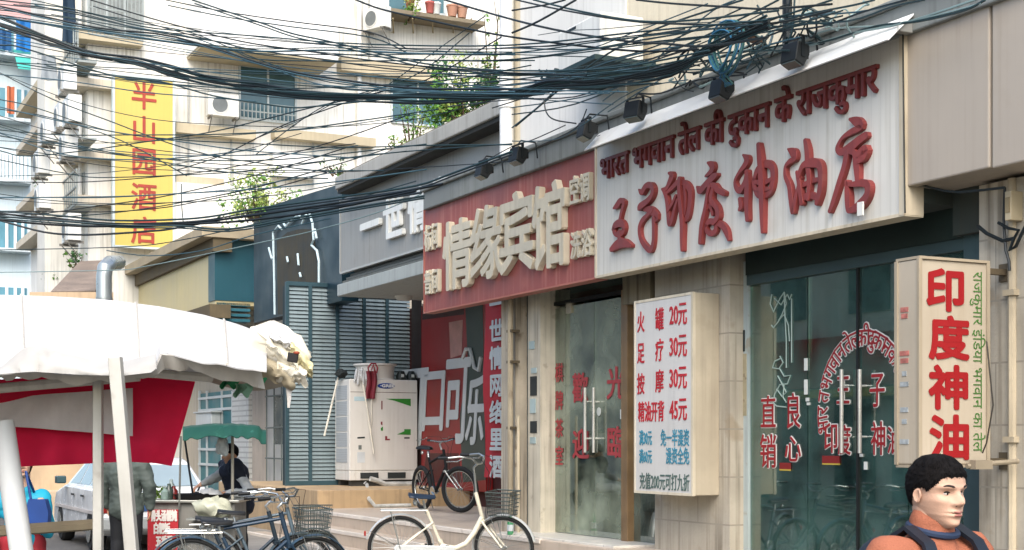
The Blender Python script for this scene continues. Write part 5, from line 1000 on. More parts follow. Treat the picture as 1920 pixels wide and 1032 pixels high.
SG = [[(800, 185), (960, 167), (1060, 160), (1173, 147), (1260, 133), (1360, 127), (1440, 100)], [(820, 190), (960, 177), (1090, 167), (1227, 140), (1327, 133), (1440, 110)], [(840, 200), (960, 187), (1077, 182), (1147, 157), (1250, 140), (1400, 90)], [(960, 202), (1093, 182), (1193, 147), (1260, 83), (1337, 20), (1380, 0)], [(967, 237), (1093, 133), (1177, 80), (1260, 43), (1393, 0)],
      [(960, 90), (1093, 93), (1193, 77), (1293, 60), (1360, 43), (1440, 37), (1560, 0)], [(960, 100), (1093, 93), (1173, 67), (1327, 7)], [(960, 113), (1080, 100), (1200, 85), (1330, 70), (1440, 60), (1580, 20)], [(960, 240), (1010, 200), (1080, 140), (1200, 100), (1300, 84)], [(960, 265), (1040, 262), (1090, 236), (1190, 170), (1290, 150)], [(1010, 275), (1080, 240), (1100, 205)], [(1020, 185), (1024, 210), (1040, 225), (1080, 232)], [(960, 138), (1060, 135), (1180, 128), (1300, 118), (1440, 88)], [(880, 320), (960, 275), (1000, 262), (1060, 235)], [(1260, 170), (1290, 130), (1330, 90), (1350, 60)], [(1195, 175), (1240, 175), (1310, 150), (1400, 140)], [(1130, 190), (1150, 175), (1160, 170)], [(1265, 145), (1280, 165), (1300, 172)], [(880, 160), (990, 155), (1140, 125), (1290, 92), (1440, 20)], [(960, 187), (1100, 150), (1250, 100), (1400, 30), (1460, 0)], [(1140, 210), (1220, 160), (1310, 110), (1380, 60)], [(960, 215), (1080, 195), (1240, 130), (1350, 100), (1480, 95)]]
for P in SG: cable(P, rc.uniform(.006, .012), rc.choice((0, 0, 1, 1, 2)), LG, GG, 30, rc.uniform(.93, .985))
LH = 'cable lying along the coping above the white sign, near the right floodlight'; GH = 'cables along the right coping'
SH = [[(1300, 140), (1440, 90), (1540, 80), (1640, 50), (1723, 40), (1807, 20), (1847, 0)], [(1330, 110), (1440, 53), (1590, 40), (1673, 13), (1733, 0)], [(1360, 70), (1440, 35), (1607, 23), (1690, 3)], [(1380, 110), (1480, 82), (1560, 55), (1660, 48), (1760, 28), (1840, 6)], [(1400, 60), (1500, 30), (1600, 10), (1640, 0)], [(1400, 90), (1460, 60), (1540, 50), (1620, 22), (1700, 0)], [(1440, 100), (1520, 85), (1600, 62), (1700, 42), (1850, -8)], [(1380, 45), (1430, 60), (1500, 48), (1580, 30)], [(1420, 10), (1450, 50), (1500, 40), (1560, 48)], [(1445, 105), (1470, 60), (1478, 20), (1482, 0)], [(1462, 100), (1485, 62), (1490, 0)], [(1400, 130), (1430, 90), (1500, 70)]]
for i, P in enumerate(SH):
    cable(P, rc.uniform(.006, .012), (1, 1, 2, 4, 1, 0, 4, 1, 1, 0, 1, 2)[i], LH, GH, 40, .955 if i not in (0, 3, 6) else .975)
for k in range(38):         # the many thin strands between the bundles
    kind = 2 if k % 7 == 6 else k % 2
    if kind == 0: x0, y0, x1, y1 = rc.uniform(-60, 120), rc.uniform(0, 130), rc.uniform(900, 1250), rc.uniform(70, 200); lab, grp = LA, GA
    elif kind == 1: x0, y0, x1, y1 = rc.uniform(-60, 20), rc.uniform(190, 420), rc.uniform(560, 830), rc.uniform(200, 350); lab, grp = LC, GC
    else: x0, y0, x1, y1 = rc.uniform(900, 1020), rc.uniform(60, 270), rc.uniform(1280, 1520), rc.uniform(0, 110); lab, grp = LG, GG
    s_ = rc.uniform(14, 46) if kind < 2 else rc.uniform(-6, 22); P = [(x0 + (x1 - x0) * t_ / 6, y0 + (y1 - y0) * t_ / 6 + s_ * 4 * (t_ / 6) * (1 - t_ / 6) + rc.uniform(-2.5, 2.5)) for t_ in range(7)]
    cable(P, rc.uniform(.005, .009), rc.choice((0, 1, 1, 2)), lab, grp, None if kind < 2 else 30, None if kind < 2 else rc.uniform(.94, .985))
# small drop wires on the stone wall, and the seam wire beside the white sign
def wallwire(pts, v, r, m, lab):
    P = [(fu(x, v), v, fz(x, y, v)) for x, y in pts]; mb = MB(); mb.tube(P, r, 6); solo('wall_wire', lab, 'wire', mb, m, P[0], smooth=True)
wallwire([(1693, 62), (1694, 160), (1695, 260), (1697, 400)], -.02, .006, cbk[3], 'thin dark wire running down the right edge of the white sign')
wallwire([(1700, 350), (1730, 348), (1770, 358), (1800, 361), (1850, 356), (1884, 352)], .1, .009, cbk[0], 'black wire looping under the beige fascia panels')
wallwire([(1884, 352), (1882, 420), (1886, 470), (1892, 490), (1893, 508)], .28, .010, cbk[0], 'black wire dropping down the stone wall to the blade sign bracket')
wallwire([(1833, 424), (1850, 438), (1880, 452), (1900, 448)], .28, .014, cbk[0], 'black wire sagging on the stone wall above the blade sign')
wallwire([(1872, 418), (1890, 428), (1910, 432), (1900, 450), (1893, 470), (1905, 462), (1915, 440), (1925, 420)], .27, .012, cbk[0], 'knotted black wire at the right edge of the stone wall')
wallwire([(1850, 640), (1862, 760), (1850, 830), (1842, 850)], -.1, .005, cbk[3], 'thin brown wire hanging behind the lower end of the blade sign')
t = thing('junction_box', 'small cream junction box on the stone wall at the right edge', 'junction box', (fu(1905, .3), .3, fz(1905, 390, .3)))
mb = MB(); mb.box(fu(1896, .3), fu(1908, .3), .24, .35, fz(1900, 415, .3), fz(1900, 360, .3)); part('casing', mb, mat('box_cream', '#b9ab8c', .6), t, bevel=.006)
mb = MB(); mb.box(fu(1896, .3) + .01, fu(1908, .3) - .01, .232, .241, fz(1900, 400, .3), fz(1900, 372, .3)); part('cover', mb, mat('cover_tan', '#8f8061', .6), t)
# the coil, the crossarm and the wall unit amid the cables
cu, cz = fac(1352, 92, -.55); cw = [mat('coil_blue', '#255a78', .5), mat('coil_teal', '#35605f', .5)]
mb = MB(); rr = random.Random(4)
for k in range(9):
    a = rr.uniform(.13, .19); ox, oz = rr.uniform(-.03, .03), rr.uniform(-.03, .03); mb.tube([(cu + ox + a * 1.05 * math.cos(t_ * .3), -.55 + k * .012 + .02 * math.sin(t_ * .6), cz + oz + a * 1.1 * math.sin(t_ * .3)) for t_ in range(21)], .008, 5, mi=k % 2, closed=True)
for k in range(6): mb.tube([(cu - .05 + k * .02, -.53, cz - .12), (cu - .05 + rr.uniform(-.05, .05), -.5, cz - .2), (cu - .08 + k * .02, -.45, cz - .27)], .007, 5, mi=k % 2)
solo('cable_coil', 'blue and teal coil of spare cable hanging above the middle floodlight', 'cable coil', mb, cw, (cu, -.55, cz), smooth=True)
ca = thing('cable_crossarm', 'rusty crossarm and dark clamp holding the cable tangle above the white sign', 'cable bracket', (fu(1420, .2), .2, 4.7))
a0, a1 = fac(1375, 62, .0), fac(1450, 82, .0); mb = MB(); mb.tube([(a0[0], -.1, a0[1]), (a1[0], -.1, a1[1])], .035, 6); part('crossarm', mb, mat('rust_brown', '#5b4330', .8, var=.4), ca)
q = fac(1476, 60, .1); mb = MB(); mb.tube([(q[0], .1, 4.7), (q[0], .1, q[1] + .5)], .04, 8); mb.tube([(q[0] - .1, .05, 4.72), (q[0] - .25, -.1, 4.95), (q[0] - .5, -.1, 5.05)], .03, 6); part('post', mb, darkm, ca)
q = fac(1405, 58, -.1); mb = MB(); mb.ell((q[0], -.12, q[1]), (.3, .09, .055), 12, 7); part('clamp', mb, mat('clamp_black', '#151a1b', .6), ca, smooth=True)
rr = random.Random(9)
for k in range(26):
    px = 1290 + rr.random() * 330; top = 330 - .39 * (px - 800) * 1.0; py = 830 - .40 * (px + 400) + rr.uniform(-30, 28); p = Vector(fac(px, py, -.1)); n = rr.randint(4, 6); P = []; a = rr.uniform(0, 6)
    for i in range(n): P.append((p.x + rr.uniform(-.05, .05) + i * rr.uniform(.05, .11) * math.cos(a), -.1 - rr.random() * .25, p.y + rr.uniform(-.09, .09) + i * .03 * math.sin(a)))
    Q = []
    for i in range(n - 1):
        a_, b, c, d = [Vector(P[max(0, min(n - 1, j))]) for j in (i - 1, i, i + 1, i + 2)]
        for s_ in range(5): t_ = s_ / 5; Q.append(.5 * ((2 * b) + (c - a_) * t_ + (2 * a_ - 5 * b + 4 * c - d) * t_ * t_ + (3 * b - a_ - 3 * c + d) * t_ ** 3))
    mb = MB(); mb.tube(Q, rr.uniform(.006, .012), 5); solo('loose_wire', 'short loose wire curled in the tangle above the white sign', 'wire', mb, cbk[rr.choice((0, 1, 1, 2, 4))], Q[0], group='loose wires in the tangle', smooth=True)
# the big wall unit on the cream wall
au = thing('wall_condenser', 'white condenser box with a dark side grille on the cream wall, half hidden by cables', 'air conditioner', (fu(1088, .5), .5, fz(1088, 128, .5)))
va = .0; mb = MB(); ua, ub = fu(1047, va), fu(1126, va); mb.box(ua, ub, va, .5, fz(1088, 128, va), fz(1088, 40, va)); part('casing', mb, acw, au, bevel=.02)
mb = MB(); mb.box(ua - .17, ua - .004, va + .1, .5, fz(1040, 122, va), fz(1040, 62, va)); part('side_grille', mb, mat('grille_dark', '#4d585a', .6, var=.3), au)
mb = MB(); mb.box(fu(1064, va), fu(1080, va), va - .004, va + .002, fz(1072, 58, va), fz(1072, 53, va)); part('name_plate', mb, darkm, au)
mb = MB(); mb.box(fu(1025, va), fu(1132, va), va - .1, .6, fz(1080, 137, va), fz(1080, 128, va)); 
for px in (1040, 1120): mb.tube([(fu(px, va), va, fz(px, 132, va)), (fu(px, va), .6, fz(px, 190, .6))], .025, 6)
part('shelf_bracket', mb, mat('bracket_teal_black', '#22393b', .6, var=.3), au)
mb = MB(); rr = random.Random(2)
for k in range(7): x = 1030 + k * 15; mb.tube([(fu(x, va), va - .12, fz(x, 134, va)), (fu(x + rr.uniform(-10, 10), va), va - .14, fz(x, 146, va)), (fu(x + rr.uniform(-30, 30), va), va - .1, fz(x, 160 + rr.uniform(-6, 8), va))], .012, 5)
part('hanging_wires', mb, cbk[1], au)
# ================================================================ bicycles
tyre = mat('tyre_rubber', '#1a1b1b', .85, var=.2); chrome = mat('chrome', '#b9bcb8', .25, .9, var=.1); steel = mat('spoke_steel', '#a9aca8', .35, .7); blk = mat('black_plastic', '#17191a', .5, var=.2); navy = mat('saddle_navy', '#18283a', .45, var=.2)
def arc(cx, cz, r, a0, a1, n=18, y=0): return [(cx + r * math.cos(math.radians(a0 + (a1 - a0) * i / n)), y, cz + r * math.sin(math.radians(a0 + (a1 - a0) * i / n))) for i in range(n + 1)]
def bike(label, M, col, fcol, style='step', steer=0., basket=True, rack=True, tr=.019, sadm=None, R=.34, bar=1.14, group=None, sz=.80):
    fm = mat('frame_' + col[1:], col, .4 if style != 'mtb' else .7, .1, var=.1, spec=.6 if style != 'mtb' else .2); fe = mat('fender_' + fcol[1:], fcol, .4, .3, var=.12)
    b = thing('bicycle', label, 'bicycle', (0, 0, 0), WM, group)
    rx, fx = -.55, .57; hx0, hz0 = .33, .62; hx1, hz1 = .25, .92        # head tube bottom / top
    fork = []; SM = Matrix.Translation((hx0, 0, 0)) @ Matrix.Rotation(steer, 4, 'Z') @ Matrix.Translation((-hx0, 0, 0))
    def add(nm, mb, m, par=b, st=False, **k):
        if st: mb.xf(SM)
        return part(nm, mb, m, par, **k)
    for cx, st in ((rx, False), (fx, True)):
        mb = MB(); mb.tube(arc(cx, R, R - tr, 0, 360, 36)[:-1], tr, 8, closed=True); w = add('wheel', mb, tyre, st=st, smooth=60)
        mb = MB(); mb.tube(arc(cx, R, R - 2 * tr - .006, 0, 360, 36)[:-1], .009, 6, closed=True); add('rim', mb, chrome, w, st, smooth=True)
        mb = MB()
        for k in range(28):
            a = 2 * math.pi * k / 28; s = .03 if k % 2 else -.03; a2 = a + (.5 if k % 4 < 2 else -.5); mb.tube([(cx + .022 * math.cos(a2), s, R + .022 * math.sin(a2)), (cx + (R - 2 * tr - .01) * math.cos(a), 0, R + (R - 2 * tr - .01) * math.sin(a))], .0016, 3, caps=False)
        add('spokes', mb, steel, w, st)
        mb = MB(); mb.lathe([(.012, -.06), (.022, -.035), (.014, -.03), (.014, .03), (.022, .035), (.012, .06)], (cx, 0, R), 12, axis='y'); add('hub', mb, chrome, w, st, smooth=60)
        if style != 'mtb':
            a0, a1 = ((-15, 165) if cx < 0 else (15, 190)); mb = MB()
            mb.grid(lambda p, q: (cx + (R + .022 - .012 * (2 * q - 1) ** 2) * math.cos(math.radians(a0 + (a1 - a0) * p)), (q - .5) * .06, R + (R + .022 - .012 * (2 * q - 1) ** 2) * math.sin(math.radians(a0 + (a1 - a0) * p))), 24, 4, thick=.003); fd = add('fender', mb, fe, st=st, smooth=60)
            mb = MB()
            for y in (-.035, .035):
                for a in ((150, 100) if cx < 0 else (165,)): mb.tube([(cx, y * 1.3, R), (cx + (R + .02) * math.cos(math.radians(a)), y * .8, R + (R + .02) * math.sin(math.radians(a)))], .003, 4)
            add('fender_stay', mb, chrome, fd, st)
    bb = (-.08, 0, .29); sx = -.27
    mb = MB(); r = .019
    mb.tube([(sx, 0, sz), (-.08, 0, .29)], r, 10)
    for y in (-.05, .05):
        mb.tube([(rx, y, R), (-.2, y * .5, .61)], .010, 7); mb.tube([(rx, y, R), (-.1, y * .5, .29)], .011, 7)
    mb.tube([(hx0, 0, hz0), (hx1, 0, hz1)], .022, 10)
    if style == 'step':
        mb.tube([(hx0 - .01, 0, hz0 + .04), (.24, 0, .50), (.15, 0, .38), (.04, 0, .33), (-.1, 0, .35), (-.13, 0, .42)], .029, 10)
    elif style == 'mtb':
        mb.tube([(hx1 + .01, 0, hz1 - .07), (-.24, 0, .72)], .02, 10); mb.tube([(hx0 - .01, 0, hz0 + .05), (-.08, 0, .29)], .026, 10)
    else:
        mb.tube([(hx1 + .02, 0, hz1 - .06), (-.26, 0, .77)], .016, 10); mb.tube([(hx0 - .01, 0, hz0 + .04), (-.08, 0, .29)], .018, 10)
    add('frame', mb, fm, smooth=60)
    mb = MB(); mb.box(hx0 - .03, hx0 + .03, -.045, .045, hz0 - .03, hz0)
    for y in (-.045, .045): mb.tube([(hx0 + .0, y, hz0), (hx0 + .08, y, hz0 - .1), (fx, y, R)], .013, 7)
    add('fork', mb, fm if style != 'mtb' else steel, st=True, smooth=60)
    mb = MB(); mb.tube([(hx1, 0, hz1), (hx1 - .03, 0, bar - .06), (hx1 + .01, 0, bar - .02)], .014, 8)
    if style == 'mtb': mb.tube([(hx1 + .0, -.30, bar + .01), (hx1 + .02, -.1, bar - .02), (hx1 + .02, .1, bar - .02), (hx1 + .0, .30, bar + .01)], .012, 8)
    else:
        for s in (-1, 1): mb.tube([(hx1 + .01, 0, bar - .02), (hx1 + .04, s * .07, bar - .015), (hx1 + .02, s * .17, bar + .05), (hx1 - .08, s * .26, bar + .07), (hx1 - .2, s * .29, bar + .055)], .011, 8)
    hb = add('handlebar', mb, chrome, st=True, smooth=60)
    for s in (-1, 1):
        e = (hx1 - .2, s * .29, bar + .055) if style != 'mtb' else (hx1, s * .30, bar + .01); g = (hx1 - .31, s * .295, bar + .05) if style != 'mtb' else (hx1 - .01, s * .2, bar)
        mb = MB(); mb.tube([e, g], .017, 8); add('grip', mb, blk, hb, True, smooth=60)
        mb = MB(); mb.tube([(hx1 - .05, s * .25, bar + .05), (hx1 - .1, s * .28, bar + .02), (hx1 - .22, s * .3, bar + .015)], .006, 5); add('brake_lever', mb, chrome, hb, True, smooth=True)
    for s in (-1, 1): mb = MB(); mb.tube([(hx1 - .05, s * .24, bar + .06), (hx1 + .12, s * .16, bar + .05), (hx1 + .16, s * .04, bar - .1), (hx0 + .03, s * .02, hz0 + .02)], .0035, 4); add('brake_cable', mb, blk, hb, True)
    mb = MB(); mb.tube([(sx, 0, sz - .04), (sx - .035, 0, sz + .1)], .013, 8); add('seat_post', mb, chrome, smooth=True)
    def sad(a, q):
        x = -.14 + .28 * a; w = .125 * (1 - a) ** .7 + .022 + (.0 if a > .05 else -.03); th = (q - .5) * math.pi * 1.15; return (sx - .05 + x, w * math.sin(th), sz + .13 + .035 * math.cos(th) - .02 * (a - .3) ** 2 + .02 * (1 - a) ** 3)
    mb = MB(); mb.grid(sad, 10, 10, thick=.03); sd_ = add('saddle', mb, sadm or blk, smooth=70)
    mb = MB()
    for y in (-.05, .05): mb.lathe([(.018, -.02), (.022, 0), (.018, .02), (.022, .03)], (sx - .12, y, sz + .07), 8)
    add('springs', mb, chrome, sd_)
    mb = MB()
    mb.lathe([(.01, -.05), (.03, -.03), (.03, .03), (.01, .05)], bb, 10, axis='y'); mb.lathe([(.085, -.055), (.09, -.052), (.085, -.048)], bb, 18, axis='y')
    for s, a in ((-1, -.4), (1, math.pi - .4)): e = (bb[0] + .17 * math.cos(a), s * .075, bb[2] + .17 * math.sin(a)); mb.tube([(bb[0], s * .06, bb[2]), e], .010, 6); mb.box(e[0] - .045, e[0] + .045, e[1] + s * .01 - .04 * (s < 0), e[1] + s * .01 + .04 * (s > 0), e[2] - .012, e[2] + .012)
    add('crankset', mb, chrome)
    if style == 'step':
        mb = MB(); mb.prism([(rx - .04, R - .05), (bb[0] + .09, bb[2] - .06), (bb[0] + .13, bb[2]), (bb[0] + .09, bb[2] + .07), (rx - .04, R + .04), (rx - .07, R)], -.066, -.05); add('chain_guard', mb, fe, bevel=.006)
    if rack:
        mb = MB()
        for y in (-.06, -.02, .02, .06): mb.tube([(sx - .04, y, R + .40), (rx - .2, y, R + .40)], .0055, 5)
        for x in (rx - .2, rx - .05, rx + .1, rx + .22): mb.tube([(x, -.07, R + .40), (x, .07, R + .40)], .005, 5)
        for s in (-1, 1): mb.tube([(rx, s * .07, R), (rx - .1, s * .07, R + .40)], .006, 5); mb.tube([(rx - .2, s * .07, R + .4), (sx, s * .07, R + .4)], .007, 5)
        add('rear_rack', mb, steel if style == 'step' else chrome)
        mb = MB(); mb.box(rx - R - .035, rx - R - .015, -.025, .025, R + .13, R + .18); add('reflector', mb, mat('reflector_red', '#8e1a16', .3), bevel=.004)
    if basket:
        mb = MB(); x0, x1, y1, z0, z1 = hx0 + .09, hx0 + .36, .17, .69, .94
        def bp(a, k, t):   # ring point
            w = 1 - .18 * (1 - t); c = ((-1, -1), (1, -1), (1, 1), (-1, 1)); p, q = c[int(a) % 4], c[(int(a) + 1) % 4]; f = a - int(a); px_ = p[0] + (q[0] - p[0]) * f; py_ = p[1] + (q[1] - p[1]) * f; return ((x0 + x1) / 2 + px_ * (x1 - x0) / 2 * w, py_ * y1 * w, z0 + (z1 - z0) * t)
        for k in range(7): mb.tube([bp(a, 0, k / 6) for a in (0, 1, 2, 3)], .0035 if k < 6 else .007, 4, closed=True)
        for k in range(36): a = k / 9; mb.tube([bp(a, 0, 0), bp(a, 0, 1)], .0026, 3, caps=False)
        for k in range(6): y = -.13 + k * .052; mb.tube([(x0 + .03, y, z0), (x1 - .03, y, z0)], .0026, 3)
        add('basket', mb, mat('basket_wire', '#4d5653', .5, .4, var=.2), st=True)
        mb = MB(); mb.tube([(x0 + .02, .08, z0), (fx - .02, .05, R + .02)], .004, 4); mb.tube([(x0 + .02, -.08, z0), (fx - .02, -.05, R + .02)], .004, 4); add('basket_stay', mb, steel, st=True)
    mb = MB(); mb.tube([(rx + .05, .06, R - .03), (rx + .0, .17, .015)], .009, 6); add('kickstand', mb, chrome, smooth=True)
    b.matrix_world = M; return b
def bikeM(px, py_hub, Y, R, yaw, lean=0., scale=1.0, z=0.0):     # midpoint pixel and depth, standing on height z
    x = at(px, 830, Y).x; return Matrix.Translation((x, Y, z)) @ Matrix.Rotation(yaw, 4, 'Z') @ Matrix.Rotation(lean, 4, 'X') @ Matrix.Scale(scale, 4)
bike('cream step-through bicycle with a wire basket, parked before the stone steps', bikeM(847, 1022, 15.25, .34, math.radians(7), .06, 1.0, .152), '#d2cbb6', '#c4c8c6', 'step', math.radians(-28), sadm=navy, bar=1.24, sz=.74)
bike('blue-black roadster bicycle with a chrome rack, nearer of the two beside the snack cart', bikeM(474, 1010, 13.6, .34, math.radians(10), .05, 1.03), '#1c3346', '#41586a', 'road', math.radians(18), tr=.017, bar=1.02, sz=.69)
bike('dark bicycle half hidden behind the blue-black roadster beside the snack cart', bikeM(455, 1010, 14.3, .34, math.radians(13), .05, 1.0), '#22303a', '#4c5a5f', 'road', math.radians(10), tr=.017, bar=1.03, basket=False, sz=.70)
bike('black mountain bicycle standing on the landing beside the big air conditioner', bikeM(822, 955, 21.3, .34, math.radians(-62), .04, 1.0, LZ + .006), '#1b1d1e', '#2a2c2d', 'mtb', math.radians(25), basket=False, rack=False, tr=.034, bar=1.06)
bike('worn grey-blue bicycle with a basket, farthest of the three beside the snack cart', bikeM(492, 1010, 15.1, .34, math.radians(4), -.04, 1.0), '#4a5a62', '#7d8688', 'road', math.radians(35), tr=.017, bar=1.05, sz=.72)
bike('dark bicycle parked far down the street behind the woman in cyan', bikeM(85, 880, 31, .34, math.radians(100), .04, 1.0), '#2a2d30', '#3a3d40', 'road', 0, basket=False)
# ================================================================ the big air conditioning unit on the plinth
UF = -9.5; v0 = prp(655, 830, UF)[0]; v1 = prp(783, 830, UF)[0]; zf = PZ + .10; zt = prp(720, 712, UF)[1]; dp = .72
vr = thing('condenser_unit', 'large white floor-standing condenser unit with a fan collar, cleaning things hung on it', 'air conditioner', (UF - dp / 2, (v0 + v1) / 2, PZ))
cw_ = mat('condenser_white', '#cdcbc4', .45, var=.05, scale=1.2, streak=.22, scol='#8b8474', wear=.05); dg = mat('condenser_dark', '#2b3030', .6)
mb = MB(); mb.box(UF - dp, UF, v0, v1, zf + .16, zt); part('casing', mb, cw_, vr, bevel=.018)
mb = MB(); mb.box(UF - dp, UF - .01, v0 + .005, v1 - .005, zf, zf + .16)
mb.box(UF - .012, UF + .004, v0, v0 + .1, zf, zf + .16); mb.box(UF - .012, UF + .004, v1 - .1, v1, zf, zf + .16); part('base', mb, cw_, vr, bevel=.008)
for a, b in ((.16, .42), (.56, .82)): mb = MB().box(UF - .012, UF + .005, v0 + (v1 - v0) * a, v0 + (v1 - v0) * b, zf + .03, zf + .13); part('base_opening', mb, dg, vr)
mb = MB()
for u in (UF - dp + .08, UF - .12): mb.box(u - .05, u + .05, v0 + .05, v1 - .05, PZ, zf)
part('foot_rail', mb, mat('rail_dark', '#3b3c39', .7), vr)
mb = MB(); c = (UF - dp / 2, (v0 + v1) / 2 - .02, zt); mb.lathe([(.36, 0), (.33, .02), (.33, .2), (.345, .24), (.38, .25), (.38, .28), (.35, .28), (.3, .25), (.29, .02), (.05, .02)], c, 32); part('fan_collar', mb, cw_, vr, smooth=40)
mb = MB(); zs_ = zt - .22; mb.box(UF - .004, UF + .002, v0 + .02, v1 - .02, zs_ - .006, zs_ + .004); part('panel_seam', mb, mat('seam_brown', '#6e5f55', .6), vr)
mb = MB()
for k in range(5):
    for j in range(1): z0 = zf + .3 + k * .27; mb.box(UF - dp + .08, UF - .1, v0 - .006, v0 + .01, z0, z0 + .24)
part('side_grille', mb, mat('side_grille', '#a7adb0', .5, var=.1, lines=(.03, .03, .004)), vr)
def acp(x, y): return prp(x, y, UF)
def acbox(nm, pts, m, o=.004): mb = MB(); P = [acp(x, y) for x, y in pts]; mb.prism(P, UF - .01, UF + o, plane='yz'); return part(nm, mb, m, vr)
mb = MB(); a, z = acp(724, 724); mb.ell((UF, a, z), (.012, .165, .05), 24, 8); bd_ = part('badge', mb, mat('badge_blue', '#1c3f86', .4, var=.06), vr, smooth=True)
mb = MB(); a0, a1 = acp(713, 724)[0], acp(739, 724)[0]; text(mb, '·GREE', a0, a1, z - .022, z + .026, 0, .003, .004, em=False); mb.xf(Matrix.Translation((UF + .0125, 0, 0)) @ R90); part('badge_lettering', mb, mat('badge_white', '#d5d8d8', .5), bd_)
gr_ = mat('sticker_green', '#2f7f2c', .5, var=.12); rd_ = mat('sticker_dark_red', '#7d3038', .5)
acbox('green_wedge', [(723, 748), (770, 748), (770, 762), (755, 757), (740, 752)], gr_); acbox('green_wedge', [(744, 815), (758, 809), (758, 805), (770, 805), (770, 816)], gr_)
acbox('small_mark', [(714, 803), (718, 800), (718, 808), (714, 808)], gr_); acbox('small_mark', [(714, 791), (717, 791), (717, 798), (714, 796)], rd_); acbox('small_mark', [(722, 818), (726, 818), (726, 823), (731, 823), (731, 826), (722, 826)], rd_); acbox('small_mark', [(715, 752), (717, 752), (717, 768), (715, 768)], rd_)
acbox('spec_plate', [(672, 835), (678, 835), (678, 843), (672, 843)], mat('plate_grey', '#6d7370', .5)); acbox('paper_label', [(664, 744), (690, 744), (690, 752), (664, 752)], mat('label_pale_blue', '#a9c0c6', .5)); acbox('paper_label', [(670, 848), (684, 848), (684, 868), (670, 868)], mat('label_white', '#c2c8ca', .5)); acbox('slot', [(670, 820), (684, 819), (684, 822), (670, 823)], dg, .003); acbox('slot', [(758, 820), (768, 820), (768, 823), (758, 823)], dg, .003)
# things hung on and lying around it
def hung(nm, lab, cat, mb, m, group=None, **k): return solo(nm, lab, cat, mb, m, mb.v[0], FM, group, **k)
def acw3(x, y, o=.04): a = prp(x, y, UF + o); return Vector((UF + o, a[0], a[1]))
mb = MB(); mb.grid(lambda a, b: acw3(687 + 17 * a + 2 * math.sin(b * 5), 696 + 52 * b, .04 + .025 * math.sin(a * 9)), 10, 8, thick=.012); o_ = hung('red_cleaning_cloth', 'dark red rubber glove-like cloth hanging over the front of the condenser', 'cloth', mb, mat('cloth_dark_red', '#6e1f2b', .6, var=.25, scale=6), smooth=60)
mb = MB()
for pts in ([(692, 698), (690, 690), (696, 682), (704, 682), (708, 690), (706, 700)], [(696, 695), (700, 684), (703, 696)]): mb.tube([acw3(x, y, .05) for x, y in pts], .014, 6)
hung('red_loop', 'red cord loops above the dark red cloth on the condenser', 'cord', mb, mat('cord_red', '#8b2733', .6), smooth=True)
mb = MB()
for k, (x, y) in enumerate(((669, 700), (674, 703), (679, 698), (683, 702))):
    mb.tube([acw3(x, y - 8, .05), acw3(x - 2, y + 6, .06), acw3(x - 4 + k, y + 16 + 3 * (k % 2), .05)], [.02, .03, .012], 7)
hung('work_gloves', 'bundle of pale work gloves hooked on the top edge of the condenser', 'gloves', mb, mat('glove_grey', '#b9bcbc', .8, var=.25, scale=8, wear=.3), smooth=True)
mb = MB(); mb.tube([acw3(680, 712, .03), acw3(701, 851, .12)], .017, 8); hung('white_stick', 'white stick leaning on the condenser front, below the gloves', 'stick', mb, mat('stick_white', '#cfcabb', .5), smooth=True)
mb = MB(); mb.tube([acw3(697, 745, .02), acw3(697, 800, .03)], .008, 6); hung('thin_stick', 'thin pale stick hanging below the dark red cloth', 'stick', mb, mat('stick_white', '#cfcabb', .5), smooth=True)
def fp3(x, y, v): q = fac(x, y, v); return Vector((q[0], v, q[1]))
hm = thing('broom', 'broom with a dark head resting upside down against the left side of the condenser', 'broom', fp3(607, 818, v0 - .3))
mb = MB(); mb.tube([fp3(608, 818, v0 - .3), fp3(634, 708, v0 - .05)], .018, 8); part('handle', mb, mat('stick_white', '#cfcabb', .5), hm, smooth=True)
mb = MB(); c = fp3(640, 701, v0 - .02); mb.ell(c, (.12, .1, .07), 12, 8)
for i, v in enumerate(mb.v): mb.v[i] = v + Vector((noise.noise(v * 16), noise.noise(v * 16 + Vector((3, 0, 0))), noise.noise(v * 16 + Vector((0, 5, 0))))) * .05
part('head', mb, mat('broom_dark', '#1d2322', .9, var=.3), hm)
for k, (x, lab) in enumerate(((752, 'left of the two dark round jars on top of the condenser'), (771, 'right of the two dark round jars on top of the condenser'))):
    p = acw3(x, 712, -.12); mb = MB(); mb.lathe([(.0, 0), (.085, 0), (.09, .08), (.06, .14), (.05, .16), (.0, .16)], (p.x, p.y, zt), 14); j_ = thing('dark_jar', lab, 'jar', (p.x, p.y, zt), group='jars on the condenser'); part('jar', mb, mat('jar_dark', '#1b2422', .4), j_, smooth=50); mb = MB(); mb.box(p.x + .08, p.x + .092, p.y - .03, p.y + .02, zt + .05, zt + .1); part('label_patch', mb, mat('patch_white', '#b9c0bd', .6), j_)
hs = mat('hose_wrap', '#b7b8b2', .6, var=.35, scale=9, wear=.5, wcol='#2b2f2e')
for lab, pts, r in (('wrapped white hose curling off the plinth in front of the condenser', [(684, 905, .9), (688, 915, .9), (692, 936, .3), (703, 950, .3), (722, 955, .3), (750, 953, .3), (770, 953, .3)], .03), ('thick pale hose lying along the front of the condenser base', [(694, 898, 1.0), (708, 902, 1.0), (722, 914, .9), (740, 922, .9), (762, 924, .9), (775, 922, .9)], .045)):
    P = []
    for x, y, dz in pts:
        q = prp(x, y, UF + .12 if dz > .5 else UP + .1); P.append(Vector((UF + .12 if dz > .5 else UP + .1, q[0], max(q[1], LZ + .03 if dz < .5 else PZ + .03))))
    mb = MB(); mb.tube(P, r, 8); solo('hose', lab, 'hose', mb, hs, P[0], smooth=True)
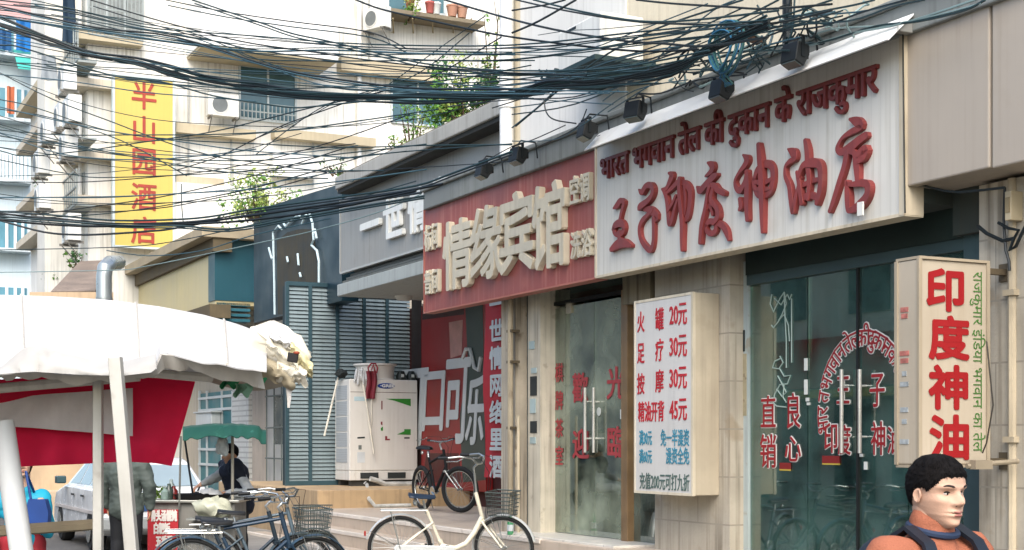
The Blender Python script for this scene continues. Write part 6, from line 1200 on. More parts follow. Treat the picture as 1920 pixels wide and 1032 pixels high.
# bits beside the cream bicycle
mb = MB(); mb.prism([(-.15, 0), (.15, 0), (.18, .2), (-.18, .2)], -.12, .12); t = solo('blue_crate', 'bright blue plastic tub on the step behind the cream bicycle', 'tub', mb, mat('tub_blue', '#1b86b8', .4, var=.1), (0, 0, 0), Matrix.Translation((at(849, 830, 15.9).x, 15.9, .152)), bevel=.015)
mb = MB(); mb.lathe([(.0, 0), (.035, 0), (.035, .14), (.015, .19), (.015, .22), (0, .22)], (0, 0, 0), 12); x = at(957, 830, 15.9); bt = thing('green_bottle', 'small green and white bottle standing by the stained pillar', 'bottle', (0, 0, 0), Matrix.Translation((x.x, 15.95, LZ + .01))); part('bottle', mb, mat('bottle_green', '#3f8a5b', .3), bt, smooth=True); mb = MB(); mb.lathe([(.0365, .04), (.0365, .11)], (0, 0, 0), 12); part('label_band', mb, mat('label_white', '#c2c8ca', .5), bt)
# pipes on the stained pillar
pp = thing('pillar_pipe', 'rusty cream drain pipe with brackets on the stained pillar', 'pipe', (fu(955, .22), .22, LZ))
mb = MB(); mb.tube([(fu(957, .22), .22, LZ + .02), (fu(957, .22), .22, 3.24)], .035, 10); part('pipe', mb, mat('pipe_stain', '#a2967e', .7, var=.25, streak=.9, wear=.4), pp, smooth=True)
for z in (1.0, 1.75, 2.5, 2.85): mb = MB().box(fu(957, .22) - .06, fu(957, .22) + .06, .2, .31, z, z + .03); part('pipe_bracket', mb, mat('rusty_bracket', '#5d5240', .7, .3), pp)
mb = MB(); mb.tube([(fu(972, .2), .2, LZ + .02), (fu(972, .2), .2, 1.9)], .018, 8); part('thin_pipe', mb, mat('pipe_cream', '#b9ac92', .6), pp, smooth=True)
# ================================================================ white car
def car():
    cl = FM.to_3x3() @ Vector((-1, 0, 0)); yaw = math.atan2(cl.y, cl.x)
    pr_ = at(293, 830, 21.0); c = Vector((pr_.x, pr_.y, 0)) + cl * 2.0
    t = thing('parked_car', 'white hatchback parked behind the man in the grey-green jacket', 'car', (0, 0, 0), WM); W = .82
    paint = mat('car_white', '#cfd2d2', .25, var=.03, spec=.7); gl = mat('car_glass', '#4a5b60', .06, .0, var=.1, spec=1.0)
    prof = [(-2.0, .32), (-2.02, .55), (-1.98, .86), (-1.9, .92), (1.0, .93), (1.85, .80), (1.98, .62), (2.0, .34), (1.85, .25), (-1.85, .25)]
    def loft(prof, w0, w1, bulge):
        mb = MB(); n = len(prof); S = [(-1, .93), (-.92, 1), (.92, 1), (1, .93)]; vs = []
        for s, k in S:
            for x, z in prof: vs.append((x * (k if abs(s) == 1 else 1), s * (w0 + (w1 - w0) * max(0, z - .5)), z if k == 1 else .25 + (z - .25) * .985))
        fs = [tuple(range(n - 1, -1, -1)), tuple(3 * n + i for i in range(n))]
        for a in range(3):
            for i in range(n): fs.append((a * n + i, a * n + (i + 1) % n, (a + 1) * n + (i + 1) % n, (a + 1) * n + i))
        mb.add(vs, fs); return mb
    part('body', loft(prof, W, W - .05, 0), paint, t, smooth=35, bevel=.03)
    cab = [(-1.92, .90), (-1.62, 1.30), (-1.4, 1.37), (.1, 1.38), (.35, 1.33), (1.02, .90)]
    mb = MB(); n = len(cab); vs = []
    for s in (-1, 1):
        for x, z in cab: vs.append((x, s * (W - .05 - .24 * (z - .9) / .48), z))
    fs = [tuple(range(n)), tuple(range(2 * n - 1, n - 1, -1))] + [(i, i + n, (i + 1) % n + n, (i + 1) % n) for i in range(n)]
    mb.add(vs, fs); part('cabin', mb, paint, t, smooth=35, bevel=.03)
    def sx_(z): return W - .05 - .24 * (z - .9) / .48 + .006
    for s in (-1, 1):
        for poly in ([(-1.55, .96), (-1.42, 1.27), (-.95, 1.29), (-.95, .96)], [(-.88, .96), (-.88, 1.29), (-.12, 1.29), (-.12, .96)], [(-.05, .96), (-.05, 1.29), (.25, 1.27), (.72, .96)]):
            mb = MB(); k = len(poly); a = [(x, s * sx_(z), z) for x, z in poly]; b = [(x, s * (sx_(z) - .02), z) for x, z in poly]; mb.add(a + b, [tuple(range(k)), tuple(range(2 * k - 1, k - 1, -1))] + [(i, i + k, (i + 1) % k + k, (i + 1) % k) for i in range(k)]); part('side_window', mb, gl, t)
        mb = MB(); mb.box(.55, .75, s * (W + .02), s * (W + .17), .95, 1.07); part('wing_mirror', mb, mat('mirror_dark', '#2d474b', .4), t, bevel=.02)
        for x in (-.75, .05): mb = MB(); mb.box(x - .09, x + .09, s * (W - .0), s * (W + .025), .78, .81); part('door_handle', mb, blk, t, bevel=.006)
        mb = MB(); mb.box(-1.7, 1.7, s * (W - .002), s * (W + .015), .55, .60); part('side_strip', mb, mat('strip_white', '#c3c6c4', .4), t)
        mb = MB(); mb.box(-2.03, -1.96, s * .55, s * .79, .58, .84); part('tail_light', mb, mat('tail_red', '#7c1c18', .3), t, bevel=.015)
        for x in (-1.28, 1.25):
            mb = MB(); mb.lathe([(.03, -.1), (.27, -.1), (.3, -.06), (.3, .06), (.27, .1), (.03, .1)], (x, s * (W - .1), .3), 24, axis='y'); w = part('wheel', mb, tyre, t, smooth=35); mb = MB(); mb.lathe([(.02, .0), (.16, .0), (.18, .015), (.18, .02), (.02, .02)], (x, s * (W - .1) + (.1 if s > 0 else -.12), .3), 18, axis='y'); part('hubcap', mb, chrome, w)
    def rq(pts, off):   # on the rear slope
        return pts
    mb = MB(); x0, z0, x1, z1 = -1.885, .955, -1.655, 1.262; d = Vector((z1 - z0, 0, x0 - x1)).normalized() * -.012
    A = [Vector((x0, -.66, z0)), Vector((x0, .66, z0)), Vector((x1, .54, z1)), Vector((x1, -.54, z1))]; nrm = (A[1] - A[0]).cross(A[2] - A[1]).normalized(); nrm = nrm if nrm.x < 0 else -nrm
    B = [p + nrm * .012 for p in A]; C = [p - nrm * .012 for p in A]; mb.add(B + C, [(0, 1, 2, 3), (7, 6, 5, 4), (0, 4, 5, 1), (1, 5, 6, 2), (2, 6, 7, 3), (3, 7, 4, 0)])
    part('rear_window', mb, mat('rear_glass', '#8fa0a4', .1, .2, var=.05, spec=1.0), t)  # paler than the side windows: the white reflection is put into its colour
    mb = MB(); mb.box(-2.1, -1.98, -.8, .8, .33, .52); part('rear_bumper', mb, mat('bumper_grey', '#8d9190', .5), t, bevel=.03)
    mb = MB(); mb.box(-2.03, -1.99, -.26, .26, .6, .74); part('number_plate', mb, mat('plate_blue', '#27456f', .5), t)
    mb = MB(); mb.box(1.96, 2.06, -.78, .78, .33, .5); part('front_bumper', mb, mat('bumper_grey', '#8d9190', .5), t, bevel=.03)
    t.matrix_world = Matrix.Translation(c) @ Matrix.Rotation(yaw, 4, 'Z')
car()
# background bits under the red cloth: a pale parcel and shop crates down the street
for k, (px, py, Y, w, h, c, lab) in enumerate(((104, 905, 27, .5, .7, '#b9a78c', 'tan cardboard carton on the street beyond the white car'), (125, 930, 26, .4, .35, '#c7bda8', 'low pale carton beside the tan carton beyond the white car'), (150, 880, 33, 1.2, 1.0, '#5e6a52', 'dark green stall box far down the street'))):
    x = at(px, py, Y); mb = MB(); mb.box(-w / 2, w / 2, -w / 2, w / 2, 0, h); mb.box(-w / 2 - .01, w / 2 + .01, -.03, .03, h - .3 * h, h + .006)
    solo('street_carton', lab, 'box', mb, mat('carton_%s' % c[1:], c, .8, var=.2), (0, 0, 0), frame(Vector((x.x, x.y, 0)), .3 * k), bevel=.012)
# ================================================================ people
def skin(nodes, edges, root, sub=2, vox=.013, sm=3):
    """one continuous surface through tapered limbs (radius or (half width, half depth) at each joint), remeshed"""
    mb = MB()
    for n, (q, r) in nodes.items():
        if isinstance(r, tuple): mb.ell(q, (r[1], r[0], min(r) * .8), 20, 12)
        else: mb.ell(q, (r, r, r), 10, 7)
    for a, b in edges:
        (pa, ra), (pb, rb) = nodes[a], nodes[b]; pa, pb = Vector(pa), Vector(pb)
        if isinstance(ra, tuple) and isinstance(rb, tuple):
            vs = []; fs = []; n = 22
            for k in range(7):
                t = k / 6; c = pa.lerp(pb, t); s = t * t * (3 - 2 * t); w, d = ra[0] + (rb[0] - ra[0]) * s, ra[1] + (rb[1] - ra[1]) * s
                vs += [c + Vector((d * math.cos(2 * math.pi * j / n), w * math.sin(2 * math.pi * j / n), 0)) for j in range(n)]
            for k in range(6):
                for j in range(n): fs.append((k * n + j, k * n + (j + 1) % n, (k + 1) * n + (j + 1) % n, (k + 1) * n + j))
            fs += [tuple(range(n - 1, -1, -1)), tuple(6 * n + j for j in range(n))]; mb.add(vs, fs)
        elif (pb - pa).length > 1e-5:
            f = lambda r: r if not isinstance(r, tuple) else min(r) * .82
            mb.tube([pa, pa.lerp(pb, .33), pa.lerp(pb, .67), pb], [f(ra), f(ra) * .67 + f(rb) * .33, f(ra) * .33 + f(rb) * .67, f(rb)], 12)
    me = bpy.data.meshes.new('skin'); me.from_pydata([tuple(v) for v in mb.v], [], mb.f); o = bpy.data.objects.new('skin', me); COL.objects.link(o)
    md = o.modifiers.new('r', 'REMESH'); md.mode = 'VOXEL'; md.voxel_size = vox; md.adaptivity = 0
    s_ = o.modifiers.new('s', 'SMOOTH'); s_.factor = .5; s_.iterations = sm
    bpy.context.view_layer.update(); m2 = bpy.data.meshes.new_from_object(o.evaluated_get(bpy.context.evaluated_depsgraph_get()))
    r = MB().add([v.co.copy() for v in m2.vertices], [tuple(q.vertices) for q in m2.polygons]); bpy.data.objects.remove(o); bpy.data.meshes.remove(m2); bpy.data.meshes.remove(me); return r
PW = [(.5, .02, .02, .06), (.47, .16, .13, .22), (.40, .255, .25, .34), (.3, .31, .335, .41), (.18, .335, .375, .455), (.08, .335, .385, .46), (0, .325, .37, .45), (-.1, .318, .375, .41), (-.2, .30, .385, .35), (-.3, .268, .39, .28), (-.38, .22, .385, .24), (-.44, .165, .37, .22), (-.48, .12, .335, .21), (-.52, .10, .22, .21)]
def hsec(z):
    for a, b in zip(PW, PW[1:]):
        if z >= b[0]:
            t = (a[0] - z) / (a[0] - b[0]); t2 = t; return [a[i] + (b[i] - a[i]) * t2 for i in (1, 2, 3)]
    return PW[-1][1:]
def G(x, s): return math.exp(-(x / s) ** 2)
def headpt(ang, z, off=0.):     # ang 0 = facing +x (front)
    w, f, b = hsec(z); ca, sa = math.cos(ang), math.sin(ang); e = .88
    x = (f if ca >= 0 else b) * math.copysign(abs(ca) ** e, ca); y = w * math.copysign(abs(sa) ** e, sa)
    n = Vector((ca, sa, 0)); d = 0
    if ca > 0:
        d += .13 * G(y, .05 + .04 * max(0, -z - .0)) * (G(z + .11, .07) + .55 * G(z + .02, .07)) * (1 if z > -.24 else 0)     # nose
        d += .03 * G(abs(y) - .075, .035) * G(z + .13, .035)                    # nostril wings
        d -= .055 * G(abs(y) - .15, .085) * G(z - .005, .06)                    # eye sockets
        d += .028 * G(abs(y) - .14, .13) * G(z - .10, .035)                     # brows
        d += .022 * G(abs(y) - .21, .08) * G(z + .10, .07)                      # cheekbones
        d += .042 * G(y, .11) * (G(z + .243, .024) + 1.05 * G(z + .298, .026))   # lips
        d -= .022 * G(y, .13) * G(z + .268, .010)
        d += .035 * G(y, .10) * G(z + .42, .05)                                 # chin
        d -= .012 * G(y, .03) * G(z + .2, .03)
    p = Vector((x, y, z)) + n * (d + off); return p
def head(M, H, hairline=None, hair_off=.045, seed=0, nz=84, na=96, mouth=True):
    """a head of height H: returns skin, hair, eye, brow, lip builders, placed by M (origin at the eye level, +x forward)"""
    sk, hr, ey, bw, lp = MB(), MB(), MB(), MB(), MB()
    zs = [.5 - 1.02 * (i / nz) ** 1.0 for i in range(nz + 1)]; zs[0] = .499
    vs = [headpt(2 * math.pi * j / na, z) for z in zs for j in range(na)]; fs = [(i * na + j, (i + 1) * na + j, (i + 1) * na + (j + 1) % na, i * na + (j + 1) % na) for i in range(nz) for j in range(na)]
    fs += [tuple(range(na))]; sk.add(vs, fs)
    for s in (-1, 1):       # ears
        st = len(sk.v); sk.ell((0, 0, 0), (.066, .026, .105), 18, 12)
        for i in range(st, len(sk.v)):
            v = sk.v[i]; r = math.hypot(v.x / .066, v.z / .105); v = Vector((v.x * (1 if v.z > -.02 else .75) - .01, v.y + .022 * G(r - .85, .18) - .03 * G(math.hypot((v.x - .012) / .066, (v.z + .01) / .105), .45), v.z)); v.y *= 1
            sk.v[i] = Vector((-.02 + v.x - .25 * v.y, s * (.335 + v.y + .35 * max(0, -v.x)), -.06 + v.z))
    if hairline:
        ring = [[None] * na for _ in range(nz + 1)]
        def ho(a, z): return hair_off * (1 + .35 * noise.noise(Vector((math.cos(a) * 5, math.sin(a) * 5, z * 8 + seed)))) + .02 * noise.noise(Vector((math.cos(a) * 17, math.sin(a) * 17, z * 22 + seed)))
        keep = {}
        for i, z in enumerate(zs):
            for j in range(na):
                a = 2 * math.pi * j / na; keep[i, j] = z > hairline(min(a, 2 * math.pi - a)) + .02 * noise.noise(Vector((a * 6, z * 3, seed)))
        V = []; F = []; idx = {}
        def vert(i, j):
            j %= na
            if (i, j) not in idx:
                a = 2 * math.pi * j / na; z = zs[i]; edge_ = z - hairline(min(a, 2 * math.pi - a)); k = min(1, max(0.15, edge_ / .08)); p = headpt(a, z, ho(a, z) * k); 
                if z > .35: p.z += hair_off * 1.1 * (z - .35) / .15
                idx[i, j] = len(V); V.append(p)
            return idx[i, j]
        for i in range(nz):
            for j in range(na):
                if keep[i, j] and keep[i + 1, j] and keep[i, (j + 1) % na]: F.append((vert(i, j), vert(i + 1, j), vert(i + 1, j + 1), vert(i, j + 1)))
        F.append(tuple(vert(0, j) for j in range(na))); hr.add(V, F)
        rr = random.Random(seed)
        for _ in range(3200):    # short strands standing off the cap
            a = rr.uniform(0, 2 * math.pi); z = rr.uniform(-.2, .5); aa = min(a, 2 * math.pi - a)
            if z < hairline(aa) + .03: continue
            p = headpt(a, z, hair_off * .8); q = headpt(a + rr.uniform(-.16, .16), min(z + rr.uniform(-.09, .04), .5), hair_off * rr.uniform(1.2, 2.1)); 
            if z > .35: p.z += hair_off * 1.0 * (z - .35) / .15; q.z += hair_off * 1.3 * (z - .35) / .15
            t = Vector((-math.sin(a), math.cos(a), 0)) * .007; hr.add([p - t, p + t, q], [(0, 1, 2)])
    for s in (-1, 1):
        c = headpt(s * .44, .0, -.012); ey.ell(c, (.03, .062, .024), 12, 8, 0); ey.ell(c + Vector((.017, 0, .0)), (.016, .024, .021), 10, 6, 1)
        lid = [headpt(s * (.30 + .30 * k / 8), .020 + .012 * math.sin(math.pi * k / 8), .006) for k in range(9)]; bw.tube(lid, [.004] + [.010] * 7 + [.004], 5)
        br_ = [headpt(s * (.20 + .48 * k / 8), .105 + .02 * math.sin(math.pi * k / 8 * .9), .004) for k in range(9)]; bw.tube(br_, [.006] + [.016] * 5 + [.012, .009, .004], 6)
        bw.ell(headpt(s * .12, -.165, -.004), (.012, .014, .007), 8, 5)
    ml = [headpt(-.27 + .54 * k / 12, -.268, .002) for k in range(13)]; bw.tube(ml, [.003] + [.006] * 11 + [.003], 5)
    for z, r in ((-.246, .014), (-.294, .018)):
        P = [headpt(-.22 + .44 * k / 10, z - .006 * math.cos((k - 5) * .6) * (1 if z > -.27 else -.5), -.004) for k in range(11)]; lp.tube(P, [.003] + [r * math.sin(math.pi * (k + 1) / 12) + .002 for k in range(1, 10)] + [.003], 7)
    S = M @ Matrix.Scale(H, 4)
    for m_ in (sk, hr, ey, bw, lp): m_.xf(S)
    return sk, hr, ey, bw, lp
def hand_nodes(N, E, wrist, tip, up, side, pre, L=.18, curl=.5):
    """palm and five separate fingers; wrist -> tip direction, up = back of the hand, side = towards the thumb"""
    d = (tip - wrist).normalized(); up = (up - d * up.dot(d)).normalized(); sd_ = d.cross(up); sd_ = sd_ if sd_.dot(side) > 0 else -sd_
    pc = wrist + d * .045; N[pre + 'p'] = (pc, .021); E.append((pre + 'w', pre + 'p'))
    for k, (o, ln) in enumerate(((.028, .075), (.010, .085), (-.008, .078), (-.026, .06))):
        a = wrist + d * (.085 - abs(o) * .2) + sd_ * o; prev = pre + 'p'; p = a; dirn = d.copy()
        N[pre + 'f%da' % k] = (p, .0095); E.append((prev, pre + 'f%da' % k)); prev = pre + 'f%da' % k
        for q in range(3):
            th = curl * (.5 + .5 * q) * .9; dirn = (dirn * math.cos(th) - up * math.sin(th)).normalized(); up_ = up; p = p + dirn * ln * (.42, .33, .25)[q]; nm = pre + 'f%d%d' % (k, q); N[nm] = (p, .0085 - .001 * q); E.append((prev, nm)); prev = nm
    p = wrist + d * .03 + sd_ * .032; N[pre + 't0'] = (p, .012); E.append((pre + 'p', pre + 't0')); p = p + (d * .6 + sd_ * .55 - up * .25).normalized() * .035; N[pre + 't1'] = (p, .0105); E.append((pre + 't0', pre + 't1')); p = p + (d * .85 + sd_ * .1 - up * .35).normalized() * .03; N[pre + 't2'] = (p, .009); E.append((pre + 't1', pre + 't2'))
skm = mat('skin_tan', '#b98d70', .5, var=.07, scale=9, spec=.35); skl = mat('skin_light', '#bd9880', .6, var=.12, scale=14, bump=.12, bscale=160, spec=.35); hairm = mat('hair_black', '#0f0c0b', .85, var=.3, scale=20, spec=.15); eyem = [mat('eye_white', '#b7aea4', .3), mat('eye_dark', '#120d0b', .2)]; lipm = mat('lip', '#8f5a50', .5); browm = mat('brow_dark', '#1a1310', .7)
def short_hair(a):      # hairline height by angle from the front
    d = math.degrees(a)
    if d < 40: return .235 - .015 * (d / 40)
    if d < 62: return .22 - .14 * (d - 40) / 22
    if d < 82: return .08 - .10 * (d - 62) / 20
    if d < 100: return .05
    return -.02 - .26 * min(1, (d - 100) / 40)
def person(label, M, hp, legs=None, arms=None, yaw=0., pitch=0., top='#555', pants='#222', skinm=skm, hairline=short_hair, sleeve=None, hh=.235, hips=.93, sh=1.36, lean=(0, 0), vest=False, seed=1, jacket_bulk=1.0, hips_x=0., hoff=.034, collar=True, sw=.19):
    """standing figure in local metres: +x forward, y left, z up; hp = head centre at eye level"""
    t = thing('person', label, 'person', (0, 0, 0), WM)
    V = Vector; N = {}; E = []; hp = V(hp); lx, ly = lean
    pel = V((hips_x, 0, hips)); ch = V((hips_x + lx * .7, ly * .7, sh - .14)); nk = V((hips_x + lx, ly, sh)); 
    N['pelvis'] = (pel, (.15, .11)); N['waist'] = (pel.lerp(ch, .5), (.135, .1)); N['chest'] = (ch, (.165, .115)); N['neck'] = (nk + V((0, 0, .02)), .062); N['skull'] = (hp + V((-.02, 0, -.05)), .07)
    E += [('pelvis', 'waist'), ('waist', 'chest'), ('chest', 'neck'), ('neck', 'skull')]
    A = arms or {1: [(.02, .30, sh - .3), (.10, .28, sh - .54)], -1: [(.02, -.30, sh - .3), (.10, -.28, sh - .54)]}
    Lg = legs or {1: [(.04, .11, .5), (-.02, .12, .09), (.14, .14, .04)], -1: [(.0, -.11, .5), (-.06, -.12, .09), (.10, -.14, .04)]}
    for s in (1, -1):
        p = 'l' if s > 0 else 'r'; N[p + 'sh'] = (nk + V((-.01, s * sw, -.055)), .062); N[p + 'el'] = (V(A[s][0]), .046); N[p + 'w'] = (V(A[s][1]), .031); E += [('chest', p + 'sh'), (p + 'sh', p + 'el'), (p + 'el', p + 'w')]
        w = V(A[s][1]); d = (w - V(A[s][0])).normalized(); hand_nodes(N, E, w, w + d, V((0, s, .35)) if abs(d.z) > .6 else V((0, 0, 1)), V((1, 0, 0)) if abs(d.z) > .6 else V((0, -s, .2)), p, curl=A[s][2] if len(A[s]) > 2 else .45)
        N[p + 'hip'] = (pel + V((0, s * .095, -.06)), .088); N[p + 'kn'] = (V(Lg[s][0]), .06); N[p + 'an'] = (V(Lg[s][1]), .042); N[p + 'to'] = (V(Lg[s][2]), .036); E += [('pelvis', p + 'hip'), (p + 'hip', p + 'kn'), (p + 'kn', p + 'an'), (p + 'an', p + 'to')]
    body = skin(N, E, 'pelvis', 2, .0075, 2)
    HM = Matrix.Translation(hp) @ Matrix.Rotation(yaw, 4, 'Z') @ Matrix.Rotation(pitch, 4, 'Y'); sk, hr, ey, bw, lp = head(HM, hh, hairline, hoff, seed)
    body.add(sk.v, sk.f); b = part('body', body, skinm, t, smooth=70)
    if hairline: part('hair', hr, hairm, t, smooth=60)
    part('eyes', ey, eyem, t, smooth=True); part('brows', bw, browm, t, smooth=True); part('lips', lp, lipm, t, smooth=True)
    # jacket
    k = jacket_bulk; J = {}; JE = []
    J['hem'] = (pel + V((0, 0, -.06)), (.178 * k, .14 * k)); J['waist'] = (pel.lerp(ch, .5), (.165 * k, .13 * k)); J['chest'] = (ch, (.20 * k, .148 * k)); J['neck'] = (nk + V((-.005, 0, -.02)), .088)
    JE = [('hem', 'waist'), ('waist', 'chest'), ('chest', 'neck')]
    if collar: J['col'] = (nk + V((-.004, 0, .05)), .078); JE.append(('neck', 'col'))
    for s in (1, -1):
        p = 'l' if s > 0 else 'r'; J[p + 'sh'] = (nk + V((-.01, s * (sw + .005), -.06)), .088 * k); JE.append(('chest', p + 'sh'))
        el, w = V(A[s][0]), V(A[s][1])
        if not vest: J[p + 'el'] = (el, .068 * k); J[p + 'w'] = (el.lerp(w, .93), .05 * k); JE += [(p + 'sh', p + 'el'), (p + 'el', p + 'w')]
        else: J[p + 'el'] = ((nk + V((-.01, s * sw, -.06))).lerp(el, .35), .075); JE.append((p + 'sh', p + 'el'))
    jm = skin(J, JE, 'chest', 2, .013, 4)
    for i, v in enumerate(jm.v): jm.v[i] = v + V((noise.noise(v * 9), noise.noise(v * 9 + V((4, 0, 0))), .4 * noise.noise(v * 12))) * .018 + V((noise.noise(V((v.x * 14, v.y * 14, v.z * 30))), noise.noise(V((v.x * 14 + 3, v.y * 14, v.z * 22))), 0)) * .007
    jk = part('vest' if vest else 'jacket', jm, top, t, smooth=70)
    if vest:
        for s in (1, -1):
            p = 'l' if s > 0 else 'r'; el, w = V(A[s][0]), V(A[s][1]); shp = nk + V((-.01, s * sw, -.06)); m_ = skin({'a': (shp, .066), 'b': (el, .062), 'c': (el.lerp(w, .5), .062), 'd': (el.lerp(w, .93), .042)}, [('a', 'b'), ('b', 'c'), ('c', 'd')], 'b', 2)
            for i, v in enumerate(m_.v): m_.v[i] = v + V((noise.noise(v * 18), noise.noise(v * 18 + V((4, 0, 0))), noise.noise(v * 18 + V((0, 3, 0))))) * .012
            part('sleeve', m_, sleeve[0 if s > 0 else 1], t, smooth=70)
    P_ = {'pelvis': (pel + V((0, 0, .02)), (.158, .12))}; PE = []
    for s in (1, -1):
        p = 'l' if s > 0 else 'r'; kn, an = V(Lg[s][0]), V(Lg[s][1]); P_[p + 'hip'] = (pel + V((0, s * .095, -.07)), .105); P_[p + 'kn'] = (kn, .082); P_[p + 'an'] = (kn.lerp(an, .95), .068); PE += [('pelvis', p + 'hip'), (p + 'hip', p + 'kn'), (p + 'kn', p + 'an')]
        m_ = MB(); an = V(Lg[s][1]); to = V(Lg[s][2]); d = (to - an); d.z = 0; d.normalize(); m_.tube([an - d * .07 + V((0, 0, -.045)), an + V((0, 0, -.02)), an + d * .1 + V((0, 0, -.045)), an + d * .19 + V((0, 0, -.05))], [.042, .052, .046, .034], 12); part('shoe', m_, blk, t, smooth=True)
    pmesh = skin(P_, PE, 'pelvis', 2)
    for i, v in enumerate(pmesh.v): pmesh.v[i] = v + V((noise.noise(v * 8), noise.noise(v * 8 + V((4, 0, 0))), 0)) * .012
    part('trousers', pmesh, pants, t, smooth=70)
    t.matrix_world = M; return t, nk, HM
# the young man in orange, walking to the right across the foreground
Y_ = 4.95; px_, eyey = 1736, 921
X_ = at(px_, 830, Y_).x; ez = CAMH + (HY - eyey) / FPX * Y_
orange = mat('jacket_orange', '#9c6048', .8, var=.2, scale=5, wear=.3, wcol='#85503c', spec=.15, bump=.4, bscale=140); navyj = mat('strap_navy', '#141c26', .6, var=.2, scale=5); denim = mat('denim_dark', '#232c3a', .8, var=.2)
yaw_b = math.radians(-56); MO = Matrix.Translation((X_, Y_, 0)) @ Matrix.Rotation(yaw_b, 4, 'Z')
sh_ = ez - .165
legs = {1: [(.16, .10, sh_ * .37), (.20, .10, .10), (.38, .11, .05)], -1: [(-.02, -.10, sh_ * .36), (-.34, -.10, .14), (-.20, -.11, .06)]}
arms = {1: [(-.06, .28, sh_ - .27), (.12, .27, sh_ - .46)], -1: [(.04, -.28, sh_ - .28), (.02, -.27, sh_ - .52)]}
t, nk, HM = person('young man in an orange jacket with dark straps, walking past the blade sign', MO, (.05, 0, ez), legs, arms, math.radians(-4), math.radians(5), orange, denim, skl, short_hair, hh=.238, hips=sh_ * .66, sh=sh_, lean=(.03, 0), seed=3, sw=.195)
for s in (1, -1):
    P = [nk + Vector((-.15, s * .11, -.22)), nk + Vector((-.10, s * .115, -.02)), nk + Vector((-.02, s * .12, .022)), nk + Vector((.07, s * .125, -.03)), nk + Vector((.13, s * .14, -.14)), nk + Vector((.13, s * .15, -.26))]
    mb = MB()
    for a, b in zip(P, P[1:]): pass
    mb.grid(lambda a, b: (lambda i, f: P[i].lerp(P[min(i + 1, 5)], f) + Vector((0, (b - .5) * .055, 0)))(int(a * 4.999), a * 4.999 - int(a * 4.999)) + Vector((.02, 0, .03)), 20, 3, thick=.014); part('backpack_strap', mb, navyj, t, smooth=60)
mb = MB(); mb.tube([nk + Vector((.075 * math.cos(a) + .0, .085 * math.sin(a), .035 + .02 * math.cos(a + 3.1))) for a in [i * math.pi / 10 for i in range(-13, 14)]], .013, 8); part('collar', mb, mat('collar_navy', '#1d2c44', .7), t, smooth=True)
mb = MB(); mb.ell(nk + Vector((-.23, 0, -.22)), (.10, .15, .22), 18, 12); part('backpack', mb, navyj, t, smooth=True)
# the man in the grey-green jacket, back to us, at the snack cart
olive = mat('jacket_olive', '#454e49', .75, var=.16, scale=4, streak=.1); blkp = mat('trousers_black', '#16181b', .85, var=.2)
Y_ = 16.2; X_ = at(236, 830, Y_).x
person('man in a grey-green jacket seen from behind, head hidden by the red cloth', Matrix.Translation((X_, Y_, 0)) @ Matrix.Rotation(math.radians(80), 4, 'Z'), (.04, 0, 1.60), None, {1: [(-.0, .29, 1.12), (.08, .26, .88)], -1: [(-.02, -.29, 1.12), (.04, -.27, .86)]}, 0, 0, olive, blkp, skm, short_hair, sh=1.38, hips=.90, seed=5, jacket_bulk=1.12)
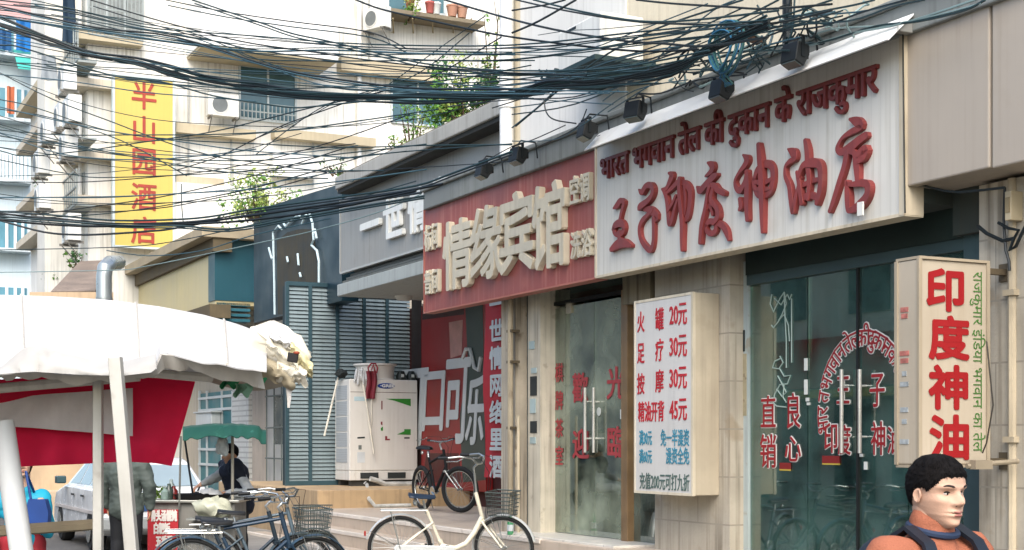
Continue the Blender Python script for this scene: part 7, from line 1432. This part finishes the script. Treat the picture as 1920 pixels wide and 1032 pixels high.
# the cook behind the cart
navyv = mat('vest_navy', '#151c2a', .8, var=.2, scale=5); slw = mat('sleeve_white', '#bfc2c0', .8, var=.1, scale=6); slg = mat('sleeve_grey', '#8e918e', .8, var=.12, scale=6)
Y_ = 18.35; X_ = at(452, 830, Y_).x; yw = math.radians(205); MC_ = Matrix.Translation((X_, Y_, 0)) @ Matrix.Rotation(yw, 4, 'Z')
iv = MC_.inverted(); hl = iv @ at(418, 926, Y_ - .55); hr_ = iv @ at(377, 909, Y_ - .25); el_l = iv @ at(470, 925, Y_ - .36); el_r = iv @ at(410, 893, Y_ - .1)
t, nk, HM = person('cook in a dark vest with pale sleeves bending over the snack cart', MC_, iv @ at(431, 851, Y_ - .12), None, {1: [el_l, hl, .8], -1: [el_r, hr_, .9]}, math.radians(8), math.radians(16), navyv, blkp, skm, short_hair, (slw, slg), sh=1.36, hips=.86, lean=(.14, 0), vest=True, seed=6, hoff=.05, jacket_bulk=1.25, sw=.21)
mb = MB(); a = at(375, 912, Y_ - .3); b = at(369, 925, Y_ - .42); mb.tube([a, b], .012, 6); mb.obox(b + Vector((-.02, -.01, -.02)), (.05, 0, .02), (0, .012, 0), (-.01, 0, .03)); solo('black_spatula', 'black spatula held by the cook over the pan', 'spatula', mb, blk, a, WM)
# the woman in cyan under the tent edge
cyan = mat('jacket_cyan', '#1792ac', .6, var=.14, scale=5, wear=.12, wcol='#145a86'); redp = mat('trousers_red', '#8f1f28', .8, var=.15)
Y_ = 12.4; X_ = at(42, 830, Y_).x; MW_ = Matrix.Translation((X_, Y_, 0)) @ Matrix.Rotation(math.radians(-72), 4, 'Z'); iv = MW_.inverted()
def long_hair(a):
    d = math.degrees(a)
    return .30 if d < 35 else .30 - .75 * min(1, (d - 35) / 45)
ez = 1.6 - 40 / 2700 * Y_
t, nk, HM = person('woman in a bright cyan jacket with one hand raised, below the red cloth', MW_, (.04, 0, ez), None, {1: [iv @ at(90, 998, Y_ - .02), iv @ at(86, 956, Y_ - .16), 1.0], -1: [(.02, -.27, ez - .5), (.1, -.24, ez - .7)]}, 0, 0, cyan, redp, skl, long_hair, sh=ez - .235, hips=.80, seed=8, sw=.155, hh=.225, jacket_bulk=.9)
c = iv @ at(72, 965, Y_ - .25)
mb = MB(); mb.prism([(-.09, -.14), (.09, -.14), (.10, .02), (.07, .13), (-.07, .13), (-.10, .02)], -.045, .045); mb.xf(Matrix.Translation(c) @ Matrix.Rotation(math.radians(70), 4, 'Z')); mb.tube([c + Vector((0, -.06, .13)), c + Vector((-.03, -.1, .36)), nk + Vector((.02, .1, -.02))], .012, 6); solo('blue_shoulder_bag', 'dark blue shoulder bag at the side of the woman in cyan', 'bag', mb, mat('bag_blue', '#173b78', .6, var=.2), c, MW_, smooth=35, bevel=.02)
